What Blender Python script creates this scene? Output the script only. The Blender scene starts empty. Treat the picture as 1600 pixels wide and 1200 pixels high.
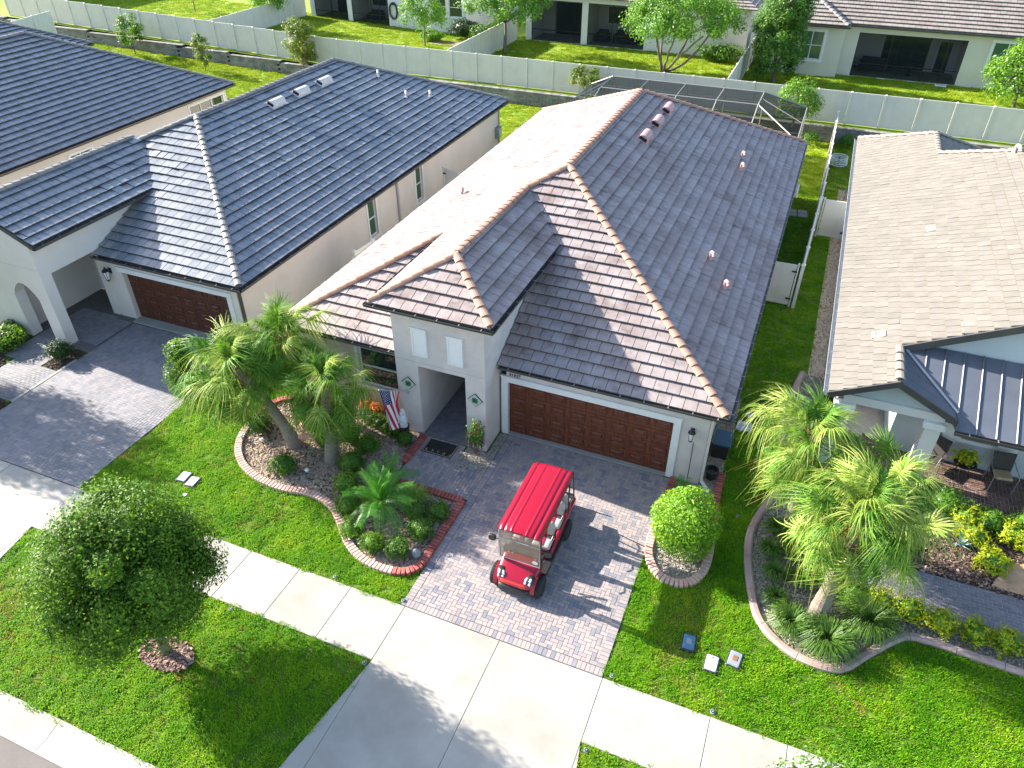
import bpy, math, random
from mathutils import Vector, Matrix
from math import sin, cos, pi, radians, sqrt, atan2, floor

# ---------------------------------------------------------------- camera, light, exposure
scene = bpy.context.scene
C = scene.collection
CAM = Vector((6.677, -16.106, 14.797))
cam_d = bpy.data.cameras.new("camera"); cam = bpy.data.objects.new("camera", cam_d); C.objects.link(cam)
_a, _b, _c = radians(-22.25), radians(36.68), radians(-.12)
_f = Vector((sin(_a)*cos(_b), cos(_a)*cos(_b), -sin(_b)))
_r = Vector((cos(_a), -sin(_a), 0)); _d = _f.cross(_r)
_r2 = _r*cos(_c)+_d*sin(_c); _d2 = -_r*sin(_c)+_d*cos(_c)
cam.matrix_world = Matrix(((_r2.x, -_d2.x, -_f.x, CAM.x), (_r2.y, -_d2.y, -_f.y, CAM.y), (_r2.z, -_d2.z, -_f.z, CAM.z), (0, 0, 0, 1)))
cam_d.sensor_width = 36; cam_d.lens = 36*1163/1600; cam_d.clip_start = .1; cam_d.clip_end = 2000
scene.camera = cam

SUN = Vector((-2.0, .185, 1.0)).normalized()
world = bpy.data.worlds.new("World"); scene.world = world; world.use_nodes = True
wn = world.node_tree.nodes; wl_ = world.node_tree.links
for n in list(wn): wn.remove(n)
sky = wn.new("ShaderNodeTexSky"); sky.sky_type = 'NISHITA'; sky.sun_disc = False
sky.sun_elevation = math.asin(SUN.z); sky.sun_rotation = radians(275.3)
sky.altitude = 0; sky.air_density = 1.0; sky.dust_density = 1.2; sky.ozone_density = 1.0
bg = wn.new("ShaderNodeBackground"); bg.inputs["Strength"].default_value = .115
wo = wn.new("ShaderNodeOutputWorld")
wl_.new(sky.outputs[0], bg.inputs[0]); wl_.new(bg.outputs[0], wo.inputs[0])
sl = bpy.data.lights.new("sun", 'SUN'); sl.energy = 4.9; sl.angle = radians(.55); sl.color = (1, .925, .82)
so = bpy.data.objects.new("sun", sl); C.objects.link(so); so.location = (-40, 4, 30)
so.rotation_euler = SUN.to_track_quat('Z', 'Y').to_euler()
vs = scene.view_settings; vs.view_transform = 'Standard'; vs.look = 'None'; vs.gamma = 1; vs.use_curve_mapping = False
vs.exposure = 1.8
scene.cycles.max_bounces = 6; scene.cycles.diffuse_bounces = 3; scene.cycles.transparent_max_bounces = 12

# ---------------------------------------------------------------- helpers
R = random.Random(11)
WL = {}          # world location of every unrotated object we parent to

def tag(o, label=None, cat=None, group=None, kind=None):
    if label: o['label'] = label
    if cat: o['category'] = cat
    if group: o['group'] = group
    if kind: o['kind'] = kind
    return o

def thing(name, loc, label, cat, group=None):
    o = bpy.data.objects.new(name, None); C.objects.link(o); o.location = loc; o.empty_display_size = .2
    WL[o.name] = Vector(loc)
    return tag(o, label, cat, group)

def link(name, me, parent=None, loc=(0, 0, 0), rot=None, scale=None, mat4=None):
    """an object placed at a world position (parent is never rotated)"""
    o = bpy.data.objects.new(name, me); C.objects.link(o)
    base = WL[parent.name] if parent is not None else Vector((0, 0, 0))
    if parent is not None: o.parent = parent
    if mat4 is not None:
        m = mat4.copy(); m.translation = m.translation-base; o.matrix_basis = m
        WL[o.name] = mat4.translation.copy()
    else:
        o.location = Vector(loc)-base; WL[o.name] = Vector(loc)
        if rot is not None: o.rotation_euler = rot
        if scale is not None: o.scale = (scale,)*3 if isinstance(scale, (int, float)) else scale
    return o

class MB:
    def __init__(s, m=None):
        s.v = []; s.f = []; s.mi = []; s.m = m or Matrix(); s.smooth = False
    def add(s, vs, fs, mi=0):
        k = len(s.v); m = s.m
        s.v.extend([tuple(m @ Vector(p)) for p in vs])
        s.f.extend([tuple(i+k for i in f) for f in fs]); s.mi.extend([mi]*len(fs))
        return s
    def box(s, a, b, mi=0, rz=0, c=None):
        (x0, y0, z0), (x1, y1, z1) = a, b
        p = [(x0, y0, z0), (x1, y0, z0), (x1, y1, z0), (x0, y1, z0), (x0, y0, z1), (x1, y0, z1), (x1, y1, z1), (x0, y1, z1)]
        if rz:
            cx, cy = c or ((x0+x1)/2, (y0+y1)/2)
            p = [(cx+(x-cx)*cos(rz)-(y-cy)*sin(rz), cy+(x-cx)*sin(rz)+(y-cy)*cos(rz), z) for x, y, z in p]
        return s.add(p, [(0, 3, 2, 1), (4, 5, 6, 7), (0, 1, 5, 4), (1, 2, 6, 5), (2, 3, 7, 6), (3, 0, 4, 7)], mi)
    def bbox(s, a, b, e=.01, mi=0):
        """box with chamfered top and upright edges"""
        (x0, y0, z0), (x1, y1, z1) = a, b
        def ring(i, z):
            x0_, x1_, y0_, y1_ = x0+i, x1-i, y0+i, y1-i
            return [(x0_+e, y0_, z), (x1_-e, y0_, z), (x1_, y0_+e, z), (x1_, y1_-e, z), (x1_-e, y1_, z), (x0_+e, y1_, z), (x0_, y1_-e, z), (x0_, y0_+e, z)]
        v = ring(0, z0)+ring(0, z1-e)+ring(e, z1)
        f = [tuple(range(7, -1, -1)), tuple(range(16, 24))]
        for r in (0, 8):
            for i in range(8): f.append((r+i, r+(i+1) % 8, r+8+(i+1) % 8, r+8+i))
        return s.add(v, f, mi)
    def prism(s, poly, z0, z1, mi=0):
        n = len(poly)
        z0f = z0 if callable(z0) else (lambda x, y: z0)
        z1f = z1 if callable(z1) else (lambda x, y: z1)
        v = [(x, y, z0f(x, y)) for x, y in poly]+[(x, y, z1f(x, y)) for x, y in poly]
        f = [tuple(range(n-1, -1, -1)), tuple(range(n, 2*n))]+[(i, (i+1) % n, n+(i+1) % n, n+i) for i in range(n)]
        return s.add(v, f, mi)
    def poly(s, pts, mi=0):
        return s.add(pts, [tuple(range(len(pts)))], mi)
    def tube(s, pts, r, n=8, mi=0, cap=True):
        pts = [Vector(p) for p in pts]; rs = r if isinstance(r, (list, tuple)) else [r]*len(pts)
        v = []; f = []
        up = None
        for i, p in enumerate(pts):
            t = (pts[min(i+1, len(pts)-1)]-pts[max(i-1, 0)])
            if t.length < 1e-9: t = Vector((0, 0, 1))
            t.normalize()
            if up is None: up = Vector((0, 0, 1)) if abs(t.z) < .9 else Vector((1, 0, 0))
            a = t.cross(up); 
            if a.length < 1e-4: a = t.cross(Vector((1, 0, 0)))
            a.normalize(); b = t.cross(a).normalized(); up = -b if b.dot(up) < 0 else b
            a = t.cross(up).normalized(); b = up
            for k in range(n):
                an = 2*pi*k/n
                v.append(tuple(p+(a*cos(an)+b*sin(an))*rs[i]))
        for i in range(len(pts)-1):
            for k in range(n):
                f.append((i*n+k, (i+1)*n+k, (i+1)*n+(k+1) % n, i*n+(k+1) % n))
        if cap:
            f.append(tuple(range(n))); L = (len(pts)-1)*n; f.append(tuple(range(L+n-1, L-1, -1)))
        return s.add(v, f, mi)
    def lathe(s, prof, c=(0, 0, 0), n=14, mi=0, sx=1, sy=1):
        v = []; f = []
        for (r, z) in prof:
            for k in range(n):
                an = 2*pi*k/n; v.append((c[0]+r*cos(an)*sx, c[1]+r*sin(an)*sy, c[2]+z))
        for i in range(len(prof)-1):
            for k in range(n):
                f.append((i*n+k, i*n+(k+1) % n, (i+1)*n+(k+1) % n, (i+1)*n+k))
        f.append(tuple(range(n-1, -1, -1))); L = (len(prof)-1)*n; f.append(tuple(range(L, L+n)))
        return s.add(v, f, mi)
    def mesh(s, name, mats, smooth=False, shift=None):
        me = bpy.data.meshes.new(name)
        vs_ = s.v
        if shift is not None:
            sx, sy, sz = shift; vs_ = [(x-sx, y-sy, z-sz) for x, y, z in vs_]
        me.from_pydata(vs_, [], s.f)
        if not isinstance(mats, (list, tuple)): mats = [mats]
        for m in mats: me.materials.append(m)
        if len(mats) > 1: me.polygons.foreach_set("material_index", s.mi)
        if smooth or s.smooth: me.polygons.foreach_set("use_smooth", [True]*len(s.f))
        me.update()
        return me
    def build(s, name, mats, parent=None, smooth=False, kind=None):
        """verts are world positions; the origin goes to the bottom middle of the piece"""
        xs = [p[0] for p in s.v]; ys = [p[1] for p in s.v]; zs = [p[2] for p in s.v]
        o = Vector(((min(xs)+max(xs))/2, (min(ys)+max(ys))/2, min(zs)))
        me = s.mesh(name, mats, smooth, o)
        ob = link(name, me, parent, o)
        if kind: ob['kind'] = kind
        return ob

def box(name, m, a, b, parent=None, rz=0, c=None, e=None):
    mb = MB()
    if e: mb.bbox(a, b, e)
    else: mb.box(a, b, 0, rz, c)
    return mb.build(name, m, parent)

def inpoly(x, y, P):
    ins = False; n = len(P); j = n-1
    for i in range(n):
        xi, yi = P[i]; xj, yj = P[j]
        if (yi > y) != (yj > y) and x < (xj-xi)*(y-yi)/(yj-yi)+xi: ins = not ins
        j = i
    return ins

def clip(subj, cl):
    """Sutherland-Hodgman; cl convex, counter-clockwise"""
    out = subj
    n = len(cl)
    for i in range(n):
        ax, ay = cl[i]; bx, by = cl[(i+1) % n]
        inp = out; out = []
        if not inp: break
        def side(p): return (bx-ax)*(p[1]-ay)-(by-ay)*(p[0]-ax)
        for k in range(len(inp)):
            p = inp[k]; q = inp[k-1]; sp = side(p); sq = side(q)
            if sp >= -1e-9:
                if sq < -1e-9:
                    t = sq/(sq-sp); out.append((q[0]+(p[0]-q[0])*t, q[1]+(p[1]-q[1])*t))
                out.append(p)
            elif sq >= -1e-9:
                t = sq/(sq-sp); out.append((q[0]+(p[0]-q[0])*t, q[1]+(p[1]-q[1])*t))
    return out

def area(P):
    return sum(P[i-1][0]*P[i][1]-P[i][0]*P[i-1][1] for i in range(len(P)))/2

def ccw(P): return P if area(P) > 0 else P[::-1]

def smooth_line(P, n=6, closed=False):
    """Catmull-Rom through 2-D points"""
    out = []; L = len(P)
    rng = range(L if closed else L-1)
    for i in rng:
        p0 = P[(i-1) % L] if closed or i > 0 else P[0]
        p1 = P[i]; p2 = P[(i+1) % L]
        p3 = P[(i+2) % L] if closed or i+2 < L else P[-1]
        for k in range(n):
            t = k/n
            out.append(tuple(.5*((2*p1[j])+(-p0[j]+p2[j])*t+(2*p0[j]-5*p1[j]+4*p2[j]-p3[j])*t*t+(-p0[j]+3*p1[j]-3*p2[j]+p3[j])*t**3) for j in (0, 1)))
    if not closed: out.append(tuple(P[-1]))
    return out

# ---------------------------------------------------------------- materials
def _new(name):
    m = bpy.data.materials.new(name); m.use_nodes = True
    nt = m.node_tree
    for n in list(nt.nodes): nt.nodes.remove(n)
    return m, nt, nt.nodes, nt.links

def mathn(nt, op, a, b=None, c=None, clamp=False):
    n = nt.nodes.new("ShaderNodeMath"); n.operation = op; n.use_clamp = clamp
    for i, x in enumerate((a, b, c)):
        if x is None: continue
        if isinstance(x, (int, float)): n.inputs[i].default_value = x
        else: nt.links.new(x, n.inputs[i])
    return n.outputs[0]

def rnd_node(nt):
    oi = nt.nodes.new("ShaderNodeObjectInfo"); ge = nt.nodes.new("ShaderNodeNewGeometry")
    return mathn(nt, 'FRACT', mathn(nt, 'ADD', oi.outputs["Random"], ge.outputs["Random Per Island"])), ge

def noise(nt, ge, scale, detail=4, rough=.55, dist=0, stretch=None, obj=False):
    n = nt.nodes.new("ShaderNodeTexNoise"); n.inputs["Scale"].default_value = scale
    n.inputs["Detail"].default_value = detail; n.inputs["Roughness"].default_value = rough; n.inputs["Distortion"].default_value = dist
    src = ge.outputs["Position"]
    if obj:
        tc = nt.nodes.new("ShaderNodeTexCoord"); src = tc.outputs["Object"]
    if stretch:
        mp = nt.nodes.new("ShaderNodeMapping"); mp.inputs["Scale"].default_value = stretch
        nt.links.new(src, mp.inputs[0]); src = mp.outputs[0]
    nt.links.new(src, n.inputs["Vector"])
    return n.outputs["Fac"]

def ramp(nt, fac, stops, interp='LINEAR'):
    r = nt.nodes.new("ShaderNodeValToRGB"); r.color_ramp.interpolation = interp
    el = r.color_ramp.elements
    while len(el) < len(stops): el.new(.5)
    for e, (p, c) in zip(el, stops):
        e.position = p; e.color = (*c, 1) if len(c) == 3 else c
    nt.links.new(fac, r.inputs[0])
    return r.outputs[0]

def mat(name, cols, rough=.6, wr=.6, ns=3., nd=4, stretch=None, dirt=.0, dscale=.6, dcol=(1, 1, 1), bump=.0, bscale=60, metal=0., spec=.5, coat=0., obj=False, alpha=None, trans=0.):
    """cols: list of colours; the place in the list is picked by a per-piece random value (weight wr) and noise"""
    m, nt, N, Lk = _new(name)
    rv, ge = rnd_node(nt)
    nz = noise(nt, ge, ns, nd, stretch=stretch, obj=obj)
    nz2 = mathn(nt, 'MULTIPLY_ADD', nz, 2.2, -.6, clamp=True)
    fac = mathn(nt, 'ADD', mathn(nt, 'MULTIPLY', rv, wr), mathn(nt, 'MULTIPLY', nz2, 1-wr))
    if len(cols) == 1: cols = [tuple(c*.93 for c in cols[0]), tuple(min(1, c*1.07) for c in cols[0])]
    col = ramp(nt, fac, [(i/(len(cols)-1), c) for i, c in enumerate(cols)])
    if dirt:
        dz = noise(nt, ge, dscale, 5, .65)
        dd = ramp(nt, dz, [(.3, tuple((1-dirt)*q for q in dcol)), (.62, (1, 1, 1))])
        mx = N.new("ShaderNodeMix"); mx.data_type = 'RGBA'; mx.blend_type = 'MULTIPLY'; mx.inputs[0].default_value = 1
        Lk.new(col, mx.inputs[6]); Lk.new(dd, mx.inputs[7]); col = mx.outputs[2]
    b = N.new("ShaderNodeBsdfPrincipled"); o = N.new("ShaderNodeOutputMaterial")
    Lk.new(col, b.inputs["Base Color"]); b.inputs["Roughness"].default_value = rough
    b.inputs["Metallic"].default_value = metal; b.inputs["Specular IOR Level"].default_value = spec
    if coat: b.inputs["Coat Weight"].default_value = coat; b.inputs["Coat Roughness"].default_value = .05
    if trans: b.inputs["Transmission Weight"].default_value = trans
    if alpha is not None: b.inputs["Alpha"].default_value = alpha
    if bump:
        bn = N.new("ShaderNodeBump"); bn.inputs["Strength"].default_value = bump; bn.inputs["Distance"].default_value = .01
        Lk.new(noise(nt, ge, bscale, 3), bn.inputs["Height"]); Lk.new(bn.outputs[0], b.inputs["Normal"])
    Lk.new(b.outputs[0], o.inputs[0])
    return m

def leafmat(name, cols, rough=.45, tr=.35, ns=1.2, wr=.65, spec=.35):
    m, nt, N, Lk = _new(name)
    rv, ge = rnd_node(nt)
    nz = mathn(nt, 'MULTIPLY_ADD', noise(nt, ge, ns, 3), 2.4, -.7, clamp=True)
    fac = mathn(nt, 'ADD', mathn(nt, 'MULTIPLY', rv, wr), mathn(nt, 'MULTIPLY', nz, 1-wr))
    col = ramp(nt, fac, [(i/(len(cols)-1), c) for i, c in enumerate(cols)])
    b = N.new("ShaderNodeBsdfPrincipled"); t = N.new("ShaderNodeBsdfTranslucent"); mx = N.new("ShaderNodeMixShader"); o = N.new("ShaderNodeOutputMaterial")
    Lk.new(col, b.inputs["Base Color"]); b.inputs["Roughness"].default_value = rough; b.inputs["Specular IOR Level"].default_value = spec
    hs = N.new("ShaderNodeHueSaturation"); hs.inputs["Value"].default_value = 1.5; hs.inputs["Hue"].default_value = .488
    Lk.new(col, hs.inputs["Color"]); Lk.new(hs.outputs[0], t.inputs[0])
    mx.inputs[0].default_value = tr
    Lk.new(b.outputs[0], mx.inputs[1]); Lk.new(t.outputs[0], mx.inputs[2]); Lk.new(mx.outputs[0], o.inputs[0])
    return m

def wood_mat(name, dark, light):
    m, nt, N, Lk = _new(name)
    rv, ge = rnd_node(nt)
    nz = noise(nt, ge, 1.0, 6, .65, .4, stretch=(26, 26, 3.0))
    col = ramp(nt, nz, [(.36, dark), (.5, tuple((a+b)/2 for a, b in zip(dark, light))), (.62, light)])
    b = N.new("ShaderNodeBsdfPrincipled"); o = N.new("ShaderNodeOutputMaterial")
    Lk.new(col, b.inputs["Base Color"]); b.inputs["Roughness"].default_value = .42
    Lk.new(b.outputs[0], o.inputs[0]); return m

def glass_mat(name, col, rough=.05, alpha=1., spec=.9):
    m, nt, N, Lk = _new(name)
    b = N.new("ShaderNodeBsdfPrincipled"); o = N.new("ShaderNodeOutputMaterial")
    b.inputs["Base Color"].default_value = (*col, 1); b.inputs["Roughness"].default_value = rough
    b.inputs["Specular IOR Level"].default_value = spec
    if alpha < 1:
        t = N.new("ShaderNodeBsdfTransparent"); t.inputs[0].default_value = (.93, .96, .93, 1); mx = N.new("ShaderNodeMixShader"); mx.inputs[0].default_value = alpha
        Lk.new(t.outputs[0], mx.inputs[1]); Lk.new(b.outputs[0], mx.inputs[2]); Lk.new(mx.outputs[0], o.inputs[0])
    else: Lk.new(b.outputs[0], o.inputs[0])
    return m

Mt = dict(
    soil=mat("soil", [(.06, .045, .03), (.11, .085, .055)], .95, 0, 4),
    turf=mat("turf", [(.035, .085, .003), (.07, .14, .004), (.12, .18, .008)], .95, 0, 3.5, 6, bump=.4, bscale=40),
    turf_dry=mat("turf_dry", [(.13, .23, .006), (.20, .29, .010), (.28, .31, .03)], .95, 0, 1.2, 6, bump=.4, bscale=30),
    concrete=mat("concrete", [(.355, .335, .30), (.42, .40, .36)], .85, .5, 1.1, 8, dirt=.2, dscale=.55, dcol=(1, .98, .94), bump=.15, bscale=120),
    concrete_old=mat("concrete_old", [(.31, .305, .285), (.38, .37, .35)], .85, .2, 1.5, 8, dirt=.25, dscale=1.0, bump=.2, bscale=90),
    asphalt=mat("asphalt", [(.13, .115, .11), (.20, .175, .165)], .9, 0, 60, 3, dirt=.2, dscale=.8, bump=.4, bscale=120),
    paver=mat("paver", [(.15, .165, .205), (.215, .215, .245), (.31, .27, .27), (.385, .315, .295), (.29, .26, .265), (.44, .375, .345)], .75, .72, 1.1, 4, dirt=.15, dscale=.9, bump=.25, bscale=150),
    paver_a=mat("paver_a", [(.16, .17, .20), (.22, .22, .24), (.28, .255, .26), (.18, .185, .21), (.32, .295, .285)], .75, .6, .9, 4, dirt=.2, dscale=.8, bump=.25, bscale=150),
    paver_dark=mat("paver_dark", [(.14, .14, .165), (.20, .19, .21), (.27, .235, .235)], .75, .6, .8, 4, dirt=.15, bump=.25, bscale=150),
    porch_brick=mat("porch_brick", [(.065, .038, .032), (.12, .066, .052), (.19, .11, .085)], .8, .7, 2, 4, bump=.2, bscale=150),
    joint_light=mat("joint_light", [(.34, .32, .29), (.42, .40, .36)], .95, 0, 12, 4),
    joint_sand=mat("joint_sand", [(.10, .095, .09), (.17, .155, .14)], .95, 0, 12, 4),
    red_curb=mat("red_curb", [(.27, .055, .045), (.36, .09, .07), (.42, .15, .12)], .7, .6, 2.5, 4, dirt=.15, bump=.2),
    red_curb_sunlit=mat("red_curb_sunlit", [(.55, .33, .27), (.60, .42, .36), (.50, .24, .19)], .75, .5, 1.5, 4, dirt=.15, bump=.2),  # pale copy of the red brick, sunlight put into the colour
    mauve_curb=mat("mauve_curb", [(.36, .25, .225), (.46, .33, .30)], .75, .3, 1.5, 4, dirt=.2, dscale=1.5, bump=.2),
    stucco=mat("stucco", [(.60, .545, .51), (.69, .63, .59)], .85, 0, 2.2, 7, dirt=.13, dscale=1.3, bump=.35, bscale=70),
    stucco_a=mat("stucco_a", [(.66, .605, .55), (.72, .665, .61)], .85, 0, .8, 6, dirt=.07, dscale=.7, bump=.35, bscale=70),
    stucco_cream=mat("stucco_cream", [(.60, .575, .485), (.66, .63, .54)], .85, 0, .8, 6, dirt=.06, bump=.35, bscale=70),
    stucco_white=mat("stucco_white", [(.68, .67, .64), (.74, .73, .70)], .85, 0, .8, 6, dirt=.06, bump=.3, bscale=70),
    stucco_blue=mat("stucco_blue", [(.47, .53, .55), (.53, .58, .60)], .85, 0, .8, 6, dirt=.08, bump=.3, bscale=70),
    trim=mat("white_trim", [(.74, .75, .74), (.80, .81, .80)], .6, 0, 1.5, 4, dirt=.05, dscale=2, bump=.1),
    vinyl=mat("vinyl", [(.67, .635, .57), (.73, .69, .62)], .5, .5, .6, 4, dirt=.10, dscale=1.3),
    tile_main=mat("roof_tile_brown", [(.16, .122, .118), (.28, .238, .235), (.35, .307, .30), (.305, .262, .26), (.39, .343, .33)], .62, .5, 4.5, 6, dirt=.34, dscale=.9, dcol=(1, .86, .80), bump=.3, bscale=55),
    tile_a=mat("roof_tile_charcoal", [(.115, .135, .165), (.155, .18, .21), (.24, .25, .265), (.13, .155, .19)], .36, .5, 5, 5, dirt=.22, dscale=2.2, bump=.25, bscale=45, spec=.7),
    tile_d=mat("roof_tile_tan", [(.165, .15, .125), (.19, .173, .147), (.215, .197, .17)], .75, .5, 3, 5, dirt=.12, dscale=1.5, bump=.3, bscale=55),
    tile_f=mat("roof_tile_greybrown", [(.21, .18, .165), (.27, .235, .215), (.31, .275, .25)], .7, .5, .6, 5, dirt=.1, dscale=1.5, bump=.3, bscale=55),
    cap_main=mat("ridge_tile_terracotta", [(.30, .155, .10), (.43, .25, .18), (.36, .21, .15)], .7, .5, 1.5, 4, dirt=.15, dscale=3, bump=.3),
    cap_a=mat("ridge_tile_grey", [(.18, .175, .175), (.27, .26, .25)], .6, .5, 1.5, 4, dirt=.15, dscale=3, bump=.3),
    cap_d=mat("ridge_tile_cream", [(.24, .21, .175), (.29, .255, .22)], .7, .5, 1.5, 4, dirt=.1, dscale=3, bump=.3),
    underlay=mat("roof_underlay", [(.045, .045, .05), (.07, .065, .065)], .9, 0, 2),
    gutter=mat("bronze_gutter", [(.075, .072, .072), (.11, .105, .10)], .38, 0, 2, metal=.3),
    gutter_lt=mat("grey_gutter", [(.40, .41, .42), (.48, .49, .50)], .4, 0, 2, metal=.3),
    soffit=mat("soffit", [(.45, .43, .41)], .8, 0, 2),
    metal_roof=mat("metal_roof", [(.115, .13, .165), (.145, .16, .19)], .42, .2, 1.2, 4, metal=.25, spec=.6, dirt=.1),
    darkmetal=mat("dark_metal", [(.02, .02, .022), (.035, .035, .037)], .4, 0, 3, metal=.4),
    bronze=mat("bronze_frame", [(.30, .29, .275), (.36, .35, .33)], .4, 0, 3, metal=.4),
    wood=wood_mat("walnut_door", (.085, .024, .011), (.185, .055, .024)),
    wood_dk=wood_mat("dark_walnut", (.06, .019, .011), (.13, .042, .021)),
    glass=glass_mat("window_glass", (.02, .035, .035)),
    glass_g=glass_mat("window_glass_green", (.06, .12, .08), .08),
    glass_d=glass_mat("door_glass", (.015, .035, .038)),
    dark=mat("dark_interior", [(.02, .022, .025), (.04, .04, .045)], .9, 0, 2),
    bark=mat("bark", [(.10, .075, .055), (.17, .135, .10), (.24, .20, .16)], .95, .2, 9, 5, stretch=(1, 1, .3), bump=.8, bscale=30),
    palm_bark=mat("palm_bark", [(.14, .115, .095), (.24, .20, .165), (.33, .28, .23)], .95, .3, 12, 5, stretch=(.6, .6, 2.6), bump=.9, bscale=26),
    boot=mat("palm_boot", [(.34, .16, .06), (.46, .24, .09), (.40, .27, .14)], .9, .6, 8, 4, stretch=(1, 1, .3), bump=.5),
    oak_leaf=leafmat("oak_leaf", [(.012, .045, .004), (.045, .125, .007), (.12, .25, .014), (.23, .37, .025)], .5, .35, spec=.25),
    holly_leaf=leafmat("glossy_leaf", [(.035, .11, .008), (.085, .21, .014), (.16, .32, .024), (.26, .39, .04)], .35),
    bright_leaf=leafmat("bright_leaf", [(.06, .18, .010), (.13, .30, .016), (.23, .42, .028), (.36, .50, .05)], .4, ns=2.),
    shrub_leaf=leafmat("shrub_leaf", [(.022, .075, .008), (.055, .155, .015), (.11, .24, .024), (.18, .31, .04)], .4),
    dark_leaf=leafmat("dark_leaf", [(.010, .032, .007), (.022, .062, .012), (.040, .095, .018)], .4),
    lime_leaf=leafmat("lime_leaf", [(.15, .28, .010), (.30, .41, .014), (.45, .49, .02), (.58, .54, .04)], .45),
    maple_leaf=leafmat("maple_leaf", [(.04, .13, .010), (.09, .24, .018), (.16, .33, .03), (.24, .39, .05)], .42),
    young_leaf=leafmat("young_leaf", [(.04, .10, .012), (.09, .18, .02), (.20, .25, .035), (.30, .22, .05)], .42),
    palm_leaf=leafmat("palm_leaf", [(.03, .12, .012), (.07, .20, .018), (.14, .28, .030), (.29, .37, .05)], .5, .3, wr=.6, spec=.25),
    palm_leaf_y=leafmat("palm_leaf_pale", [(.09, .20, .022), (.20, .33, .04), (.34, .43, .09), (.50, .50, .17)], .5, .3, wr=.7, spec=.25),
    palm_dead=leafmat("palm_leaf_dry", [(.30, .16, .04), (.42, .26, .08), (.36, .28, .14)], .6, .2),
    date_leaf=leafmat("date_palm_leaf", [(.03, .15, .014), (.07, .26, .022), (.15, .38, .04)], .36, .3, wr=.5),
    grass_leaf=leafmat("ornamental_grass", [(.045, .12, .02), (.10, .21, .03), (.19, .29, .06)], .45, .35, wr=.6),
    grass=leafmat("lawn_grass", [(.045, .175, .003), (.105, .30, .004), (.20, .40, .007), (.36, .46, .018)], .6, .35, ns=.9, wr=.42, spec=.25),
    grass_dry=leafmat("lawn_grass_dry", [(.16, .19, .02), (.27, .27, .03), (.38, .33, .07), (.30, .20, .06)], .6, .3, ns=.9, wr=.7, spec=.2),
    grass_sun=leafmat("lawn_grass_pale", [(.12, .25, .005), (.20, .33, .008), (.29, .38, .012), (.38, .40, .025)], .5, .3, ns=.8, wr=.45, spec=.25),
    flower=leafmat("pink_flower", [(.35, .03, .07), (.50, .07, .12)], .6, .3),
    flower_o=leafmat("orange_leaf", [(.50, .12, .02), (.60, .25, .04), (.35, .05, .03)], .6, .3),
    pebble=mat("pebble", [(.26, .18, .12), (.42, .31, .21), (.54, .42, .31), (.62, .53, .42), (.33, .24, .18)], .75, .85, 8),
    pebble_grey=mat("pebble_grey", [(.16, .13, .10), (.30, .26, .21), (.42, .38, .32), (.52, .48, .41)], .75, .85, 8),
    pebble_tan=mat("pebble_tan", [(.34, .22, .13), (.46, .32, .20), (.56, .43, .30), (.50, .38, .28)], .8, .85, 8),
    chips=mat("bark_chips", [(.07, .035, .025), (.16, .09, .065), (.28, .19, .15), (.38, .29, .24)], .9, .85, 8),
    mulch_dk=mat("mulch_dark", [(.03, .02, .016), (.07, .045, .035), (.12, .08, .06)], .95, .8, 8),
    stone_wall=mat("wall_block", [(.20, .195, .185), (.30, .29, .27), (.38, .365, .34)], .9, .6, 2.5, 6, dirt=.55, dscale=1.2, bump=.6, bscale=25),
    red_paint=mat("red_paint", [(.26, .002, .018), (.30, .003, .022)], .3, 0, 1, coat=.55, spec=.4),
    red_roof=mat("red_roof", [(.29, .002, .018), (.33, .003, .022)], .32, 0, 1, coat=.3, spec=.35),
    orange_paint=mat("orange_red_paint", [(.55, .03, .012)], .3, 0, 1, coat=.8),
    rubber=mat("rubber", [(.014, .014, .015), (.025, .025, .026)], .8, 0, 6, bump=.3),
    chrome=mat("chrome", [(.75, .75, .77)], .15, 0, 1, metal=1),
    black=mat("black_plastic", [(.016, .016, .018), (.026, .026, .028)], .45, 0, 3),
    seat=mat("seat_vinyl", [(.40, .39, .375), (.46, .45, .435)], .5, 0, 3),
    seat_red=mat("seat_vinyl_red", [(.30, .01, .05)], .45, 0, 3),
    shield=glass_mat("windshield", (.26, .22, .15), .05, .68),  # tan colour and high opacity stand in for reflection on the pane
    lens=glass_mat("lamp_lens", (.75, .76, .78), .08, 1.),
    white=mat("white_paint", [(.76, .76, .76), (.80, .80, .80)], .5, 0, 3),
    marble=mat("white_plaster", [(.62, .63, .62), (.76, .77, .76)], .6, 0, 6, dirt=.15, dscale=8, bump=.3),
    flag_r=mat("flag_red", [(.45, .012, .04)], .8, 0, 3),
    flag_w=mat("flag_white", [(.70, .69, .70)], .8, 0, 3),
    flag_b=mat("flag_blue", [(.018, .03, .13)], .8, 0, 3),
    pink=mat("flamingo_pink", [(.75, .27, .30), (.80, .36, .38)], .5, 0, 3),
    tile_dia=mat("ceramic_pale", [(.42, .50, .43), (.52, .58, .50)], .4, 0, 20),
    tile_grn=mat("ceramic_green", [(.02, .13, .05), (.05, .20, .08)], .35, 0, 30),
    grey_box=mat("utility_grey", [(.20, .24, .27), (.27, .31, .33)], .7, .3, 6, dirt=.2, dscale=6),
    blue_box=mat("utility_blue", [(.05, .15, .26), (.08, .20, .33)], .55, 0, 6, dirt=.15, dscale=6),
    pale_box=mat("utility_pale", [(.45, .50, .52), (.55, .60, .62)], .7, 0, 6, dirt=.15, dscale=6),
    rust=mat("rust_lid", [(.20, .09, .05), (.28, .14, .08)], .8, 0, 9),
    lilac=mat("lid_lilac", [(.48, .46, .60)], .6, 0, 5),
    bin_blue=mat("bin_blue", [(.03, .09, .15)], .5, 0, 5),
    teal=mat("teal_metal", [(.02, .22, .20)], .5, 0, 5),
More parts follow.
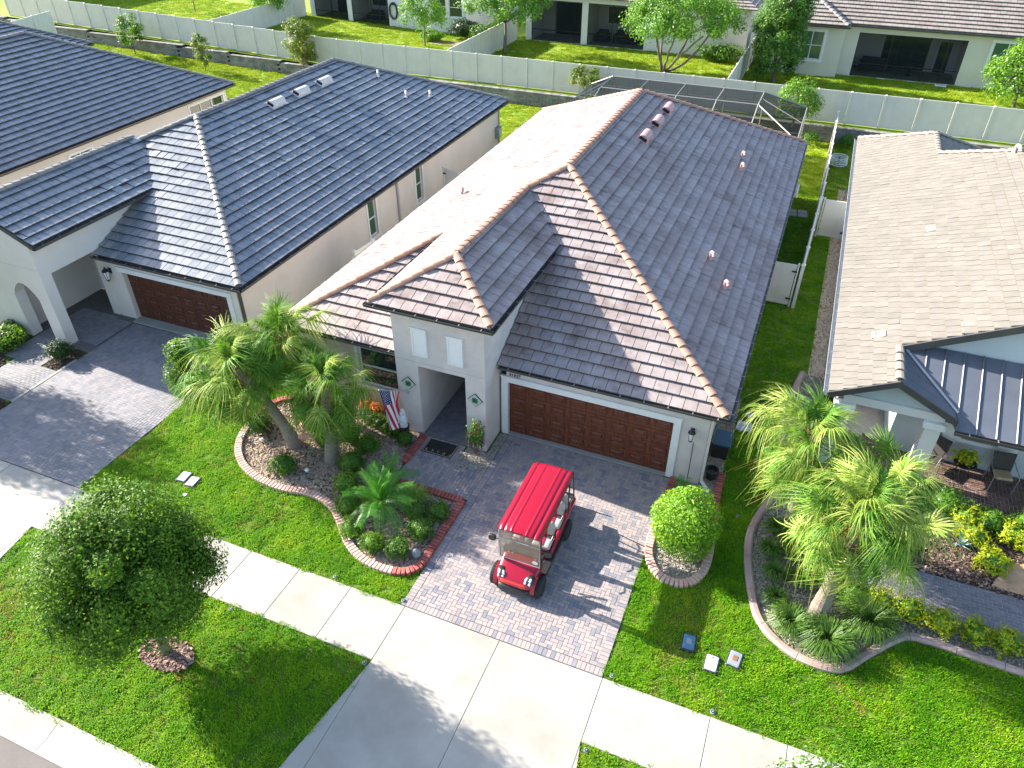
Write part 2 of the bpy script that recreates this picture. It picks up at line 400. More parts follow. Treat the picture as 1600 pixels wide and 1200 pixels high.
    cobalt=mat("cobalt_metal", [(.02, .10, .42)], .5, 0, 5),
    vent_w=mat("vent_white", [(.55, .52, .50), (.62, .59, .57)], .6, 0, 3),
    vent_p=mat("vent_pink", [(.47, .27, .26), (.54, .32, .31)], .6, .2, 3, dirt=.1, dscale=5),
    wicker=mat("wicker", [(.035, .03, .028), (.07, .06, .055)], .8, 0, 60, bump=.5),
    cushion=mat("cushion_tan", [(.40, .30, .17)], .9, 0, 8),
    agave=mat("agave_blue", [(.22, .36, .46), (.32, .46, .55)], .55, .4, 8),
    sand=mat("sand_soil", [(.42, .24, .13), (.55, .34, .20), (.62, .42, .27)], .95, 0, 3, 6, bump=.4),
    pot=mat("terracotta", [(.30, .13, .07), (.38, .18, .10)], .8, 0, 8),
    curtain=mat("blind", [(.20, .30, .28), (.30, .40, .37)], .8, 0, 3),
)

def screen_mat():
    m, nt, N, Lk = _new("insect_screen")
    b = N.new("ShaderNodeBsdfDiffuse"); b.inputs[0].default_value = (.02, .025, .03, 1)
    t = N.new("ShaderNodeBsdfTransparent"); mx = N.new("ShaderNodeMixShader"); mx.inputs[0].default_value = .52
    o = N.new("ShaderNodeOutputMaterial"); Lk.new(t.outputs[0], mx.inputs[1]); Lk.new(b.outputs[0], mx.inputs[2]); Lk.new(mx.outputs[0], o.inputs[0])
    return m
Mt['screen'] = screen_mat()
# ================================================================ GROUND
def zt(x): return 0. if x > -27 else (-27-x)*.033

def sheet(name, m, quads, kind='structure'):
    mb = MB()
    for q in quads: mb.add(q, [tuple(range(len(q)))])
    o = mb.build(name, m); o['kind'] = kind; return o

ground = sheet("ground", Mt['soil'], [[(-400, -400, -.2), (400, -400, -.2), (400, 600, -.2), (-400, 600, -.2)]])
# front lawn and side yards (turf soil under the blades), then the sloping rear yards
def rect(x0, y0, x1, y1, z): return [(x0, y0, z), (x1, y0, z), (x1, y1, z), (x0, y1, z)]
turf = sheet("lawn_ground", Mt['turf'], [rect(-60, -12.05, 60, 20, -.03)])
yard = sheet("back_yard_ground", Mt['turf_dry'],
             [rect(-27, 20, 60, 31.9, -.03), [(-75, 20, -.03), (-27, 20, -.03), (-27, 31.9, -.03), (-75, 31.9, zt(-75)-.03)]])
terrace = sheet("terrace_ground", Mt['turf_dry'],
                [[(-27, 31.95, .87), (60, 31.95, .87), (60, 120, .87), (-27, 120, .87)], [(-90, 31.95, .87+zt(-90)), (-27, 31.95, .87), (-27, 120, .87), (-90, 120, .87+zt(-90))]])
street = MB(); street.box((-60, -60, -.19), (60, -12.75, -.085))
street = street.build("street", Mt['asphalt']); street['kind'] = 'structure'
# rolled concrete curb in three metre lengths
curb_parts = MB(); curb_parts.box((-60, -12.75, -.19), (60, -12.05, -.11))
curb_root = curb_parts.build("street_curb", Mt['concrete_old']); curb_root['kind'] = 'structure'
prof = [(-12.05, 0), (-12.12, .004), (-12.32, -.045), (-12.46, -.082), (-12.75, -.072)]
for k in range(-8, 9):
    x0 = -2.0+k*3.05+.006; x1 = x0+3.05-.012
    mb = MB(); n = len(prof)
    v = [(x, y, z) for x in (x0, x1) for y, z in prof]+[(x0, -12.75, -.105), (x0, -12.05, -.105), (x1, -12.75, -.105), (x1, -12.05, -.105)]
    f = [(i, i+1, n+i+1, n+i) for i in range(n-1)]+[tuple(list(range(n))+[2*n, 2*n+1]), tuple([2*n+3, 2*n+2]+list(range(2*n-1, n-1, -1)))]
    mb.add(v, f); mb.build("curb_section", Mt['concrete'], curb_root)

def slab_poly(mb, P, top=0., th=.1, e=.012, g=.004):
    """a slab with a tooled (dropped) edge"""
    P = ccw(P); n = len(P); cx = sum(p[0] for p in P)/n; cy = sum(p[1] for p in P)/n
    def ins(d):
        out = []
        for i in range(n):
            p0, p1, p2 = Vector(P[i-1]), Vector(P[i]), Vector(P[(i+1) % n])
            a = (p1-p0).normalized(); b = (p2-p1).normalized()
            na = Vector((-a.y, a.x)); nb = Vector((-b.y, b.x)); m_ = (na+nb)
            m_ = m_/max(.3, m_.length_squared)*2
            out.append(p1+m_*d)
        return out
    r0 = ins(g); r1 = ins(g+e)
    v = [(p.x, p.y, top-th) for p in r0]+[(p.x, p.y, top-.008) for p in r0]+[(p.x, p.y, top) for p in r1]
    f = [tuple(range(2*n, 3*n))]+[(r*n+i, r*n+(i+1) % n, (r+1)*n+(i+1) % n, (r+1)*n+i) for r in (0, 1) for i in range(n)]
    mb.add(v, f)

sw = MB(); sw.box((-60, -8.385, -.12), (60, -6.875, -.03)); sw = sw.build("sidewalk", Mt['joint_sand']); sw['kind'] = 'structure'
xs = [.17-1.482*k for k in range(8)]
edges = list(zip(xs[1:], xs[:-1]))+[(5.05, 7.38)]+[(7.38+1.55*k, 7.38+1.55*(k+1)) for k in range(7)]+[(-15.4-1.5*(k+1), -15.4-1.5*k) for k in range(6)]
for x0, x1 in edges:
    mb = MB(); slab_poly(mb, [(x0, -8.4), (x1, -8.4), (x1, -6.86), (x0, -6.86)]); mb.build("sidewalk_slab", Mt['concrete'], sw)

def approach(xa, xb, name):
    base = MB(); base.box((xa-.3, -12.04, -.13), (xb+.3, -6.87, -.035))
    root = base.build(name, Mt['joint_sand']); root['kind'] = 'structure'; xm = (xa+xb)/2
    for P in ([(xa, -12.05), (xm, -12.05), (xm, -6.86), (xa, -6.86)], [(xm, -12.05), (xb, -12.05), (xb, -6.86), (xm, -6.86)],
              [(xa-.62, -12.05), (xa, -12.05), (xa, -8.45)], [(xb, -12.05), (xb+.62, -12.05), (xb, -8.45)]):
        mb = MB(); slab_poly(mb, P); mb.build("concrete_slab", Mt['concrete'], root)
    return root
approach(.17, 5.05, "driveway_apron")
approach(-15.4, -10.18, "driveway_apron")

# ---------------------------------------------------------------- pavers
def pave(name, m, rects, regions, parent=None, n_ind=300, top=0., base_m=None, keep=None, gap=.0035):
    xs = [p[0] for r in regions for p in r]; ys = [p[1] for r in regions for p in r]
    b = MB()
    for r in regions: b.prism(ccw(r), top-.07, top-.009)
    root = b.build(name, base_m or Mt['joint_sand'], parent); root['kind'] = 'structure'
    full = {}; pcs = []
    regs = [ccw(r) for r in regions]
    for (x0, y0, x1, y1) in rects:
        g = gap
        q = [(x0+g, y0+g), (x1-g, y0+g), (x1-g, y1-g), (x0+g, y1-g)]
        A0 = (x1-x0-2*g)*(y1-y0-2*g)
        for rg in regs:
            c = clip(q, rg)
            if len(c) < 3: continue
            a = area(c)
            if a < A0*.12: continue
            cx = sum(p[0] for p in c)/len(c); cy = sum(p[1] for p in c)/len(c)
            pcs.append(((Vector((cx, cy, 0))-CAM).length, a > A0*.99, (x0, y0, x1, y1), c))
    if keep: pcs.sort(key=lambda p: keep(p[0], p[2]))
    else: pcs.sort(key=lambda p: p[0])
    rest = MB(); n = 0
    for d, isfull, r, c in pcs:
        w, h = r[2]-r[0], r[3]-r[1]; dz = R.uniform(-.002, .002)
        if isfull and n < n_ind:
            key = (round(w, 3), round(h, 3))
            if key not in full:
                mb = MB(); mb.bbox((-w/2+gap, -h/2+gap, -.05), (w/2-gap, h/2-gap, 0), .006); full[key] = mb.mesh("paver", m)
            link("paver", full[key], root, ((r[0]+r[2])/2, (r[1]+r[3])/2, top+dz)); n += 1
        else:
            k = len(c)
            rest.add([(x, y, top+dz) for x, y in c]+[(x, y, top-.02) for x, y in c], [tuple(range(k))]+[(k+i, k+(i+1) % k, (i+1) % k, i) for i in range(k)])
    if rest.v:
        o = rest.build("paver_field", m, root); o['kind'] = 'stuff'
    return root

def herring(x0, y0, x1, y1, w=.1):
    out = []
    nx = int((x1-x0)/w)+3; ny = int((y1-y0)/w)+3
    for j in range(-2, ny):
        for i in range(-2, nx):
            k = (i-j) % 4
            X, Y = x0+i*w, y0+j*w
            if k == 0: out.append((X, Y, X+2*w, Y+w))
            elif k == 3: out.append((X, Y, X+w, Y+2*w))
    return out

def running(x0, y0, x1, y1, l=.2, w=.1, vertical=False):
    out = []
    if not vertical:
        j = 0; y = y0
        while y < y1:
            x = x0-(l/2 if j % 2 else 0)
            while x < x1: out.append((x, y, x+l, y+w)); x += l
            y += w; j += 1
    else:
        j = 0; x = x0
        while x < x1:
            y = y0-(l/2 if j % 2 else 0)
            while y < y1: out.append((x, y, x+w, y+l)); y += l
            x += w; j += 1
    return out

# driveway: herringbone field with a soldier course round it
drv_in = [(.26, -6.64), (4.83, -6.64), (4.83, -.16), (.26, -.16)]
drive = pave("paver_driveway", Mt['paver'], herring(.26, -6.64, 4.83, -.16), [drv_in], n_ind=295)
b = MB(); b.prism([(.05, -6.85), (5.03, -6.85), (5.03, -6.645), (.05, -6.645)], -.07, -.009); b.prism([(.05, -6.645), (.255, -6.645), (.255, -.16), (.05, -.16)], -.07, -.009); b.prism([(4.835, -6.645), (5.03, -6.645), (5.03, -.16), (4.835, -.16)], -.07, -.009)
edge_root = b.build("driveway_border", Mt['joint_sand']); edge_root['kind'] = 'structure'
def edge_pavers(x0, y0, nx, ny, w, h):
    mb = MB(); mb.bbox((-w/2+.0035, -h/2+.0035, -.05), (w/2-.0035, h/2-.0035, 0), .006); me = mb.mesh("paver", Mt['paver'])
    for i in range(nx):
        for j in range(ny): link("paver", me, edge_root, (x0+(i+.5)*w, y0+(j+.5)*h, R.uniform(-.002, .002)))
edge_pavers(.05, -6.85, 49, 1, .1016, .205)
edge_pavers(.05, -6.64, 1, 64, .205, .1012)
edge_pavers(4.828, -6.64, 1, 64, .205, .1012)

# entry walk and the floor of the entry passage
walk = pave("entry_walk", Mt['paver'], running(-2.33, -3.24, .05, -1.2, vertical=True), [[(-2.24, -3.14), (.05, -3.14), (.05, -1.98), (-1.0, -1.98), (-1.0, -1.13), (-2.24, -1.13)][0:0] or [(-2.24, -3.14), (.045, -3.14), (.045, -1.98), (-2.24, -1.98)], [(-2.24, -1.975), (-.92, -1.975), (-.92, -1.13), (-2.24, -1.13)]], n_ind=120)
hall = pave("entry_passage_floor", Mt['paver_dark'], herring(-2.38, -1.12, -.86, 4.2), [[(-2.38, -1.12), (-.88, -1.12), (-.88, 4.2), (-2.38, 4.2)]], n_ind=40, top=.02)

# neighbour's driveway and walk
drA = pave("paver_driveway", Mt['paver_a'], herring(-15.3, -6.85, -10.2, .5), [[(-15.32, -6.84), (-10.2, -6.84), (-10.2, .42), (-15.32, .42)]], n_ind=290)
wkA = pave("paver_walk", Mt['paver_a'], running(-18.2, -4.75, -15.5, .5), [[(-17.4, -3.95), (-15.42, -3.95), (-15.42, -2.95), (-17.4, -2.95)], [(-17.95, -2.94), (-16.2, -2.94), (-16.2, 1.9), (-17.95, 1.9)], [(-16.19, -1.25), (-15.42, -1.25), (-15.42, .42), (-16.19, .42)], [(-18.5, -4.75), (-15.42, -4.75), (-15.42, -3.96), (-18.5, -3.96)]], n_ind=60)
box("walk_edge_strip", Mt['concrete'], (-15.415, -4.75, -.05), (-15.325, -2.2, .012))['kind'] = 'structure'
sheet("porch_base", Mt['joint_sand'], [rect(-18.6, -1.66, -10.2, 2.0, -.024)])
# right neighbour: walk and brick porch floor
wkD = pave("paver_walk", Mt['paver_dark'], running(9.7, -2.3, 16.5, 2), [[(9.75, -2.28), (16.4, -2.28), (16.4, -1.06), (9.75, -1.06)], [(9.75, -1.055), (11.2, -1.055), (11.2, 1.86), (9.75, 1.86)]], n_ind=290, gap=.006, base_m=Mt['joint_light'])
poD = pave("porch_floor", Mt['porch_brick'], herring(9.0, 1.88, 16.2, 3.6), [[(8.95, 1.88), (16.2, 1.88), (16.2, 3.55), (8.95, 3.55)], [(9.1, 3.56), (10.62, 3.56), (10.62, 5.6), (9.1, 5.6)]], n_ind=290, top=.06, gap=.0075, base_m=Mt['joint_light'])
# side yard stepping stones by the right gate
for i, (x, y) in enumerate([(6.35, 20.45), (6.85, 20.5), (6.4, 20.0), (6.9, 20.05)]):
    o = box("stepping_stone", Mt['concrete_old'], (x-.22, y-.2, -.03), (x+.22, y+.2, .03), e=.015)
    tag(o, ["pale square stepping stone, far left of the four beside the brown roof eave", "pale square stepping stone, far right of the four, next to the white side fence", "pale square stepping stone, near left of the four beside the brown roof eave", "pale square stepping stone, near right of the four, next to the white side fence"][i], "stepping stone", "stepping stones in the side yard")

# ---------------------------------------------------------------- planting beds
bed1_curve = [(-6.6, -.95), (-7.35, -1.35), (-7.62, -2.0), (-7.56, -2.69), (-7.41, -3.32), (-7.07, -3.9), (-6.53, -4.35), (-5.87, -4.61), (-5.23, -4.71), (-4.75, -4.7), (-4.27, -4.61), (-3.74, -4.62), (-3.2, -4.8), (-2.75, -5.15), (-2.19, -5.67), (-1.69, -5.96), (-1.19, -6.09), (-.66, -6.09), (-.27, -5.95), (-.05, -5.64)]
bed1_rest = [(-.05, -3.24), (-2.3, -3.24), (-2.3, -1.12)]
bed1 = bed1_curve+bed1_rest+[(-3.1, -1.12), (-3.1, -.35), (-6.6, -.35)]
bed2_curve = [(5.12, -.2), (5.1, -1.2), (5.07, -2.4), (5.1, -3.02), (5.3, -3.47), (5.6, -3.72), (6.0, -3.76), (6.34, -3.53), (6.54, -3.0), (6.52, -2.0), (6.42, -1.0), (6.36, -.2), (6.36, .6)]
bed2 = bed2_curve+[(6.35, 4.4), (5.82, 4.4), (5.82, -.1)]
bedD_curve = [(8.05, 6.6), (7.94, 5.91), (7.79, 4.73), (7.74, 3.4), (7.77, 2.14), (7.92, 1.3), (7.95, .62), (7.62, -.42), (7.43, -1.34), (7.48, -2.27), (7.7, -3.27), (7.98, -4.04), (8.43, -4.49), (8.97, -4.74), (9.58, -4.76), (9.93, -4.58), (10.37, -4.05), (10.87, -3.48), (11.29, -3.2), (12.19, -3.2), (13.54, -3.27), (15.5, -3.35), (17, -3.4)]
bedD1 = bedD_curve+[(17, -2.3), (9.72, -2.3), (9.72, 1.88), (8.8, 1.88), (8.8, 6.6)]
bedD2 = [(11.25, -1.04), (16.4, -1.04), (16.4, 1.86), (11.25, 1.86)]
strip1 = [(-.95, -1.98), (.03, -1.98), (.03, -.15), (-.22, -.15), (-.22, -1.12), (-.86, -1.12)]
stripD = [(8.22, 6.6), (8.8, 6.6), (8.9, 24.2), (8.3, 24.2)]
bedA1 = [(-19.5, -4.3), (-17.45, -4.3), (-17.45, -3.3), (-18.02, -2.9), (-18.02, -1.62), (-19.5, -1.62)]
bedA2 = [(-16.15, -2.9), (-15.45, -2.9), (-15.45, -1.7), (-16.15, -1.7)]
bedA3 = [(-16.5, -5.6), (-15.4, -5.6), (-15.4, -4.8), (-16.5, -4.8)]
sandD = [(13.1, -.9), (16, -1.0), (16, .25), (13.6, .15)]
def flat(name, m, P, z):
    mb = MB(); mb.add([(x, y, z) for x, y in P], [tuple(range(len(P)))] if area(P) > 0 else [tuple(range(len(P)-1, -1, -1))]); o = mb.build(name, m); o['kind'] = 'structure'; return o
for P, m, z in ((bed1, 'pebble_tan', -.018), (bed2, 'pebble_grey', -.018), (bedD1, 'pebble_grey', -.018), (bedD2, 'mulch_dk', -.018), (strip1, 'pebble_grey', -.018), (stripD, 'pebble_tan', -.0175), (bedA1, 'mulch_dk', -.018), (bedA2, 'mulch_dk', -.018), (bedA3, 'mulch_dk', -.018), (sandD, 'sand', .012)):
    flat("planting_bed" if m != 'sand' else "bare_soil", Mt[m], P, z)

def brick_curb(name, P, m_of, label, cat, step=.108, size=(.094, .21, .12), z=-.03):
    root = thing(name, (P[0][0], P[0][1], 0), label, cat)
    w, l, h = size
    mb = MB(); mb.bbox((-w/2, -l/2, 0), (w/2, l/2, h), .012); cache = {}
    acc = 0
    for i in range(len(P)-1):
        a, b = Vector(P[i]), Vector(P[i+1]); L = (b-a).length; an = atan2(b.y-a.y, b.x-a.x)
        while acc < L:
            p = a+(b-a)*(acc/L); k = m_of(p)
            if k not in cache: cache[k] = mb.mesh("brick", Mt[k])
            link("brick", cache[k], root, (p.x, p.y, z+R.uniform(-.004, .004)), rot=(0, 0, an+R.uniform(-.03, .03)))
            acc += step
        acc -= L
    return root
b1c = smooth_line(bed1_curve, 6)
brick_curb("brick_edging", b1c[:-1]+[(-.05, -5.4), (-.05, -3.24), (-2.3, -3.24)], lambda p: 'red_curb_sunlit' if (p.x < -.6 and p.y < -2.3 and p.x+p.y*.0 < -.6 and not (p.y > -3.4 and p.x > -2.4)) else 'red_curb',  # pale sunlit copy on the front curve, plain red on shaded runs
           "wavy red brick edging, coloured paler where sunlit, around the big gravel bed with the palms", "brick edging")
brick_curb("brick_edging", [(-2.3, -2.42), (-2.3, -1.15)], lambda p: 'red_curb', "short straight run of red brick edging left of the black doormat", "brick edging")
brick_curb("brick_edging", smooth_line(bed2_curve, 4), lambda p: 'red_curb' if p.y > -1.6 else 'red_curb_sunlit', "red brick edging looping around the round bush right of the driveway", "brick edging")

def strip_curb(name, P, m, label, seg=.95, w=.2, h=.1):
    root = thing(name, (P[0][0], P[0][1], 0), label, "garden edging")
    pts = [Vector(p) for p in smooth_line(P, 8)]
    nrm = []
    for i in range(len(pts)):
        t = (pts[min(i+1, len(pts)-1)]-pts[max(i-1, 0)]).normalized(); nrm.append(Vector((-t.y, t.x)))
    i = 0
    while i < len(pts)-1:
        L = 0; j = i
        while j < len(pts)-1 and L < seg: L += (pts[j+1]-pts[j]).length; j += 1
        mb = MB(); v = []; f = []
        prof = [(-w/2, -.03), (-w/2, h*.55), (-w/2+.05, h), (w/2-.05, h), (w/2, h*.55), (w/2, -.03)]
        for k in range(i, j+1):
            p = pts[k]
            if k == i: p = p+(pts[k+1]-p).normalized()*.006
            if k == j: p = p-(p-pts[k-1]).normalized()*.006
            for o_, z in prof: v.append((p.x+nrm[k].x*o_, p.y+nrm[k].y*o_, z))
        n = len(prof)
        for k in range(j-i):
            for q in range(n-1): f.append((k*n+q, (k+1)*n+q, (k+1)*n+q+1, k*n+q+1))
        f.append(tuple(range(n-1, -1, -1))); f.append(tuple((j-i)*n+q for q in range(n)))
        mb.add(v, f); mb.build("curb_segment", m, root); i = j
    return root
strip_curb("garden_edging", bedD_curve, Mt['mauve_curb'], "smooth pink concrete edging sweeping round the palm bed beside the right house")

# ---------------------------------------------------------------- instanced stuff (grass blades, gravel)
def proto(name, me):
    return bpy.data.objects.new(name, me)
def scatter(name, pts, protos, kind='stuff'):
    """pts: (x, y, z, rx, ry, rz, scale, index)"""
    me = bpy.data.meshes.new(name); me.from_pydata([p[:3] for p in pts], [], [])
    a = me.attributes.new("rot", 'FLOAT_VECTOR', 'POINT'); a.data.foreach_set("vector", [c for p in pts for c in p[3:6]])
    a = me.attributes.new("scl", 'FLOAT', 'POINT'); a.data.foreach_set("value", [p[6] for p in pts])
    a = me.attributes.new("idx", 'INT', 'POINT'); a.data.foreach_set("value", [p[7] for p in pts])
    ob = bpy.data.objects.new(name, me); C.objects.link(ob); ob['kind'] = kind
    ng = bpy.data.node_groups.new(name+"_nodes", 'GeometryNodeTree')
    ng.interface.new_socket(name="Geometry", in_out='INPUT', socket_type='NodeSocketGeometry')
    ng.interface.new_socket(name="Geometry", in_out='OUTPUT', socket_type='NodeSocketGeometry')
    N = ng.nodes; L = ng.links
    gi = N.new("NodeGroupInput"); go = N.new("NodeGroupOutput")
    jn = N.new("GeometryNodeJoinGeometry")
    idx = N.new("GeometryNodeInputNamedAttribute"); idx.data_type = 'INT'; idx.inputs["Name"].default_value = "idx"
    rt = N.new("GeometryNodeInputNamedAttribute"); rt.data_type = 'FLOAT_VECTOR'; rt.inputs["Name"].default_value = "rot"
    sc = N.new("GeometryNodeInputNamedAttribute"); sc.data_type = 'FLOAT'; sc.inputs["Name"].default_value = "scl"
    for i, p in enumerate(protos):
        oi = N.new("GeometryNodeObjectInfo"); oi.inputs["Object"].default_value = p; oi.transform_space = 'ORIGINAL'
        oi.inputs["As Instance"].default_value = True
        cmp = N.new("FunctionNodeCompare"); cmp.data_type = 'INT'; cmp.operation = 'EQUAL'
        ins_ = [s for s in cmp.inputs if s.type == 'INT']
        L.new(idx.outputs["Attribute"], ins_[0]); ins_[1].default_value = i
        ip = N.new("GeometryNodeInstanceOnPoints")
        L.new(gi.outputs[0], ip.inputs["Points"]); L.new(oi.outputs["Geometry"], ip.inputs["Instance"])
        L.new(cmp.outputs[0], ip.inputs["Selection"])
        L.new(rt.outputs["Attribute"], ip.inputs["Rotation"]); L.new(sc.outputs["Attribute"], ip.inputs["Scale"])
        L.new(ip.outputs[0], jn.inputs[0])
    L.new(jn.outputs[0], go.inputs[0])
    md = ob.modifiers.new("scatter", 'NODES'); md.node_group = ng
    return ob

def tuft(m, nb, rad, h, w, seed, lean=.9):
    r = random.Random(seed); mb = MB()
    for i in range(nb):
        a = r.uniform(0, 2*pi); q = rad*sqrt(r.random()); x, y = q*cos(a), q*sin(a)
        d = r.uniform(0, 2*pi); L = h*r.uniform(.6, 1.15); ln = L*lean*r.uniform(.3, 1.1)
        dx, dy = cos(d), sin(d); sx, sy = -dy*w/2, dx*w/2
        z1 = L*.62; z2 = max(.3*L, sqrt(max(0, L*L-ln*ln*.6)))
        mb.add([(x-sx, y-sy, -.012), (x+sx, y+sy, -.012), (x+dx*ln*.4+sx*.9, y+dy*ln*.4+sy*.9, z1), (x+dx*ln*.4-sx*.9, y+dy*ln*.4-sy*.9, z1), (x+dx*ln, y+dy*ln, z2*.92)], [(0, 1, 2, 3), (3, 2, 4)])
    return mb.mesh("grass_tuft", m)
tufts = [proto("tuft", tuft(Mt['grass'], 24, .12, .078, .0155, i)) for i in range(4)]
tufts_dry = [proto("tuft_dry", tuft(Mt['grass_dry'], 20, .12, .065, .014, 40+i)) for i in range(2)]
tufts_far = [proto("tuft_far", tuft(Mt['grass_sun'], 34, .22, .085, .02, 20+i)) for i in range(3)]

def proj(x, y, z=0.):
    v = Vector((x, y, z))-CAM; d = v.dot(_f)
    if d < .5: return -9, -9
    return 800+1163*v.dot(_r2)/d, 600+1163*v.dot(_d2)/d
def inview(x, y, z=0., m=40):
    px, py = proj(x, y, z); return -m < px < 1600+m and -m < py < 1200+m

EX = [[(-.02, -6.86), (5.06, -6.86), (5.06, 0), (-.02, 0)], [(-70, -8.41), (70, -8.41), (70, -6.85), (-70, -6.85)], [(-.46, -12.1), (5.68, -12.1), (5.06, -8.4), (.16, -8.4)],
      [(-16.02, -12.1), (-9.58, -12.1), (-10.18, -8.4), (-15.4, -8.4)], [(-15.44, -6.86), (-10.17, -6.86), (-10.17, .6), (-15.44, .6)], bed1, bed2, bedD1, bedD2, strip1, stripD, bedA1, bedA2, bedA3,
      [(-2.34, -3.3), (.1, -3.3), (.1, 0), (-2.34, 0)], [(-18.5, -4.76), (-15.4, -4.76), (-15.4, .5), (-18.5, .5)], [(-7.05, -.4), (5.85, -.4), (5.85, 22.4), (-7.05, 22.4)],
      [(-22.5, .4), (-10.25, .4), (-10.25, 23.4), (-22.5, 23.4)], [(-3.2, -1.15), (-.2, -1.15), (-.2, 0), (-3.2, 0)], [(8.9, 1.8), (30, 1.8), (30, 24), (8.9, 24)], [(9.7, -2.3), (17, -2.3), (17, -1), (9.7, -1)], [(9.7, -1.2), (11.25, -1.2), (11.25, 1.9), (9.7, 1.9)],
      [(-19, -1.7), (-10.2, -1.7), (-10.2, 3), (-19, 3)]]
from mathutils import noise as mnoise
def grow(name, m_protos, x0, y0, x1, y1, dens, zf=lambda x, y: 0., s0=.85, s1=1.25, excl=EX, keepf=None, dry=0):
    n = int((x1-x0)*(y1-y0)*dens); out = []
    for _ in range(n):
        x = R.uniform(x0, x1); y = R.uniform(y0, y1)
        if not inview(x, y): continue
        if keepf and not keepf(x, y): continue
        if any(inpoly(x, y, P) for P in excl): continue
        out.append((x, y, zf(x, y)-.03, R.uniform(-.12, .12), R.uniform(-.12, .12), R.uniform(0, 6.28), R.uniform(s0, s1)*(.8+.5*max(0, mnoise.noise(Vector((x*1.7, y*1.7, 3))))), R.randrange(len(m_protos)-dry) if not dry or R.random() > .03+.9*max(0, mnoise.noise(Vector((x*.55, y*.55, 7)))*1.1-.12+(.35 if x < -6.2 and y < -8.4 else 0)*.8) else len(m_protos)-1-R.randrange(dry)))
    o = scatter(name, out, m_protos); return o, len(out)
mulch_ring = [(-4.7+.0, -10.1)]
_oakbed = [(-4.15+.62*cos(a)*1.0-.3*sin(a), -10.02+.34*sin(a)+.16*cos(a)) for a in [k*pi/8 for k in range(16)]]
EX.append(_oakbed)
print("front grass", grow("lawn_grass", tufts+tufts_dry, -17.5, -12.05, 17, 2.5, 115, dry=2)[1])
print("side grass", grow("side_yard_grass", tufts, -10.3, 2.5, 9, 24, 60, keepf=lambda x, y: x > 5.7 or x < -7)[1])
print("back grass", grow("back_yard_grass", tufts_far, -60, 20, 18, 31.6, 20, zf=lambda x, y: zt(x)*max(0, (y-20)/11.9), s0=.9, s1=1.3)[1])
print("terrace grass", grow("terrace_grass", tufts_far, -60, 33, 25, 46.5, 16, zf=lambda x, y: .9+zt(x), s0=1, s1=1.4, excl=[])[1])

def pebble(m, seed, flatk=.6):
    r = random.Random(seed); mb = MB()
    v = []; 
    for z, rr, n in ((-.5, .6, 5), (.05, 1, 6), (.55, .55, 5)):
        for k in range(n):
            a = 2*pi*k/n+r.uniform(-.2, .2)+z; q = rr*r.uniform(.8, 1.15); v.append((q*cos(a)*.019*1.3, q*sin(a)*.0155, z*.022*flatk))
    f = [(10+1, 12, 13, 14, 15)[0:0] or (11, 12, 13, 14, 15)]
    for k in range(5): f.append((k, (k+1) % 5, 5+(k+1) % 6)); f.append((k, 5+(k+1) % 6, 5+k))
    f.append((0, 5, 10)); 
    for k in range(5): f.append((5+k, 5+(k+1) % 6, 11+(k+1) % 5)); f.append((5+k, 11+(k+1) % 5, 11+k))
    f.append((10, 5, 11))
    mb.add(v, f); return mb.mesh("pebble", m)
def chip(m, seed):
    r = random.Random(seed); mb = MB(); l = r.uniform(.03, .06); w = r.uniform(.01, .02)
    mb.box((-l, -w, -.004), (l, w, .006)); return mb.mesh("bark_chip", m)
def stones(name, P, dens, protos, s0=.7, s1=1.5, z=-.006, tilt=.5, excl=()):
    xs = [p[0] for p in P]; ys = [p[1] for p in P]; out = []
    for _ in range(int((max(xs)-min(xs))*(max(ys)-min(ys))*dens)):
        x = R.uniform(min(xs), max(xs)); y = R.uniform(min(ys), max(ys))
        if not inpoly(x, y, P) or not inview(x, y) or any(inpoly(x, y, q) for q in excl): continue
        out.append((x, y, z+R.uniform(0, .018), R.uniform(-tilt, tilt), R.uniform(-tilt, tilt), R.uniform(0, 6.28), R.uniform(s0, s1), R.randrange(len(protos))))
    scatter(name, out, protos)
pb_t = [proto("pebble", pebble(Mt['pebble'], i)) for i in range(4)]; pb_g = [proto("pebble", pebble(Mt['pebble_grey'], 9+i)) for i in range(4)]
ch = [proto("chip", chip(Mt['chips'], i)) for i in range(4)]; ch_d = [proto("chip", chip(Mt['mulch_dk'], 30+i)) for i in range(4)]
stones("gravel", bed1, 800, pb_t+pb_g[:2]+ch[:1]); stones("gravel", bed2, 900, pb_g); stones("gravel", strip1, 1000, pb_g)
stones("gravel", bedD1, 800, pb_g); stones("bark_mulch", bedD2, 420, ch_d, excl=[sandD]); stones("gravel", stripD, 260, pb_t)
stones("bark_mulch", bedD2, 200, ch, excl=[sandD])
for P in (bedA1, bedA2, bedA3): stones("bark_mulch", P, 450, ch_d)
flat("planting_bed", Mt['mulch_dk'], _oakbed, .0)
stones("bark_mulch", _oakbed, 1300, ch, z=.02)

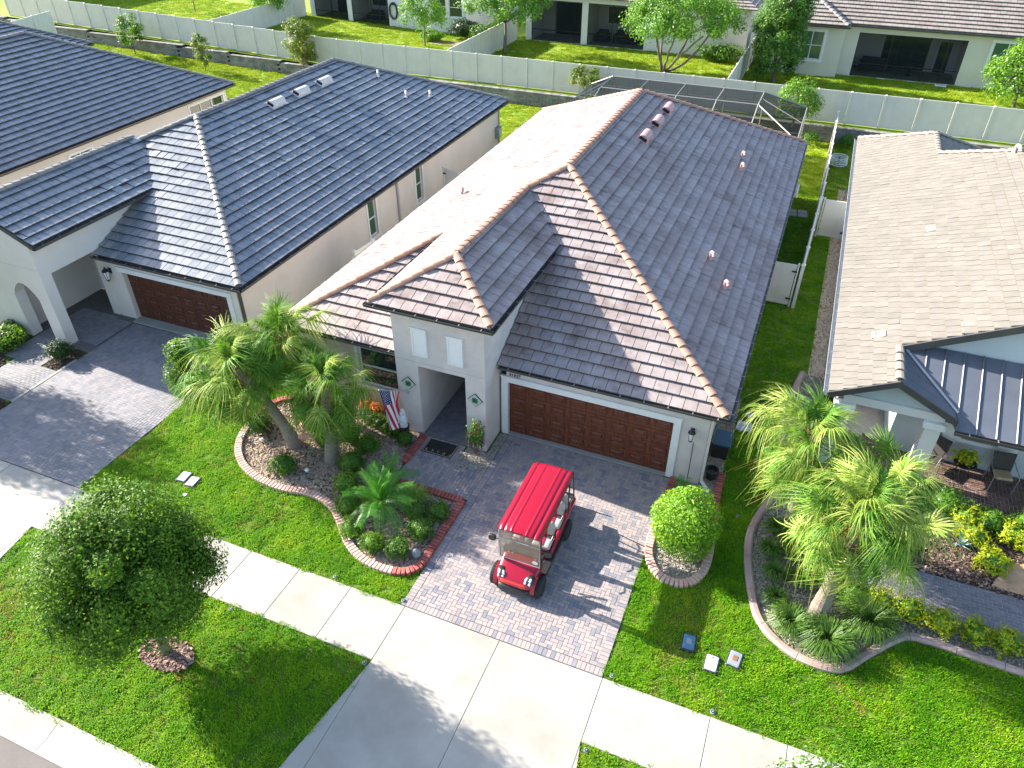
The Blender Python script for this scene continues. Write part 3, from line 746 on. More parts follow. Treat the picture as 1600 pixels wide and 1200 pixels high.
# ---------------------------------------------------------------- retaining wall
rw = thing("retaining_wall", (-10, 31.8, 0), "long low grey block retaining wall under the white rear fence", "retaining wall")
cz = MB(); cz.box((-75, 31.82, -.1), (20, 31.94, .72)); core = cz.build("wall_core", Mt['soil'], rw)
blk = MB(); cap = []
x = -62.; rr = random.Random(4); bm_full = {}
def block_mesh(w, h, d=.22):
    key = (round(w, 2), h)
    if key not in bm_full:
        mb = MB(); mb.bbox((-w/2+.006, -d/2, .004), (w/2-.006, d/2, h-.004), .012); bm_full[key] = mb.mesh("block", Mt['stone_wall'])
    return bm_full[key]
n_blk = 0
for c in range(5):
    x = -62+(.23 if c % 2 else 0)
    while x < 19:
        w = .46; xc = x+w/2; z = c*.155+floor(zt(xc)/.155)*.155 if xc < -27 else c*.155
        vis = (-12.5 < xc < -7.3) or (3.5 < xc < 9.5)
        if vis and n_blk < 150: link("block", block_mesh(.46, .155), rw, (xc, 31.75+rr.uniform(-.012, .012), z)); n_blk += 1
        else:
            y = 31.75+rr.uniform(-.014, .014); blk.bbox((x+.006, y-.11, z+.003), (x+w-.006, y+.11, z+.152), .01)
        x += w
blk.build("block_courses", Mt['stone_wall'], rw)['kind'] = 'stuff'
xx = -62.
while xx < 19:
    z = .775+(floor(zt(xx)/.155)*.155 if xx < -27 else 0)
    link("cap_stone", block_mesh(.61, .09, .34), rw, (xx+.3, 31.78, z)); xx += .61

# ---------------------------------------------------------------- vinyl fences
def panel_mesh(w, h):
    mb = MB(); n = 9; pw = (w-.02)/n
    for i in range(n): mb.box((-w/2+.01+i*pw+.003, -.011, .08), (-w/2+.01+(i+1)*pw-.003, .011, h-.08))
    mb.box((-w/2+.01, -.006, .08), (w/2-.01, .006, h-.08))
    mb.box((-w/2, -.026, .02), (w/2, .026, .13)); mb.box((-w/2, -.026, h-.13), (w/2, .026, h-.01))
    return mb.mesh("panel", Mt['vinyl'])
def post_mesh(h):
    mb = MB(); mb.box((-.06, -.06, 0), (.06, .06, h)); mb.add([(-.075, -.075, h), (.075, -.075, h), (.075, .075, h), (-.075, .075, h), (0, 0, h+.06), (-.075, -.075, h-.03), (.075, -.075, h-.03), (.075, .075, h-.03), (-.075, .075, h-.03)], [(0, 1, 4), (1, 2, 4), (2, 3, 4), (3, 0, 4), (5, 6, 1, 0), (6, 7, 2, 1), (7, 8, 3, 2), (8, 5, 0, 3)]); return mb.mesh("post", Mt['vinyl'])
_pm = {}
def fence(a, b, z, h, label, step=1.83, zf=None, first=True, last=True):
    a, b = Vector(a), Vector(b); L = (b-a).length; n = max(1, round(L/step)); st = L/n; an = atan2(b.y-a.y, b.x-a.x)
    root = thing("vinyl_fence", (a.x, a.y, z), label, "fence")
    k = (round(st, 3), h)
    if k not in _pm: _pm[k] = (panel_mesh(st-.12, h), post_mesh(h+.04))
    pm, po = _pm[k]
    for i in range(n+1):
        p = a+(b-a)*(i/n); zz = z+(zf(p.x) if zf else 0)
        if (i > 0 or first) and (i < n or last): link("post", po, root, (p.x, p.y, zz-.05 if i else zz), rot=(0, 0, an))
        if i < n:
            q = a+(b-a)*((i+.5)/n); z2 = z+(zf(q.x) if zf else 0); link("fence_panel", pm, root, (q.x, q.y, z2), rot=(0, 0, an))
    return root
fence((-8.5-1.83*28, 32.4), (-8.5+1.83*15, 32.4), .9, 1.83, "long white vinyl privacy fence running across the picture on the retaining wall", zf=zt)
fence((-18.1, 32.55), (-18.1, 45.2), .9, 1.83, "white fence dividing the two rear yards, beside the brown clipped hedge", first=False)
fence((.85, 32.55), (.85, 48), .9, 1.83, "pale cross fence between the tall green columnar tree and the yard with the multi-stemmed tree", first=False)
fence((-38.6, 32.55), (-38.6, 45.2), .9+.3, 1.83, "white cross fence at the top left next to the small leafy tree", first=False)
fence((-49.9, 28.6), (-49.1, 24.6), 1.8, 1.83, "short white fence return at the far top left corner", first=False)
fence((7.48, 17.95), (7.5, 31.6), 0, 1.8, "long side fence seen along its top between the brown roof and the tan roof")
fence((7.3, 11.0), (7.44, 17.83), 0, 1.8, "nearer side fence running between the two white gates on the right")
def gate(a, b, label, hinge_right=True, h=1.72):
    a, b = Vector(a), Vector(b); L = (b-a).length; an = atan2(b.y-a.y, b.x-a.x)
    g = thing("gate", (a.x, a.y, 0), label, "gate")
    c = (a+b)/2
    key = ('g', round(L, 2))
    if key not in _pm: _pm[key] = panel_mesh(L-.1, h)
    link("gate_panel", _pm[key], g, (c.x, c.y, .08), rot=(0, 0, an))
    po = post_mesh(h+.1)
    for p in (a, b): link("gate_stile", po, g, (p.x, p.y, .02), rot=(0, 0, an), scale=(.5, .5, 1))
    p = b if hinge_right else a; s = -1 if hinge_right else 1
    t = (b-a).normalized(); nn = Vector((t.y, -t.x))
    for z in (.35, 1.5):
        q = p+t*s*.1+nn*.05; box("hinge", Mt['black'], (q.x-.09, q.y-.02, z), (q.x+.09, q.y+.02, z+.06), g, rz=an)
    return g
gate((6.0, 11.0), (7.14, 10.98), "nearer white gate sticking out from the brown roofed house into the dark side yard")
gate((7.62, 17.9), (8.78, 17.9), "white gate closing the strip against the tan roofed house")
gate((-9.6, 14.9), (-8.35, 14.5), "white gate with black latch beside the pink grey wall of the blue roofed house", hinge_right=False)
fence((-8.75, 5.6), (-8.65, 6.75), 0, 1.8, "small white fence screen below the windows of the blue roofed house")
# ================================================================ HOUSES
def frame(a, b, z0=0.):
    """local X along the wall, Y into the building, Z up; front faces seen from outside when a->b runs with the outside on its right"""
    a = Vector((a[0], a[1], z0)); b = Vector((b[0], b[1], z0)); t = (b-a).normalized(); inn = Vector((-t.y, t.x, 0))
    m = Matrix(((t.x, inn.x, 0, a.x), (t.y, inn.y, 0, a.y), (0, 0, 1, z0), (0, 0, 0, 1)))
    return m, (b-a).length

def wall(root, m, a, b, z0, z1, openings=(), th=.2, name="wall", arch=None):
    M, L = frame(a, b)
    mb = MB(M)
    xs = sorted(set([0, L]+[v for o in openings for v in o[:2]])); zs = sorted(set([z0, z1]+[v for o in openings for v in o[2:4]]))
    def solid(x, z): return not any(o[0] < x < o[1] and o[2] < z < o[3] for o in openings)
    for i in range(len(xs)-1):
        for j in range(len(zs)-1):
            xm, zm = (xs[i]+xs[i+1])/2, (zs[j]+zs[j+1])/2
            if solid(xm, zm):
                X0, X1, Z0, Z1 = xs[i], xs[i+1], zs[j], zs[j+1]
                mb.add([(X0, 0, Z0), (X1, 0, Z0), (X1, 0, Z1), (X0, 0, Z1)], [(0, 1, 2, 3)])
                mb.add([(X0, th, Z0), (X1, th, Z0), (X1, th, Z1), (X0, th, Z1)], [(3, 2, 1, 0)])
    for (o0, o1, h0, h1) in [o[:4] for o in openings]:
        e = [((o0, h0), (o0, h1)), ((o1, h1), (o1, h0)), ((o0, h1), (o1, h1))]
        if h0 > z0+.01: e.append(((o1, h0), (o0, h0)))
        for p, q in e: mb.add([(p[0], 0, p[1]), (q[0], 0, q[1]), (q[0], th, q[1]), (p[0], th, p[1])], [(0, 1, 2, 3)])
    mb.add([(.003, 0, z1), (L-.003, 0, z1), (L-.003, th-.003, z1-.004), (.003, th-.003, z1-.004)], [(0, 1, 2, 3)])
    return mb.build(name, m, root)

def fbox(root, name, m, M, a, b, e=0):
    mb = MB(M)
    if e: mb.bbox(a, b, e)
    else: mb.box(a, b)
    return mb.build(name, m, root)

def window(root, a, b, s0, s1, h0, h1, glass='glass_g', trim=.11, trim_m='trim', split=True, cols=1, depth=.09, sash='trim', blind=False):
    M, L = frame(a, b)
    t = trim; mb = MB(M)
    if t:
        mb.box((s0-t, -.035, h1), (s1+t, .02, h1+t)); mb.box((s0-t, -.035, h0), (s0, .02, h1)); mb.box((s1, -.035, h0), (s1+t, .02, h1)); mb.box((s0-t-.03, -.06, h0-t), (s1+t+.03, .02, h0))
        fr = mb.build("window", Mt[trim_m], root)
    else:
        mb.box((s0, depth-.02, h0), (s1, depth-.01, h0+.03)); fr = mb.build("window", Mt[sash], root)
    mb = MB(M); w = .045; d0, d1 = depth-.03, depth+.02
    mb.box((s0, d0, h0), (s0+w, d1, h1)); mb.box((s1-w, d0, h0), (s1, d1, h1)); mb.box((s0+w, d0, h0), (s1-w, d1, h0+w)); mb.box((s0+w, d0, h1-w), (s1-w, d1, h1))
    cw = (s1-s0)/cols
    for c in range(1, cols): mb.box((s0+c*cw-.03, d0-.005, h0+w), (s0+c*cw+.03, d1, h1-w))
    if split: mb.box((s0+w, d0-.008, (h0+h1)/2-.022), (s1-w, d1-.01, (h0+h1)/2+.022))
    mb.build("window_frame", Mt[sash], fr)
    for c in range(cols):
        for (z0, z1) in (((h0, (h0+h1)/2), ((h0+h1)/2, h1)) if split else ((h0, h1),)):
            mb = MB(M); mb.box((s0+c*cw+.01, depth, z0+.01), (s0+(c+1)*cw-.01, depth+.008, z1-.01)); mb.build("pane", Mt[glass], fr)
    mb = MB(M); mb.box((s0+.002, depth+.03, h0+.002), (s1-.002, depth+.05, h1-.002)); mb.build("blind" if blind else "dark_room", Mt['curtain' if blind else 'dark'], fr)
    return fr

def garage_door(root, a, b, s0, s1, z0, z1, cols=8, rows=4, m='wood', depth=.12):
    M, L = frame(a, b)
    mb = MB(M); mb.box((s0, depth, z0), (s1, depth+.04, z1)); d = mb.build("garage_door", Mt[m], root)
    cw = (s1-s0)/cols; rh = (z1-z0)/rows
    for r in range(rows):
        fbox(d, "door_section", Mt[m], M, (s0+.01, depth-.022, z0+r*rh+.006), (s1-.01, depth-.001, z0+(r+1)*rh-.006))
    fr = MB(); w = cw*.76; h = rh*.60
    # a raised panel: bevelled outer lip, sunk field, raised centre
    def rp():
        q = MB(); 
        def ring(i, y): return [(-w/2+i, y, -h/2+i), (w/2-i, y, -h/2+i), (w/2-i, y, h/2-i), (-w/2+i, y, h/2-i)]
        rs = [ring(0, 0), ring(.012, -.026), ring(.03, -.026), ring(.045, -.004), ring(.075, -.004), ring(.10, -.022)]
        v = [p for rg in rs for p in rg]; f = []
        for k in range(len(rs)-1):
            for i in range(4): f.append((k*4+i, k*4+(i+1) % 4, (k+1)*4+(i+1) % 4, (k+1)*4+i))
        f.append((20, 21, 22, 23)); q.add(v, f); return q.mesh("door_panel", Mt[m])
    me = rp(); M3 = M.to_3x3().to_4x4()
    for r in range(rows):
        for c in range(cols):
            p = M @ Vector((s0+(c+.5)*cw, depth-.023, z0+(r+.5)*rh)); mm = M3.copy(); mm.translation = p; link("door_panel", me, d, mat4=mm)
    return d

# ---------------------------------------------------------------- roofs
_tile_cache = {}
class Roof:
    def __init__(s, root, m, mcap, e=.371, w=.352, th=.085):
        s.root = root; s.m = m; s.mcap = mcap; s.e = e; s.w = w; s.th = th; s.pcs = []; s.planes = MB(); s.jit = 1.
        r = tag(box("roof_deck_edge", Mt['underlay'], (root.location.x-.1, root.location.y-.1, 2.0), (root.location.x+.1, root.location.y+.1, 2.1)), None) if False else None
    def plane(s, P, o, zo, u, v, p, stag=True, off=0.):
        """P convex plan polygon, o a plan point on the eave at height zo, u along the eave, v uphill, p pitch"""
        th = math.atan(p); c, sn = cos(th), sin(th)
        def st(x, y): dx, dy = x-o[0], y-o[1]; return (dx*u[0]+dy*u[1], (dx*v[0]+dy*v[1])/c)
        Q = ccw([st(x, y) for x, y in P]); U = Vector((u[0], u[1], 0)); V = Vector((v[0]*c, v[1]*c, sn)); Nn = U.cross(V)
        if Nn.z < 0: Nn = -Nn
        O = Vector((o[0], o[1], zo))
        def W(a, b, h): return O+U*a+V*b+Nn*h
        s.planes.add([tuple(W(a, b, .0)) for a, b in Q], [tuple(range(len(Q)))])
        smin = min(q[0] for q in Q); smax = max(q[0] for q in Q); tmin = min(q[1] for q in Q); tmax = max(q[1] for q in Q)
        e, w = s.e, s.w
        j0 = floor(tmin/e); j = j0
        while j*e < tmax-.02:
            off_ = (w/2 if (j % 2 and stag) else 0)+off
            i = floor((smin-off_)/w)
            while i*w+off_ < smax:
                a0, b0 = i*w+off_, j*e; g = .008
                sub = [(a0+g, b0), (a0+w-g, b0), (a0+w-g, b0+e+.0), (a0+g, b0+e+.0)]
                cpoly = clip(sub, Q)
                if len(cpoly) > 2:
                    ar = area(cpoly)
                    if ar > (w*e)*.04:
                        ctr = W(a0+w/2, b0+e/2, 0)
                        s.pcs.append(((ctr-CAM).length, ar > (w-2*g)*e*.995, (a0, b0), cpoly, (O, U, V, Nn), ctr))
                i += 1
            j += 1
    def finish(s, n_ind=290, bias=None):
        dk = s.planes.build("roof", Mt['underlay'], s.root)
        s.deck = dk
        w, e, th, g = s.w, s.e, s.th, .008
        mb = MB(); mb.add([(-w/2+g, 0, .042), (w/2-g, 0, .042), (w/2-g, e, 0), (-w/2+g, e, 0), (-w/2+g, 0, th), (w/2-g, 0, th), (w/2-g, e, .010), (-w/2+g, e, .010)],
                          [(4, 5, 6, 7), (0, 1, 5, 4), (1, 2, 6, 5), (3, 0, 4, 7), (2, 3, 7, 6)])
        me = mb.mesh("tile", Mt[s.m])
        pcs = sorted(s.pcs, key=lambda q: (bias(q[5]) if bias else q[0])); rest = MB(); n = 0
        for d, full, (a0, b0), cp, (O, U, V, Nn), ctr in pcs:
            vis = n < n_ind and full and inview(ctr.x, ctr.y, ctr.z, 0)
            tw = R.gauss(0, .0022)*s.jit; tl = R.gauss(0, .0018)*s.jit
            if vis:
                p = O+U*(a0+w/2)+V*b0
                m4 = Matrix(((U.x, V.x, Nn.x, p.x), (U.y, V.y, Nn.y, p.y), (U.z, V.z, Nn.z, p.z), (0, 0, 0, 1))) @ Matrix.Rotation(R.gauss(0, .007), 4, 'X') @ Matrix.Rotation(R.gauss(0, .006), 4, 'Y')
                if U.cross(V).z < 0: m4 = m4
                link("tile", me, dk, mat4=m4); n += 1
            else:
                k = len(cp); lo = [tuple(O+U*a+V*b+Nn*max(.0, .042*(1-(b-b0)/e))) for a, b in cp]
                hi = [tuple(O+U*a+V*b+Nn*(th+tl+(.010-th+tw*2)*((b-b0)/e)+tw*(a-a0-w/2)*6)) for a, b in cp]
                fs = [tuple(range(k, 2*k))]+[(i, (i+1) % k, k+(i+1) % k, k+i) for i in range(k)]
                rest.add(lo+hi, fs)
        o = rest.build("tile_field", Mt[s.m], dk); o['kind'] = 'stuff'
        return dk
    def caps(s, a, b, r=.125, step=.33, kind='ridge_cap', lift=.02, max_n=400):
        """overlapping ridge tiles from the low end a to the high end b"""
        a, b = Vector(a), Vector(b); L = (b-a).length; n = max(1, int(L/step)); t = (b-a).normalized()
        side = t.cross(Vector((0, 0, 1))).normalized(); up = side.cross(t).normalized()
        key = (s.mcap, r)
        if key not in _tile_cache:
            mb = MB(); l = .42; v = []; N = 6
            for (x, rr, zz) in ((0, r, .03), (l, r*.84, .0)):
                for k in range(N+1):
                    an = pi*k/N; v.append((x, rr*cos(an)*1.05, rr*sin(an)*.72+zz-.02))
            for (x, rr, zz) in ((0, r-.018, .03),):
                for k in range(N+1):
                    an = pi*k/N; v.append((x, rr*cos(an)*1.05, rr*sin(an)*.72+zz-.035))
            f = [(k, k+1, N+1+k+1, N+1+k) for k in range(N)]+[(k+1, k, 2*(N+1)+k, 2*(N+1)+k+1) for k in range(N)]
            mb.add(v, f); _tile_cache[key] = mb.mesh("ridge_cap", Mt[s.mcap])
        me = _tile_cache[key]; st = L/n
        bed = MB(); q = side*(r*.8)
        bed.add([tuple(a-q-up*.03), tuple(a+q-up*.03), tuple(b+q-up*.03), tuple(b-q-up*.03), tuple(a+up*.05), tuple(b+up*.05)], [(0, 4, 5, 3), (1, 2, 5, 4), (0, 1, 4), (2, 3, 5)])
        bed.build("ridge_bedding", Mt[s.mcap], s.deck)
        for i in range(n):
            p = a+t*(i*st)+up*lift+Vector((0, 0, R.uniform(-.004, .004)))
            m4 = Matrix(((t.x, -side.x, up.x, p.x), (t.y, -side.y, up.y, p.y), (t.z, -side.z, up.z, p.z), (0, 0, 0, 1))) @ Matrix.Rotation(R.uniform(-.02, .02), 4, 'Z')
            link(kind, me, s.deck, mat4=m4)

def gutter(root, a, b, z, out, m='gutter', w=.12, h=.11, hang=.6, hm='bronze'):
    """open channel along an eave edge; out = plan unit vector away from the house"""
    a, b = Vector(a), Vector(b); t = (b-a).normalized(); o = Vector(out); L = (b-a).length
    M = Matrix(((t.x, o.x, 0, a.x), (t.y, o.y, 0, a.y), (0, 0, 1, z), (0, 0, 0, 1)))
    mb = MB(M); v = []; prof = [(.0, 0), (.0, -h), (w*.72, -h), (w*.8, -h*.45), (w, -h*.35), (w, 0), (w-.012, 0), (w-.012, -h*.33), (w*.8-.012, -h*.42), (w*.7, -h+.012), (.012, -h+.012), (.012, 0)]
    n = len(prof)
    mb.add([(x, p, q) for x in (0, L) for p, q in prof], [(i, n+i, n+(i+1) % n, (i+1) % n) for i in range(n)]+[(0, 1, 2, 9, 10, 11), (2, 3, 8, 9), (3, 4, 5, 6, 7, 8)]+[tuple(n+i for i in f[::-1]) for f in [(0, 1, 2, 9, 10, 11), (2, 3, 8, 9), (3, 4, 5, 6, 7, 8)]])
    g = mb.build("gutter", Mt[m], root)
    k = int(L/hang)
    hm_ = MB(); hm_.box((-.012, .005, -.006), (.012, w+.004, .004)); me = hm_.mesh("gutter_hanger", Mt[hm]); M3 = M.to_3x3().to_4x4()
    for i in range(k):
        mm = M3.copy(); mm.translation = M @ Vector(((i+.5)*L/k, 0, .002)); link("gutter_hanger", me, g, mat4=mm)
    return g

def downspout(root, x, y, z1, m='trim', dx=0, dy=-.35):
    mb = MB(); mb.box((x-.035, y-.045, .18), (x+.035, y+.045, z1)); mb.add([(x-.035, y-.045, .22), (x+.035, y-.045, .22), (x+.035, y+.045, .22), (x-.035, y+.045, .22), (x-.035+dx, y-.045+dy, .03), (x+.035+dx, y-.045+dy, .03), (x+.035+dx, y+.03+dy, .1), (x-.035+dx, y+.03+dy, .1)], [(0, 1, 5, 4), (1, 2, 6, 5), (2, 3, 7, 6), (3, 0, 4, 7), (4, 5, 6, 7)])
    return mb.build("downspout", Mt[m], root)

def soffit(root, P, z, m='soffit'):
    mb = MB(); mb.prism(ccw(P), z, z+.02); return mb.build("soffit", Mt[m], root)
def fascia(root, a, b, z0, z1, m='gutter', th=.03):
    M, L = frame(a, b); mb = MB(M); mb.box((0, 0, z0), (L, th, z1)); return mb.build("fascia", Mt[m], root)

def text_mesh(s, size, m, name, depth=.01):
    cu = bpy.data.curves.new(name, 'FONT'); cu.body = s; cu.size = size; cu.extrude = depth; cu.align_x = 'CENTER'; cu.align_y = 'CENTER'; cu.space_character = 1.25
    ob = bpy.data.objects.new(name, cu); C.objects.link(ob)
    dg = bpy.context.evaluated_depsgraph_get(); me = bpy.data.meshes.new_from_object(ob.evaluated_get(dg)); bpy.data.objects.remove(ob)
    me.materials.clear(); me.materials.append(Mt[m]); return me

def lantern(root, x, y, z, name="wall_lantern", s=1.):
    g = thing(name, (x, y, z), "", "lantern") if root is None else None
    par = g if g is not None else root
    mb = MB(); mb.box((x-.05*s, y-.02, z-.02*s), (x+.05*s, y, z+.14*s)); mb.tube([(x, y-.02, z+.08*s), (x, y-.13*s, z+.12*s)], .012*s, 6)
    o = mb.build("bracket", Mt['darkmetal'], par)
    mb = MB(); cy = y-.16*s
    mb.lathe([(.11*s, .0), (.085*s, .04*s), (.03*s, .09*s), (.012*s, .14*s)], (x, cy, z+.10*s), 8); mb.build("lantern_cap", Mt['darkmetal'], par)
    mb = MB(); mb.lathe([(.045*s, -.16*s), (.075*s, .0), (.08*s, .1*s)], (x, cy, z), 8); mb.build("lantern_glass", Mt['lens'], par)
    mb = MB()
    for k in range(4):
        an = pi/4+k*pi/2; mb.tube([(x+.05*s*cos(an), cy+.05*s*sin(an), z-.17*s), (x+.088*s*cos(an), cy+.088*s*sin(an), z+.1*s)], .008*s, 4)
    mb.lathe([(.055*s, -.19*s), (.05*s, -.16*s)], (x, cy, z), 8); mb.lathe([(.004, -.26*s), (.018*s, -.22*s), (.02*s, -.19*s)], (x, cy, z), 6)
    mb.build("lantern_cage", Mt['darkmetal'], par)
    return par

# ---------------------------------------------------------------- main house
HM = thing("house", (-.6, 11, 0), "central house with brown tiled hip roof, tall entry tower and wooden garage door", "house")
S = Mt['stucco']
wall(HM, S, (-.05, -.08), (5.8, -.08), 0, 2.57, [(.05, 4.91, -.1, 1.96)], th=.25)
wall(HM, S, (5.8, -.08), (5.8, 22.3), 0, 2.57, [(14.0, 15.2, .9, 2.1)])
wall(HM, S, (5.8, 22.3), (-7.0, 22.3), 0, 2.57, [(1.5, 6.5, 0, 2.2)])
wall(HM, S, (-7.0, 22.3), (-7.0, -.45), 0, 2.57)
wall(HM, S, (-7.0, -.45), (-3.09, -.45), 0, 2.57, [(2.18, 3.55, .8, 2.2)])
# tower (front, both sides) and the passage behind it
wall(HM, S, (-3.09, -1.1), (-.27, -1.1), 0, 4.42, [(.72, 2.21, -.1, 2.53)], th=.28, name="tower_wall")
wall(HM, S, (-.27, -1.1), (-.27, 3.9), 0, 4.42, name="tower_wall")
wall(HM, S, (-3.09, 3.2), (-3.09, -1.1), 0, 4.42, name="tower_wall")
wall(HM, S, (-2.37, -.82), (-2.37, 4.2), 0, 2.62, th=.1, name="passage_wall"); wall(HM, S, (-.88, 4.2), (-.88, -.82), 0, 2.62, th=.1, name="passage_wall")
box("passage_ceiling", Mt['soffit'], (-2.37, -.82, 2.6), (-.88, 4.2, 2.68), HM)
wall(HM, S, (-2.5, 4.2), (-.75, 4.2), 0, 2.62, [(.35, 1.35, 0, 2.1)], th=.12, name="passage_wall")
fd = fbox(HM, "front_door", Mt['wood_dk'], frame((-2.5, 4.2), (-.75, 4.2))[0], (.35, .05, .03), (1.35, .10, 2.1))
for i in range(3): fbox(fd, "door_panel", Mt['wood_dk'], frame((-2.5, 4.2), (-.75, 4.2))[0], (.47, .035, .2+i*.62), (1.23, .055, .68+i*.62), .008)
box("door_handle", Mt['chrome'], (-1.98, 4.2-.0, .98), (-1.95, 4.26, 1.12), fd)
# recessed looking white tower shutters
for x0, x1, z0, z1 in ((-2.46, -2.0, 2.93, 3.82), (-1.36, -.9, 2.90, 3.80)):
    mb = MB(); mb.box((x0, -1.15, z0), (x1, -1.1, z1)); p = mb.build("tower_panel", Mt['trim'], HM)
    mb = MB(); mb.box((x0-.025, -1.17, z1), (x1+.025, -1.1, z1+.03)); mb.build("panel_cap", Mt['trim'], p)
    mb = MB()
    for q in ((x0, z0, x0+.05, z1), (x1-.05, z0, x1, z1), (x0+.05, z1-.06, x1-.05, z1), (x0+.05, z0, x1-.05, z0+.06)): mb.box((q[0], -1.165, q[1]), (q[2], -1.151, q[3]))
    mb.build("panel_border", Mt['trim'], p)
    box("panel_field", Mt['white'], (x0+.055, -1.156, z0+.065), (x1-.055, -1.151, z1-.065), p)
# stucco score line across the tower front
box("control_joint", Mt['gutter_lt'], (-3.09, -1.103, 2.66), (-.27, -1.1, 2.672), HM)
# garage
garage_door(HM, (-.05, -.08), (5.8, -.08), .05, 4.91, .02, 1.955)
fr = MB(); fr.box((-.2, -.125, 0), (0, -.06, 1.96)); fr.box((4.86, -.125, 0), (5.06, -.06, 1.96)); fr.box((-.2, -.125, 1.96), (5.06, -.06, 2.13)); fr.box((-.23, -.145, 2.13), (5.09, -.06, 2.17))
fr.build("garage_surround", Mt['trim'], HM)
lip = MB(); lip.bbox((.0, -.13, -.03), (4.86, .05, .018), .008); lip.build("garage_threshold", Mt['concrete_old'], HM)
window(HM, (-7.0, -.45), (-3.09, -.45), 2.18, 3.55, .8, 2.2, glass='glass_d', blind=False)
window(HM, (5.8, -.08), (5.8, 22.3), 14.0, 15.2, .9, 2.1)
nm = text_mesh("31527", .118, 'darkmetal', "house_number")
mm = Matrix.Rotation(pi/2, 4, 'X'); mm.translation = Vector((.22, -.105, 2.238)); link("house_number", nm, HM, mat4=mm)
# diamond plaques either side of the entry
for i, x in enumerate((-2.72, -.58)):
    g = thing("wall_plaque", (x, -1.12, 1.84), ["diamond ceramic plaque with green emblem left of the entry, above the flag pole", "diamond ceramic plaque with green emblem right of the entry, above the flowering climber"][i], "wall plaque")
    def dia(r, y0, y1, m, nme, par):
        mb = MB(); mb.add([(x, y, 1.84+r) for y in (y0,)]+[(x-r, y0, 1.84), (x, y0, 1.84-r), (x+r, y0, 1.84), (x, y1, 1.84+r), (x-r, y1, 1.84), (x, y1, 1.84-r), (x+r, y1, 1.84)], [(3, 2, 1, 0)[::-1], (4, 5, 6, 7)[::-1], (0, 1, 5, 4), (1, 2, 6, 5), (2, 3, 7, 6), (3, 0, 4, 7)]); return mb.build(nme, m, par)
    dia(.235, -1.125, -1.10, Mt['darkmetal'], "frame", g); dia(.215, -1.135, -1.125, Mt['tile_dia'], "ceramic_face", g)
    mb = MB()
    for k in range(4):
        an = pi/4+k*pi/2; mb.tube([(x+.12*cos(an)*.8, -1.137, 1.84+.12*sin(an)*.8)]*1+[(x+.125*cos(an), -1.139, 1.84+.125*sin(an))], .012, 5)
    mb.build("border_dots", Mt['tile_grn'], g)
    mb = MB(); v = []
    for k in range(20):
        an = 2*pi*k/20; rr = .085 if k % 2 else .105; v.append((x+rr*cos(an), -1.143, 1.84+rr*sin(an)))
    mb.add(v+[(a_, -1.135, c_) for a_, b_, c_ in v], [tuple(range(20))]+[(k, (k+1) % 20, 20+(k+1) % 20, 20+k) for k in range(20)]); mb.build("leaf_emblem", Mt['tile_grn'], g)
    mb = MB()
    for k in range(5):
        an = pi/2+2*pi*k/5; mb.tube([(x+.02*cos(an), -1.144, 1.84+.02*sin(an)), (x+.07*cos(an), -1.146, 1.84+.07*sin(an))], [.008, .004], 4)
    mb.build("emblem_veins", Mt['dark_leaf'], g)
la = lantern(None, 5.38, -.08, 1.78); tag(la, "small dark lantern on the wall right of the wooden garage door", "lantern")
# roof
RM = Roof(HM, 'tile_main', 'cap_main')
EZ = 2.6
RM.plane([(6.22, -.3), (6.22, 22.7), (-.58, 15.9), (-.58, 6.5)], (6.22, -.3), EZ, (0, 1), (-1, 0), .5)
RM.plane([(-.24, -.3), (6.22, -.3), (-.24, 6.16)], (-.24, -.3), EZ, (1, 0), (0, 1), .5)
RM.plane([(-.24, 4.05), (-.24, 6.16), (-.58, 6.5), (-1.65, 5.43)], (-.24, -.3), EZ, (1, 0), (0, 1), .5)
RM.plane([(-7.4, 22.7), (-7.4, 5.43), (-1.65, 5.43), (-.58, 6.5), (-.58, 15.9)], (-7.4, 22.7), EZ, (0, -1), (1, 0), .5)
RM.plane([(-7.4, -.8), (-3.55, 3.05), (-3.55, 5.43), (-7.4, 5.43)], (-7.4, 22.7), EZ, (0, -1), (1, 0), .5)
RM.plane([(-3.55, -1.5), (-1.71, .34), (-1.65, 5.43), (-3.55, 5.43)], (-7.4, 22.7), EZ, (0, -1), (1, 0), .5, off=0)
RM.plane([(.13, -1.5), (.13, 3.7), (-1.65, 5.48), (-1.71, .34)], (.13, -1.5), 4.6, (0, 1), (-1, 0), .5)
RM.plane([(-3.55, -1.5), (.13, -1.5), (-1.71, .34)], (-3.55, -1.5), 4.56, (1, 0), (0, 1), .5)
RM.plane([(-7.4, -.8), (-3.1, -.8), (-3.1, 3.3), (-3.55, 3.05)], (-7.4, -.8), EZ, (1, 0), (0, 1), .5)
RM.plane([(-7.4, 22.7), (6.22, 22.7), (-.58, 15.9)][::-1], (6.22, 22.7), EZ, (-1, 0), (0, -1), .5)
RM.finish(295, bias=lambda c: (c-CAM).length+(0 if c.y < 5 else 20))
RM.caps((6.15, -.23, 2.65), (-.58, 6.5, 6.03)); RM.caps((-1.62, 5.46, 5.52), (-.58, 6.5, 6.03)); RM.caps((-.58, 6.5, 6.03), (-.58, 15.9, 6.03))
RM.caps((-1.70, .40, 5.5), (-1.62, 5.4, 5.52)); RM.caps((.08, -1.45, 4.63), (-1.71, .34, 5.5)); RM.caps((-3.5, -1.45, 4.6), (-1.71, .34, 5.5))
RM.caps((-7.33, -.73, 2.65), (-3.58, 3.02, 4.56)); RM.caps((6.15, 22.63, 2.65), (-.58, 15.9, 6.03)); RM.caps((-7.33, 22.63, 2.65), (-.58, 15.9, 6.03))
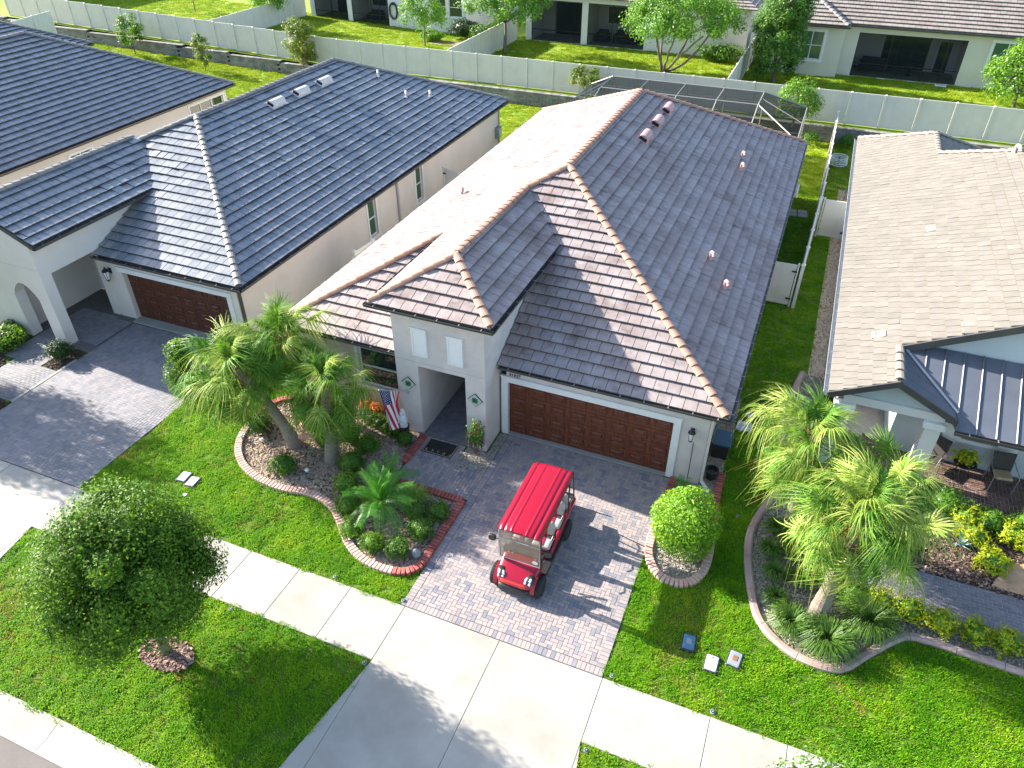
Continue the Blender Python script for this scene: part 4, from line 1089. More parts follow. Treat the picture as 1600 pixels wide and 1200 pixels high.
# valley flashing
fl = MB(); fl.add([(.1, 3.66, 4.60), (.22, 3.78, 4.60), (-1.55, 5.53, 5.52), (-1.66, 5.42, 5.52)], [(0, 1, 2, 3)]); fl.add([(.1, 3.66, 4.59), (.22, 3.78, 4.59), (-1.55, 5.53, 5.51), (-1.66, 5.42, 5.51)], [(3, 2, 1, 0)]); fl.build("valley_flashing", Mt['gutter_lt'], HM)
for a, b, z, out in (((-.2, -.3), (6.3, -.3), 2.635, (0, -1)), ((6.22, -.35), (6.22, 22.7), 2.635, (1, 0)), ((-3.6, -1.5), (.2, -1.5), 4.57, (0, -1)), ((.13, -1.5), (.13, 3.6), 4.57, (1, 0)), ((-7.4, -.8), (-3.12, -.8), 2.635, (0, -1)), ((-3.55, -1.5), (-3.55, 2.9), 4.52, (-1, 0)), ((-7.4, -.8), (-7.4, 22.7), 2.635, (-1, 0))):
    gutter(HM, a, b, z, out, h=.095)
for P, z in (([(-.05, -.3), (6.22, -.3), (6.22, -.08), (-.05, -.08)], 2.535), ([(5.8, -.08), (6.22, -.08), (6.22, 22.7), (5.8, 22.7)], 2.53), ([(-3.55, -1.5), (.13, -1.5), (.13, -1.1), (-3.55, -1.1)], 4.43), ([(-.27, -1.1), (.13, -1.1), (.13, 3.7), (-.27, 3.7)], 4.43), ([(-3.55, -1.1), (-3.09, -1.1), (-3.09, 3), (-3.55, 3)], 4.43), ([(-7.4, -.8), (-3.1, -.8), (-3.1, -.45), (-7.4, -.45)], 2.535), ([(-7.4, -.45), (-7, -.45), (-7, 22.7), (-7.4, 22.7)], 2.53)):
    soffit(HM, P, z)
downspout(HM, 5.86, -.14, 2.48, 'stucco', dx=.25, dy=-.2); downspout(HM, 5.86, 22.2, 2.45)

def roof_vent(x, y, z, p, label, m, kind='box', up=(-1, 0)):
    """O'Hagin style barrel vent lying up the slope, or a pipe with a hood"""
    g = thing("roof_vent" if kind == 'box' else "vent_pipe", (x, y, z), label, "roof vent" if kind == 'box' else "vent pipe")
    if kind == 'box':
        u = Vector((up[0], up[1], p)).normalized(); sd = Vector((-up[1], up[0], 0)); nn = sd.cross(u); nn = nn if nn.z > 0 else -nn
        ax = Vector((0, 1, 0)); tr = Vector((up[0], up[1], p)).normalized()
        m4 = Matrix(((tr.x, ax.x, nn.x, x), (tr.y, ax.y, nn.y, y), (tr.z, ax.z, nn.z, z), (0, 0, 0, 1)))
        mb = MB(m4); v = []; N = 8
        for yy in (-.42, .42):
            for k in range(N+1):
                an = pi*k/N; v.append((cos(an)*.19, yy, sin(an)*.17+.08))
            v.append((-.19, yy, 0)); v.append((.19, yy, 0))
        n = N+3; f = [(i, (i+1) % n, n+(i+1) % n, n+i) for i in range(n)]+[tuple(range(n)), tuple(range(2*n-1, n-1, -1))]; mb.add(v, f); mb.build("hood", Mt[m], g)
        mb = MB(m4); mb.box((-.27, -.5, .02), (.27, .5, .05)); mb.build("flashing", Mt[m], g)
        mb = MB(m4); mb.box((-.15, -.426, .05), (.15, -.421, .17)); mb.build("louvre", Mt['darkmetal'], g)
    else:
        mb = MB(); mb.tube([(x, y, z-.05), (x, y, z+.26)], .045, 10); mb.build("pipe", Mt[m], g)
        mb = MB(); mb.lathe([(.09, 0), (.05, .06)], (x, y, z+.02), 10); mb.build("collar", Mt[m], g)
        mb = MB(); mb.tube([(x, y, z+.25), (x+.03, y-.05, z+.31), (x+.1, y-.14, z+.30), (x+.13, y-.2, z+.22)], [.05, .06, .06, .055], 10); mb.build("cowl", Mt[m], g)
    return g
def ez(x): return 2.6+(6.22-x)*.5
for i, y in enumerate((11.9, 13.85, 15.7)):
    x = .62; roof_vent(x, y, ez(x)+.02, -.5*-1, ["pink barrel roof vent nearest the camera of the three below the brown ridge", "middle pink barrel roof vent of the three below the brown ridge", "pink barrel roof vent farthest back of the three below the brown ridge"][i], 'vent_p')
for (x, y, l) in ((3.95, 15.9, "pink vent pipe highest on the shaded slope of the brown roof"), (4.1, 14.75, "pink vent pipe just below the highest one on the shaded brown slope"), (4.35, 6.6, "pink vent pipe low on the shaded brown slope near the middle"), (5.05, 5.5, "smallest vent pipe low on the shaded brown slope, right of a pink one")):
    roof_vent(x, y, ez(x)+.02, .5, l, 'vent_p', 'pipe')
roof_vent(-5.3, 8.1, 2.6+2.1*.5+.03, .5, "single pinkish vent pipe on the bright sunlit slope of the brown roof", 'vent_p', 'pipe')

# pool screen enclosure behind the house
CG = thing("pool_enclosure", (0, 26, 0), "dark screened pool enclosure with bronze frame behind the brown roof", "pool enclosure")
X0, X1, Y0, Y1, Y2 = -6.6, 5.8, 22.9, 28.9, 28.3
xa, xb, zt_, ze = -5.1, 3.45, 3.32, 2.55; ya, yb = 25.6, 28.1
def bar(a, b, w=.05, par=CG, nme="frame_beam"):
    mb = MB(); mb.tube([a, b], w*.62, 4); return mb.build(nme, Mt['bronze'], par)
def scr(P):
    mb = MB(); mb.add(P, [tuple(range(len(P)))]); return mb.build("screen_panel", Mt['screen'], CG)
xs_ = [xa, -3.0, -.85, 1.3, xb]
for x in xs_:
    bar((x, Y0, ze+.1), (x, ya, zt_)); bar((x, ya, zt_), (x, yb, zt_)); bar((x, yb, zt_), (x, Y1, ze)); bar((x, Y1, 0), (x, Y1, ze))
for i in range(4):
    scr([(xs_[i], ya, zt_), (xs_[i+1], ya, zt_), (xs_[i+1], yb, zt_), (xs_[i], yb, zt_)]); scr([(xs_[i], yb, zt_), (xs_[i+1], yb, zt_), (xs_[i+1], Y1, ze), (xs_[i], Y1, ze)])
    scr([(xs_[i], Y0, ze+.1), (xs_[i+1], Y0, ze+.1), (xs_[i+1], ya, zt_), (xs_[i], ya, zt_)]); scr([(xs_[i], Y1, .1), (xs_[i+1], Y1, .1), (xs_[i+1], Y1, ze), (xs_[i], Y1, ze)])
for y in (ya, yb): bar((xa, y, zt_), (xb, y, zt_))
bar((X0, Y1, ze), (X1, Y1, ze)); bar((X0, Y1, 1.1), (X1, Y1, 1.1), .035)
for X, xt in ((X0, xa), (X1, xb)):
    bar((X, Y0, ze), (X, Y1, ze)); bar((xt, ya, zt_), (X, Y0, ze)); bar((xt, yb, zt_), (X, Y1, ze)); bar((X, Y0, 0), (X, Y0, ze)); bar((X, Y1, 0), (X, Y1, ze)); bar((X, 25.9, 0), (X, 25.9, ze)); bar((X, Y0, 1.1), (X, Y1, 1.1), .035); bar((xt, (ya+yb)/2, zt_), (X, 25.9, ze), .04)
    scr([(X, Y0, ze), (X, Y1, ze), (xt, yb, zt_), (xt, ya, zt_)]); scr([(X, Y0, .1), (X, Y1, .1), (X, Y1, ze), (X, Y0, ze)])
    scr([(X, Y1, .1), (xt, Y1, .1), (xt, Y1, ze), (X, Y1, ze)]); scr([(X, Y1, ze), (xt, Y1, ze), (xt, yb, zt_)]); 
deck = box("pool_deck", Mt['concrete'], (-6.6, 22.4, -.02), (5.9, 29.0, .02)); deck['kind'] = 'structure'
pw = box("pool_water", glass_mat("pool_water", (.05, .22, .26), .03), (-4.5, 24.2, .021), (2.5, 27.2, .026)); pw['kind'] = 'structure'

# ---------------------------------------------------------------- left neighbour (blue grey roof)
HA = thing("house", (-16.5, 12, 0), "left neighbour house with dark blue grey tiled roof and arched white porch", "house")
SA = Mt['stucco_a']; PA = .447
wall(HA, SA, (-16.3, .72), (-10.3, .72), 0, 2.5, [(.85, 5.55, -.1, 1.96)], th=.3)
wall(HA, SA, (-10.3, .72), (-10.3, 23.4), 0, 2.5, [(8.4, 9.05, .5, 2.1), (12.65, 13.3, .5, 2.1)])
wall(HA, SA, (-10.3, 23.4), (-22.7, 23.4), 0, 2.5); wall(HA, SA, (-22.7, 23.4), (-22.7, 3.0), 0, 2.5); wall(HA, SA, (-22.7, 3.0), (-18.4, 3.0), 0, 2.5)
window(HA, (-10.3, .72), (-10.3, 23.4), 8.4, 9.05, .5, 2.1); window(HA, (-10.3, .72), (-10.3, 23.4), 12.65, 13.3, .5, 2.1)
garage_door(HA, (-16.3, .72), (-10.3, .72), .85, 5.55, .02, 1.955, m='wood_dk', depth=.2)
fr = MB(); fr.box((-15.65, .68, 1.97), (-10.55, .72, 2.13)); fr.box((-15.68, .65, 2.13), (-10.52, .72, 2.17)); fr.box((-10.74, .68, 0), (-10.55, .72, 1.965)); fr.build("garage_surround", Mt['trim'], HA)
lip = MB(); lip.bbox((-15.45, .48, -.03), (-10.75, .9, .018), .008); lip.build("garage_threshold", Mt['concrete_old'], HA)
la = lantern(None, -16.0, .72, 1.85, s=1.25); tag(la, "black lantern on the white wall left of the left neighbour's garage door", "lantern")
nm = text_mesh("31519", .13, 'darkmetal', "house_number") if False else None
# porch tower with an arched opening
def arch_wall(root, m, a, b, z1, s0, s1, zs, rise, th):
    M, L = frame(a, b); mb = MB(M); N = 12
    arc = [(s0+(s1-s0)*k/N, zs+rise*sin(pi*k/N)**.8) for k in range(N+1)]
    for y, rev in ((0, False), (th, True)):
        fs = [[(0, y, 0), (s0, y, 0), (s0, y, z1), (0, y, z1)], [(s1, y, 0), (L, y, 0), (L, y, z1), (s1, y, z1)]]+[[(arc[k][0], y, arc[k][1]), (arc[k+1][0], y, arc[k+1][1]), (arc[k+1][0], y, z1), (arc[k][0], y, z1)] for k in range(N)]
        for q in fs: mb.add(q[::-1] if rev else q, [(0, 1, 2, 3)])
    rim = [(s0, 0)]+arc+[(s1, 0)]
    for k in range(len(rim)-1): mb.add([(rim[k][0], 0, rim[k][1]), (rim[k+1][0], 0, rim[k+1][1]), (rim[k+1][0], th, rim[k+1][1]), (rim[k][0], th, rim[k][1])], [(0, 1, 2, 3)])
    mb.add([(0, 0, 0), (0, 0, z1), (0, th, z1), (0, th, 0)], [(0, 1, 2, 3)]); mb.add([(L, 0, 0), (L, 0, z1), (L, th, z1), (L, th, 0)], [(3, 2, 1, 0)])
    return mb.build("porch_wall", m, root)
arch_wall(HA, SA, (-20.4, -1.65), (-16.3, -1.65), 3.85, 2.36, 3.55, 1.75, .55, .4)
gb = MB(); gb.add([(-20.4, -1.65, 3.85), (-16.3, -1.65, 3.85), (-18.35, -1.65, 4.8), (-20.4, -1.25, 3.85), (-16.3, -1.25, 3.85), (-18.35, -1.25, 4.8)], [(0, 1, 2), (5, 4, 3), (1, 4, 5, 2), (0, 2, 5, 3)]); gb.build("porch_gable", SA, HA)
wall(HA, SA, (-16.3, -1.25), (-16.3, 3.2), 0, 3.85, [(.01, 1.95, -.1, 2.7)], th=.3, name="porch_wall")
wall(HA, SA, (-20.4, 1.95), (-16.6, 1.95), 0, 3.8, [(2.5, 3.45, 0, 2.15)], th=.2, name="porch_wall")
wall(HA, SA, (-18.5, -1.25), (-18.5, 1.95), 0, 3.8, th=.1, name="porch_wall")
box("score_line", Mt['gutter_lt'], (-20.4, -1.653, 2.98), (-16.3, -1.65, 2.99), HA)
fbox(HA, "front_door", Mt['wood_dk'], frame((-20.4, 1.95), (-16.6, 1.95))[0], (2.5, .06, .02), (3.45, .1, 2.15))
RA = Roof(HA, 'tile_a', 'cap_a', th=.072); RA.jit = 1.7
def az(x): return 2.6+(-9.87-x)*PA
RA.plane([(-9.87, .5), (-9.87, 23.75), (-16.5, 17.0), (-16.5, 7.13)], (-9.87, .5), 2.6, (0, 1), (-1, 0), PA)
RA.plane([(-16.28, .5), (-9.87, .5), (-16.28, 6.91)], (-16.28, .5), 2.6, (1, 0), (0, 1), PA)
RA.plane([(-16.28, 3.9), (-16.28, 6.91), (-16.5, 7.13), (-18.0, 5.63)], (-16.28, .5), 2.6, (1, 0), (0, 1), PA)
RA.plane([(-15.95, -1.7), (-15.95, 3.57), (-18.0, 5.63), (-18.3, 5.63), (-18.3, -1.7)], (-15.95, -1.7), 3.97, (0, 1), (-1, 0), .45)
RA.plane([(-23.13, 23.75), (-23.13, 5.1), (-18.5, 5.1), (-16.5, 7.13), (-16.5, 17.0)], (-23.13, 23.75), 2.6, (0, -1), (1, 0), PA)
RA.plane([(-20.65, -1.7), (-18.3, -1.7), (-18.3, 5.2), (-20.65, 5.2)], (-20.65, 5), 3.97, (0, -1), (1, 0), .45)
RA.plane([(-23.13, 23.75), (-16.5, 17.0), (-9.87, 23.75)], (-9.87, 23.75), 2.6, (-1, 0), (0, -1), PA*.98)
RA.finish(290)
RA.caps((-9.93, .56, 2.64), (-16.5, 7.13, 5.59)); RA.caps((-16.5, 7.13, 5.59), (-16.5, 17.0, 5.59)); RA.caps((-18.3, 5.3, 4.85), (-16.5, 7.13, 5.59)); RA.caps((-18.3, -1.65, 5.05), (-18.3, 5.3, 5.06)); RA.caps((-9.93, 23.69, 2.64), (-16.5, 17.0, 5.59)); RA.caps((-23.07, 23.69, 2.64), (-16.5, 17.0, 5.59))
for a, b, z, out in (((-16.35, .5), (-9.8, .5), 2.57, (0, -1)), ((-9.87, .45), (-9.87, 23.75), 2.57, (1, 0)), ((-15.95, -1.72), (-15.95, 3.5), 3.94, (1, 0))): gutter(HA, a, b, z, out)
rk = MB(); rk.add([(-15.95, -1.74, 3.82), (-15.95, -1.74, 3.96), (-18.3, -1.74, 5.02), (-18.3, -1.74, 4.88), (-15.95, -1.66, 3.82), (-15.95, -1.66, 3.96), (-18.3, -1.66, 5.02), (-18.3, -1.66, 4.88)], [(0, 1, 2, 3), (7, 6, 5, 4), (0, 4, 5, 1), (3, 2, 6, 7), (1, 5, 6, 2), (0, 3, 7, 4)]); rk.build("rake_board", Mt['gutter'], HA)
for P, z in (([(-16.3, .5), (-9.87, .5), (-9.87, .72), (-16.3, .72)], 2.45), ([(-10.3, .72), (-9.87, .72), (-9.87, 23.75), (-10.3, 23.75)], 2.455), ([(-16.3, -1.65), (-15.95, -1.65), (-15.95, 3.5), (-16.3, 3.5)], 3.82)): soffit(HA, P, z)
downspout(HA, -10.24, .8, 2.45, 'gutter'); downspout(HA, -10.24, 11.6, 2.45, 'gutter_lt'); downspout(HA, -10.24, 23.2, 2.45, 'gutter_lt')
for i, (x, y, z) in enumerate(((-15.55, 10.9, 0), (-15.55, 12.75, 0), (-15.55, 14.6, 0))):
    roof_vent(x, y, az(x)+.02, PA, ["white barrel roof vent nearest the hip on the blue roof", "middle white barrel roof vent of three on the blue roof", "white barrel roof vent farthest back on the blue roof"][i], 'vent_w')
for (x, y, l) in ((-12.9, 17.6, "white vent pipe to the left of another near the back of the blue roof"), (-12.3, 19.0, "white vent pipe right of the others near the back of the blue roof"), (-14.6, 17.9, "white vent pipe on the back ridge of the blue roof")): roof_vent(x, y, az(x)+.02, PA, l, 'vent_w', 'pipe')
# ac box at the corner
g = thing("electric_meter_box", (-10.0, 23.0, .9), "small grey box low on the back corner of the blue roofed house", "meter box"); box("box_body", Mt['grey_box'], (-10.28, 22.7, .7), (-10.05, 23.15, 1.3), g, e=.02); box("box_door", Mt['gutter_lt'], (-10.05, 22.75, .78), (-10.03, 23.1, 1.22), g)

# ---------------------------------------------------------------- houses farther left
def hip_house(root, x0, x1, y0, y1, ez_, p, mt, mc, wm, over=.42, ninds=0, hipf=True, zb=0., walls=True, openings=None):
    t = (x1-x0)/2; xr = (x0+x1)/2; rf = Roof(root, mt, mc)
    rf.plane([(x1, y0), (x1, y1), (xr, y1-t), (xr, y0+t)], (x1, y0), ez_, (0, 1), (-1, 0), p)
    rf.plane([(x0, y1), (x0, y0), (xr, y0+t), (xr, y1-t)], (x0, y1), ez_, (0, -1), (1, 0), p)
    rf.plane([(x0, y0), (x1, y0), (xr, y0+t)], (x0, y0), ez_, (1, 0), (0, 1), p)
    rf.plane([(x1, y1), (x0, y1), (xr, y1-t)], (x1, y1), ez_, (-1, 0), (0, -1), p)
    rf.finish(ninds); zr = ez_+t*p+.03
    rf.caps((x1-.06, y0+.06, ez_+.04), (xr, y0+t, zr)); rf.caps((x0+.06, y0+.06, ez_+.04), (xr, y0+t, zr)); rf.caps((x1-.06, y1-.06, ez_+.04), (xr, y1-t, zr)); rf.caps((x0+.06, y1-.06, ez_+.04), (xr, y1-t, zr)); rf.caps((xr, y0+t, zr), (xr, y1-t, zr))
    a, b, c, d = x0+over, x1-over, y0+over, y1-over; op = openings or {}
    for k, (p0, p1) in enumerate((((a, c), (b, c)), ((b, c), (b, d)), ((b, d), (a, d)), ((a, d), (a, c)))): wall(root, Mt[wm], p0, p1, zb, ez_-.1, op.get(k, ()))
    for k, (p0, p1, o) in enumerate((((x0, y0), (x1, y0), (0, -1)), ((x1, y0), (x1, y1), (1, 0)), ((x1, y1), (x0, y1), (0, 1)), ((x0, y1), (x0, y0), (-1, 0)))): gutter(root, p0, p1, ez_-.03, o, hang=3)
    soffit(root, [(x0, y0), (x1, y0), (x1, c), (x0, c)], ez_-.14); soffit(root, [(b, c), (x1, c), (x1, y1), (b, y1)], ez_-.142)
    return rf
HB = thing("house", (-33, 6, 0), "far left house, mostly its broad blue grey tiled roof slope", "house")
hip_house(HB, -40.35, -26.33, -8, 20.58, 2.6, .5, 'tile_a', 'cap_a', 'stucco_a', ninds=200, openings={1: [(16.3, 17.6, .9, 2.0), (24.6, 27.4, .4, 2.1)]})
window(HB, (-26.75, -7.58), (-26.75, 20.16), 16.3, 17.6, .9, 2.0, cols=2, split=False); window(HB, (-26.75, -7.58), (-26.75, 20.16), 24.6, 27.4, .4, 2.1, cols=3, split=False, glass='glass_d')
HC = thing("house", (-49, 12, 0), "dark roofed house at the far left, only its back roof corner showing", "house")
hip_house(HC, -56, -42.0, 0, 24.8, 2.7, .47, 'tile_a', 'cap_a', 'stucco_a')

# ---------------------------------------------------------------- right neighbour
HD = thing("house", (14, 12, 0), "right neighbour house with large pale tan tiled roof, blue metal porch roof and brick porch", "house")
RD = Roof(HD, 'tile_d', 'cap_d', e=.36, w=.34, th=.062); RD.jit = .6
RD.plane([(8.55, 2), (10.1, 2), (10.1, 22.85), (8.55, 24.4)], (8.55, 24.4), 2.6, (0, -1), (1, 0), .5)
RD.plane([(10.1, 3.8), (11.5, 3.8), (11.5, 21.45), (10.1, 22.85)], (8.55, 24.4), 2.6, (0, -1), (1, 0), .5)
RD.plane([(11.5, 3.8), (17.5, 3.8), (17.5, 12.7), (11.5, 18.7)], (8.55, 24.4), 2.6, (0, -1), (1, 0), .5)
RD.plane([(14.45, 21.65), (14.45, 24.4), (11.5, 21.45), (11.5, 18.7)], (14.45, 21), 2.6, (0, 1), (-1, 0), .5)
RD.plane([(14.45, 24.4), (8.55, 24.4), (11.5, 21.45)], (14.45, 24.4), 2.6, (-1, 0), (0, -1), .5)
RD.plane([(26, 21.2), (14.0, 21.2), (11.5, 18.7), (17.5, 12.7)], (26.4, 21.65), 2.6, (-1, 0), (0, -1), .5)
RD.plane([(26.4, 3.8), (26.4, 21.65), (17.5, 12.7), (17.5, 3.8)], (26.4, 3.8), 2.6, (0, 1), (-1, 0), .5)
RD.finish(295)
RD.caps((8.62, 24.33, 2.63), (11.5, 21.45, 4.1)); RD.caps((14.38, 24.33, 2.63), (11.5, 21.45, 4.1)); RD.caps((11.5, 18.7, 4.1), (11.5, 21.45, 4.1)); RD.caps((11.5, 18.7, 4.1), (17.5, 12.7, 7.1)); RD.caps((17.5, 3.8, 7.1), (17.5, 12.7, 7.1)); RD.caps((10.1, 2.02, 3.38), (10.1, 3.75, 3.38), step=.36)
for a, b in (((8.95, 2.4), (8.95, 24.0)),): wall(HD, Mt['stucco_blue'], (8.95, 24.0), (8.95, 5.4), 0, 2.5)
SB = Mt['stucco_blue']
wall(HD, SB, (10.62, 3.6), (17, 3.6), 0, 2.6, [(1.78, 2.72, .95, 1.32)], th=.2)
wall(HD, SB, (10.62, 5.6), (10.62, 3.6), 0, 2.6, th=.2); wall(HD, SB, (8.95, 5.6), (10.62, 5.6), 0, 2.6, [(.4, 1.3, 0, 2.1)]); fbox(HD, "front_door", Mt['wood_dk'], frame((8.95, 5.6), (10.62, 5.6))[0], (.4, .05, .06), (1.3, .1, 2.1))
wall(HD, SB, (14.0, 24.0), (8.95, 24.0), 0, 2.5)
window(HD, (10.62, 3.6), (17, 3.6), 1.78, 2.72, .95, 1.32, split=False, glass='glass_d')
for s in (1.3, 2.83): fbox(HD, "shutter", Mt['trim'], frame((10.62, 3.6), (17, 3.6))[0], (s, -.04, .75), (s+.38, -.005, 1.5), .01)
# small porch gable with beam, its column pair, and the big gable behind
mb = MB(); mb.add([(8.75, 2.3, 2.5), (11.45, 2.3, 2.5), (10.1, 2.3, 3.26), (8.75, 2.42, 2.5), (11.45, 2.42, 2.5), (10.1, 2.42, 3.26)], [(0, 1, 2), (5, 4, 3), (1, 4, 5, 2), (0, 2, 5, 3), (0, 3, 4, 1)]); mb.build("porch_gable", Mt['stucco_blue'], HD)
bmv = MB(); bmv.bbox((8.75, 2.22, 2.25), (11.5, 2.5, 2.5), .01); bmv.build("porch_beam", Mt['stucco_white'], HD)
bmv = MB(); bmv.bbox((11.5, 2.22, 2.12), (17, 2.45, 2.30), .01); bmv.build("porch_beam", Mt['stucco_white'], HD)
for x in (9.05, 11.3):
    mb = MB(); mb.bbox((x-.2, 2.16, .06), (x+.2, 2.56, 2.25), .015); c = mb.build("column", Mt['stucco_white'], HD)
    mb = MB(); mb.bbox((x-.27, 2.1, 2.05), (x+.27, 2.62, 2.245), .015); mb.build("capital", Mt['trim'], c); mb = MB(); mb.bbox((x-.25, 2.11, .06), (x+.25, 2.61, .28), .015); mb.build("column_base", Mt['trim'], c)
mb = MB(); mb.add([(10.1, 4.05, 2.6), (17.5, 4.05, 2.6), (17.5, 4.05, 6.9), (10.1, 4.05, 3.28), (10.1, 4.2, 2.6), (17.5, 4.2, 2.6), (17.5, 4.2, 6.9), (10.1, 4.2, 3.28)], [(0, 1, 2, 3), (7, 6, 5, 4), (3, 2, 6, 7), (0, 3, 7, 4)]); mb.build("gable_wall", Mt['stucco_blue'], HD)
def rake(root, a, b, h=.16, m='gutter', y2=.06):
    (xa_, ya_, za), (xb_, yb_, zb_) = a, b; mb = MB(); mb.add([(xa_, ya_, za-h), (xb_, yb_, zb_-h), (xb_, yb_, zb_+.03), (xa_, ya_, za+.03), (xa_, ya_+y2, za-h), (xb_, yb_+y2, zb_-h), (xb_, yb_+y2, zb_+.03), (xa_, ya_+y2, za+.03)], [(0, 1, 2, 3), (7, 6, 5, 4), (3, 2, 6, 7), (0, 4, 5, 1), (0, 3, 7, 4), (1, 5, 6, 2)]); return mb.build("rake_board", Mt[m], root)
rake(HD, (8.5, 1.94, 2.58), (10.1, 1.94, 3.38)); rake(HD, (10.1, 1.94, 3.38), (11.72, 1.94, 2.57)); rake(HD, (10.05, 3.72, 3.35), (17.5, 3.72, 7.08), .2)
RDk = RD.deck
# standing seam metal roof
def seam_panels(root, quads):
    for q in quads:
        mb = MB(); n = len(q); mb.add(list(q)+[(x, y, z-.03) for x, y, z in q], [tuple(range(n)), tuple(range(2*n-1, n-1, -1))]+[(i, n+i, n+(i+1) % n, (i+1) % n) for i in range(n)]); p = mb.build("metal_panel", Mt['metal_roof'], root)
        a, b = Vector(q[0]), Vector(q[-1]); mb = MB(); mb.tube([a+Vector((0, 0, .02)), b+Vector((0, 0, .02))], .022, 4); mb.build("standing_seam", Mt['metal_roof'], p)
qs = []; k = 0; x = 10.1
def gz(x): return 3.375-.5*(x-10.1)+.02
yv = lambda x: min(3.85, 2.0+(11.85-x)*1.0)
y = 2.0
while y < 3.7:
    y1 = min(y+.42, 3.8); xe0 = min(11.68, 12.1-(y-1.95)); xe1 = min(11.68, 12.1-(y1-1.95))
    if xe1 < 10.2: break
    qs.append([(10.14, y, gz(10.14)), (xe0, y, gz(xe0)), (xe1, y1-.01, gz(xe1)), (10.14, y1-.01, gz(10.14))][0:4]); y = y1
seam_panels(HD, [[q[0], q[1], q[2], q[3]][::1] for q in [[a, b, c, d] for a, b, c, d in qs]])
lz = lambda y: 2.36+.50*(y-1.85)
x = 10.35; qs = []
while x < 17:
    x1 = x+.46; yb0 = 1.85 if x > 11.7 else min(3.95, 1.95+(12.1-x)); yb1 = 1.85 if x1 > 11.7 else min(3.95, 1.95+(12.1-x1))
    if yb1 < 3.9: qs.append([(x, yb0, lz(yb0)), (x1-.01, yb1, lz(yb1)), (x1-.01, 4.0, lz(4.0)), (x, 4.0, lz(4.0))])
    x = x1
seam_panels(HD, qs)
vf = MB(); vf.tube([(11.72, 2.3, 2.62), (10.25, 3.78, 3.36)], .035, 6); vf.build("valley_flashing", Mt['gutter_lt'], HD)
gutter(HD, (11.7, 1.85), (17, 1.85), 2.37, (0, -1)); gutter(HD, (8.55, 2.0), (8.55, 24.4), 2.57, (-1, 0), m='gutter_lt', w=.14)
soffit(HD, [(8.55, 2.0), (8.95, 2.0), (8.95, 24.0), (8.55, 24.0)], 2.45); soffit(HD, [(9, 2.4), (16.9, 2.4), (16.9, 3.6), (9, 3.6)], 2.31, 'soffit')
roof_vent(13.6, 16.4, 2.6+.5*(13.6-8.55)+.02, .5, "white vent pipe casting a shadow high on the tan roof", 'vent_w', 'pipe'); roof_vent(13.9, 14.9, 2.6+.5*(13.9-8.55)+.02, .5, "short white vent pipe high on the tan roof, nearer the camera", 'vent_w', 'pipe')
for (x, y, l) in ((11.0, 11.2, "pale replacement tile in the middle of the tan roof"), (9.6, 4.6, "pale replacement tile near the front edge of the tan roof")):
    z = 2.6+.5*(x-8.55); mb = MB(); mb.add([(x-.16, y-.17, z-.08+.055), (x+.16, y-.17, z+.08+.055), (x+.16, y+.17, z+.08+.055), (x-.16, y+.17, z-.08+.055), (x-.16, y-.17, z-.08+.04), (x+.16, y-.17, z+.08+.04), (x+.16, y+.17, z+.08+.04), (x-.16, y+.17, z-.08+.04)], [(0, 1, 2, 3), (7, 6, 5, 4), (0, 4, 5, 1), (1, 5, 6, 2), (2, 6, 7, 3), (3, 7, 4, 0)]); mb.build("replacement_tile", Mt['trim'], RDk)

# ---------------------------------------------------------------- rear houses
ZB = .88
HF = thing("house", (13, 48, ZB), "cream house at top right with brown tiled roof and a wide dark screened patio", "house")
SC = Mt['stucco_cream']
RF = Roof(HF, 'tile_f', 'cap_a', e=.40, w=.36, th=.10)
RF.plane([(6.0, 43.6), (26, 43.6), (26, 52), (1.5, 52), (4.5, 45.1)], (6, 43.6), 4.25, (1, 0), (0, 1), .5)
RF.plane([(1.2, 42.62), (7.0, 42.62), (4.1, 45.5)], (1.2, 42.62), 4.25, (1, 0), (0, 1), .5)
RF.plane([(7.0, 42.62), (7.0, 43.5), (4.7, 46), (4.1, 45.5)], (7, 42.62), 4.25, (0, 1), (-1, 0), .5)
RF.plane([(1.2, 46), (1.2, 42.62), (4.1, 45.5), (3.6, 46)], (1.2, 46), 4.25, (0, -1), (1, 0), .5)
RF.finish(150); RF.caps((6.93, 42.7, 4.3), (4.1, 45.5, 5.72), r=.15); RF.caps((1.27, 42.7, 4.3), (4.1, 45.5, 5.72), r=.15)
wall(HF, SC, (1.6, 43.07), (6.85, 43.07), ZB, 4.15, [(2.45, 3.95, 1.95, 3.75)]); wall(HF, SC, (6.85, 43.07), (6.85, 44.03), ZB, 4.15)
wall(HF, SC, (6.86, 44.03), (26, 44.03), ZB, 4.15, [(.9, 7.62, ZB-.05, 3.72), (9.15, 10.85, 2.0, 3.75)])
window(HF, (1.6, 43.07), (6.85, 43.07), 2.45, 3.95, 1.95, 3.75, cols=2, blind=True, trim=.16, glass='glass_g'); window(HF, (6.86, 44.03), (26, 44.03), 9.15, 10.85, 2.0, 3.75, cols=2, trim=.16, glass='glass_g')
gutter(HF, (7.1, 43.6), (26, 43.6), 4.22, (0, -1), hang=3); gutter(HF, (1.2, 42.62), (7.1, 42.62), 4.22, (0, -1), hang=3)
soffit(HF, [(6.86, 43.6), (26, 43.6), (26, 44.03), (6.86, 44.03)], 4.1); soffit(HF, [(1.2, 42.62), (7.0, 42.62), (7.0, 43.07), (1.2, 43.07)], 4.1)
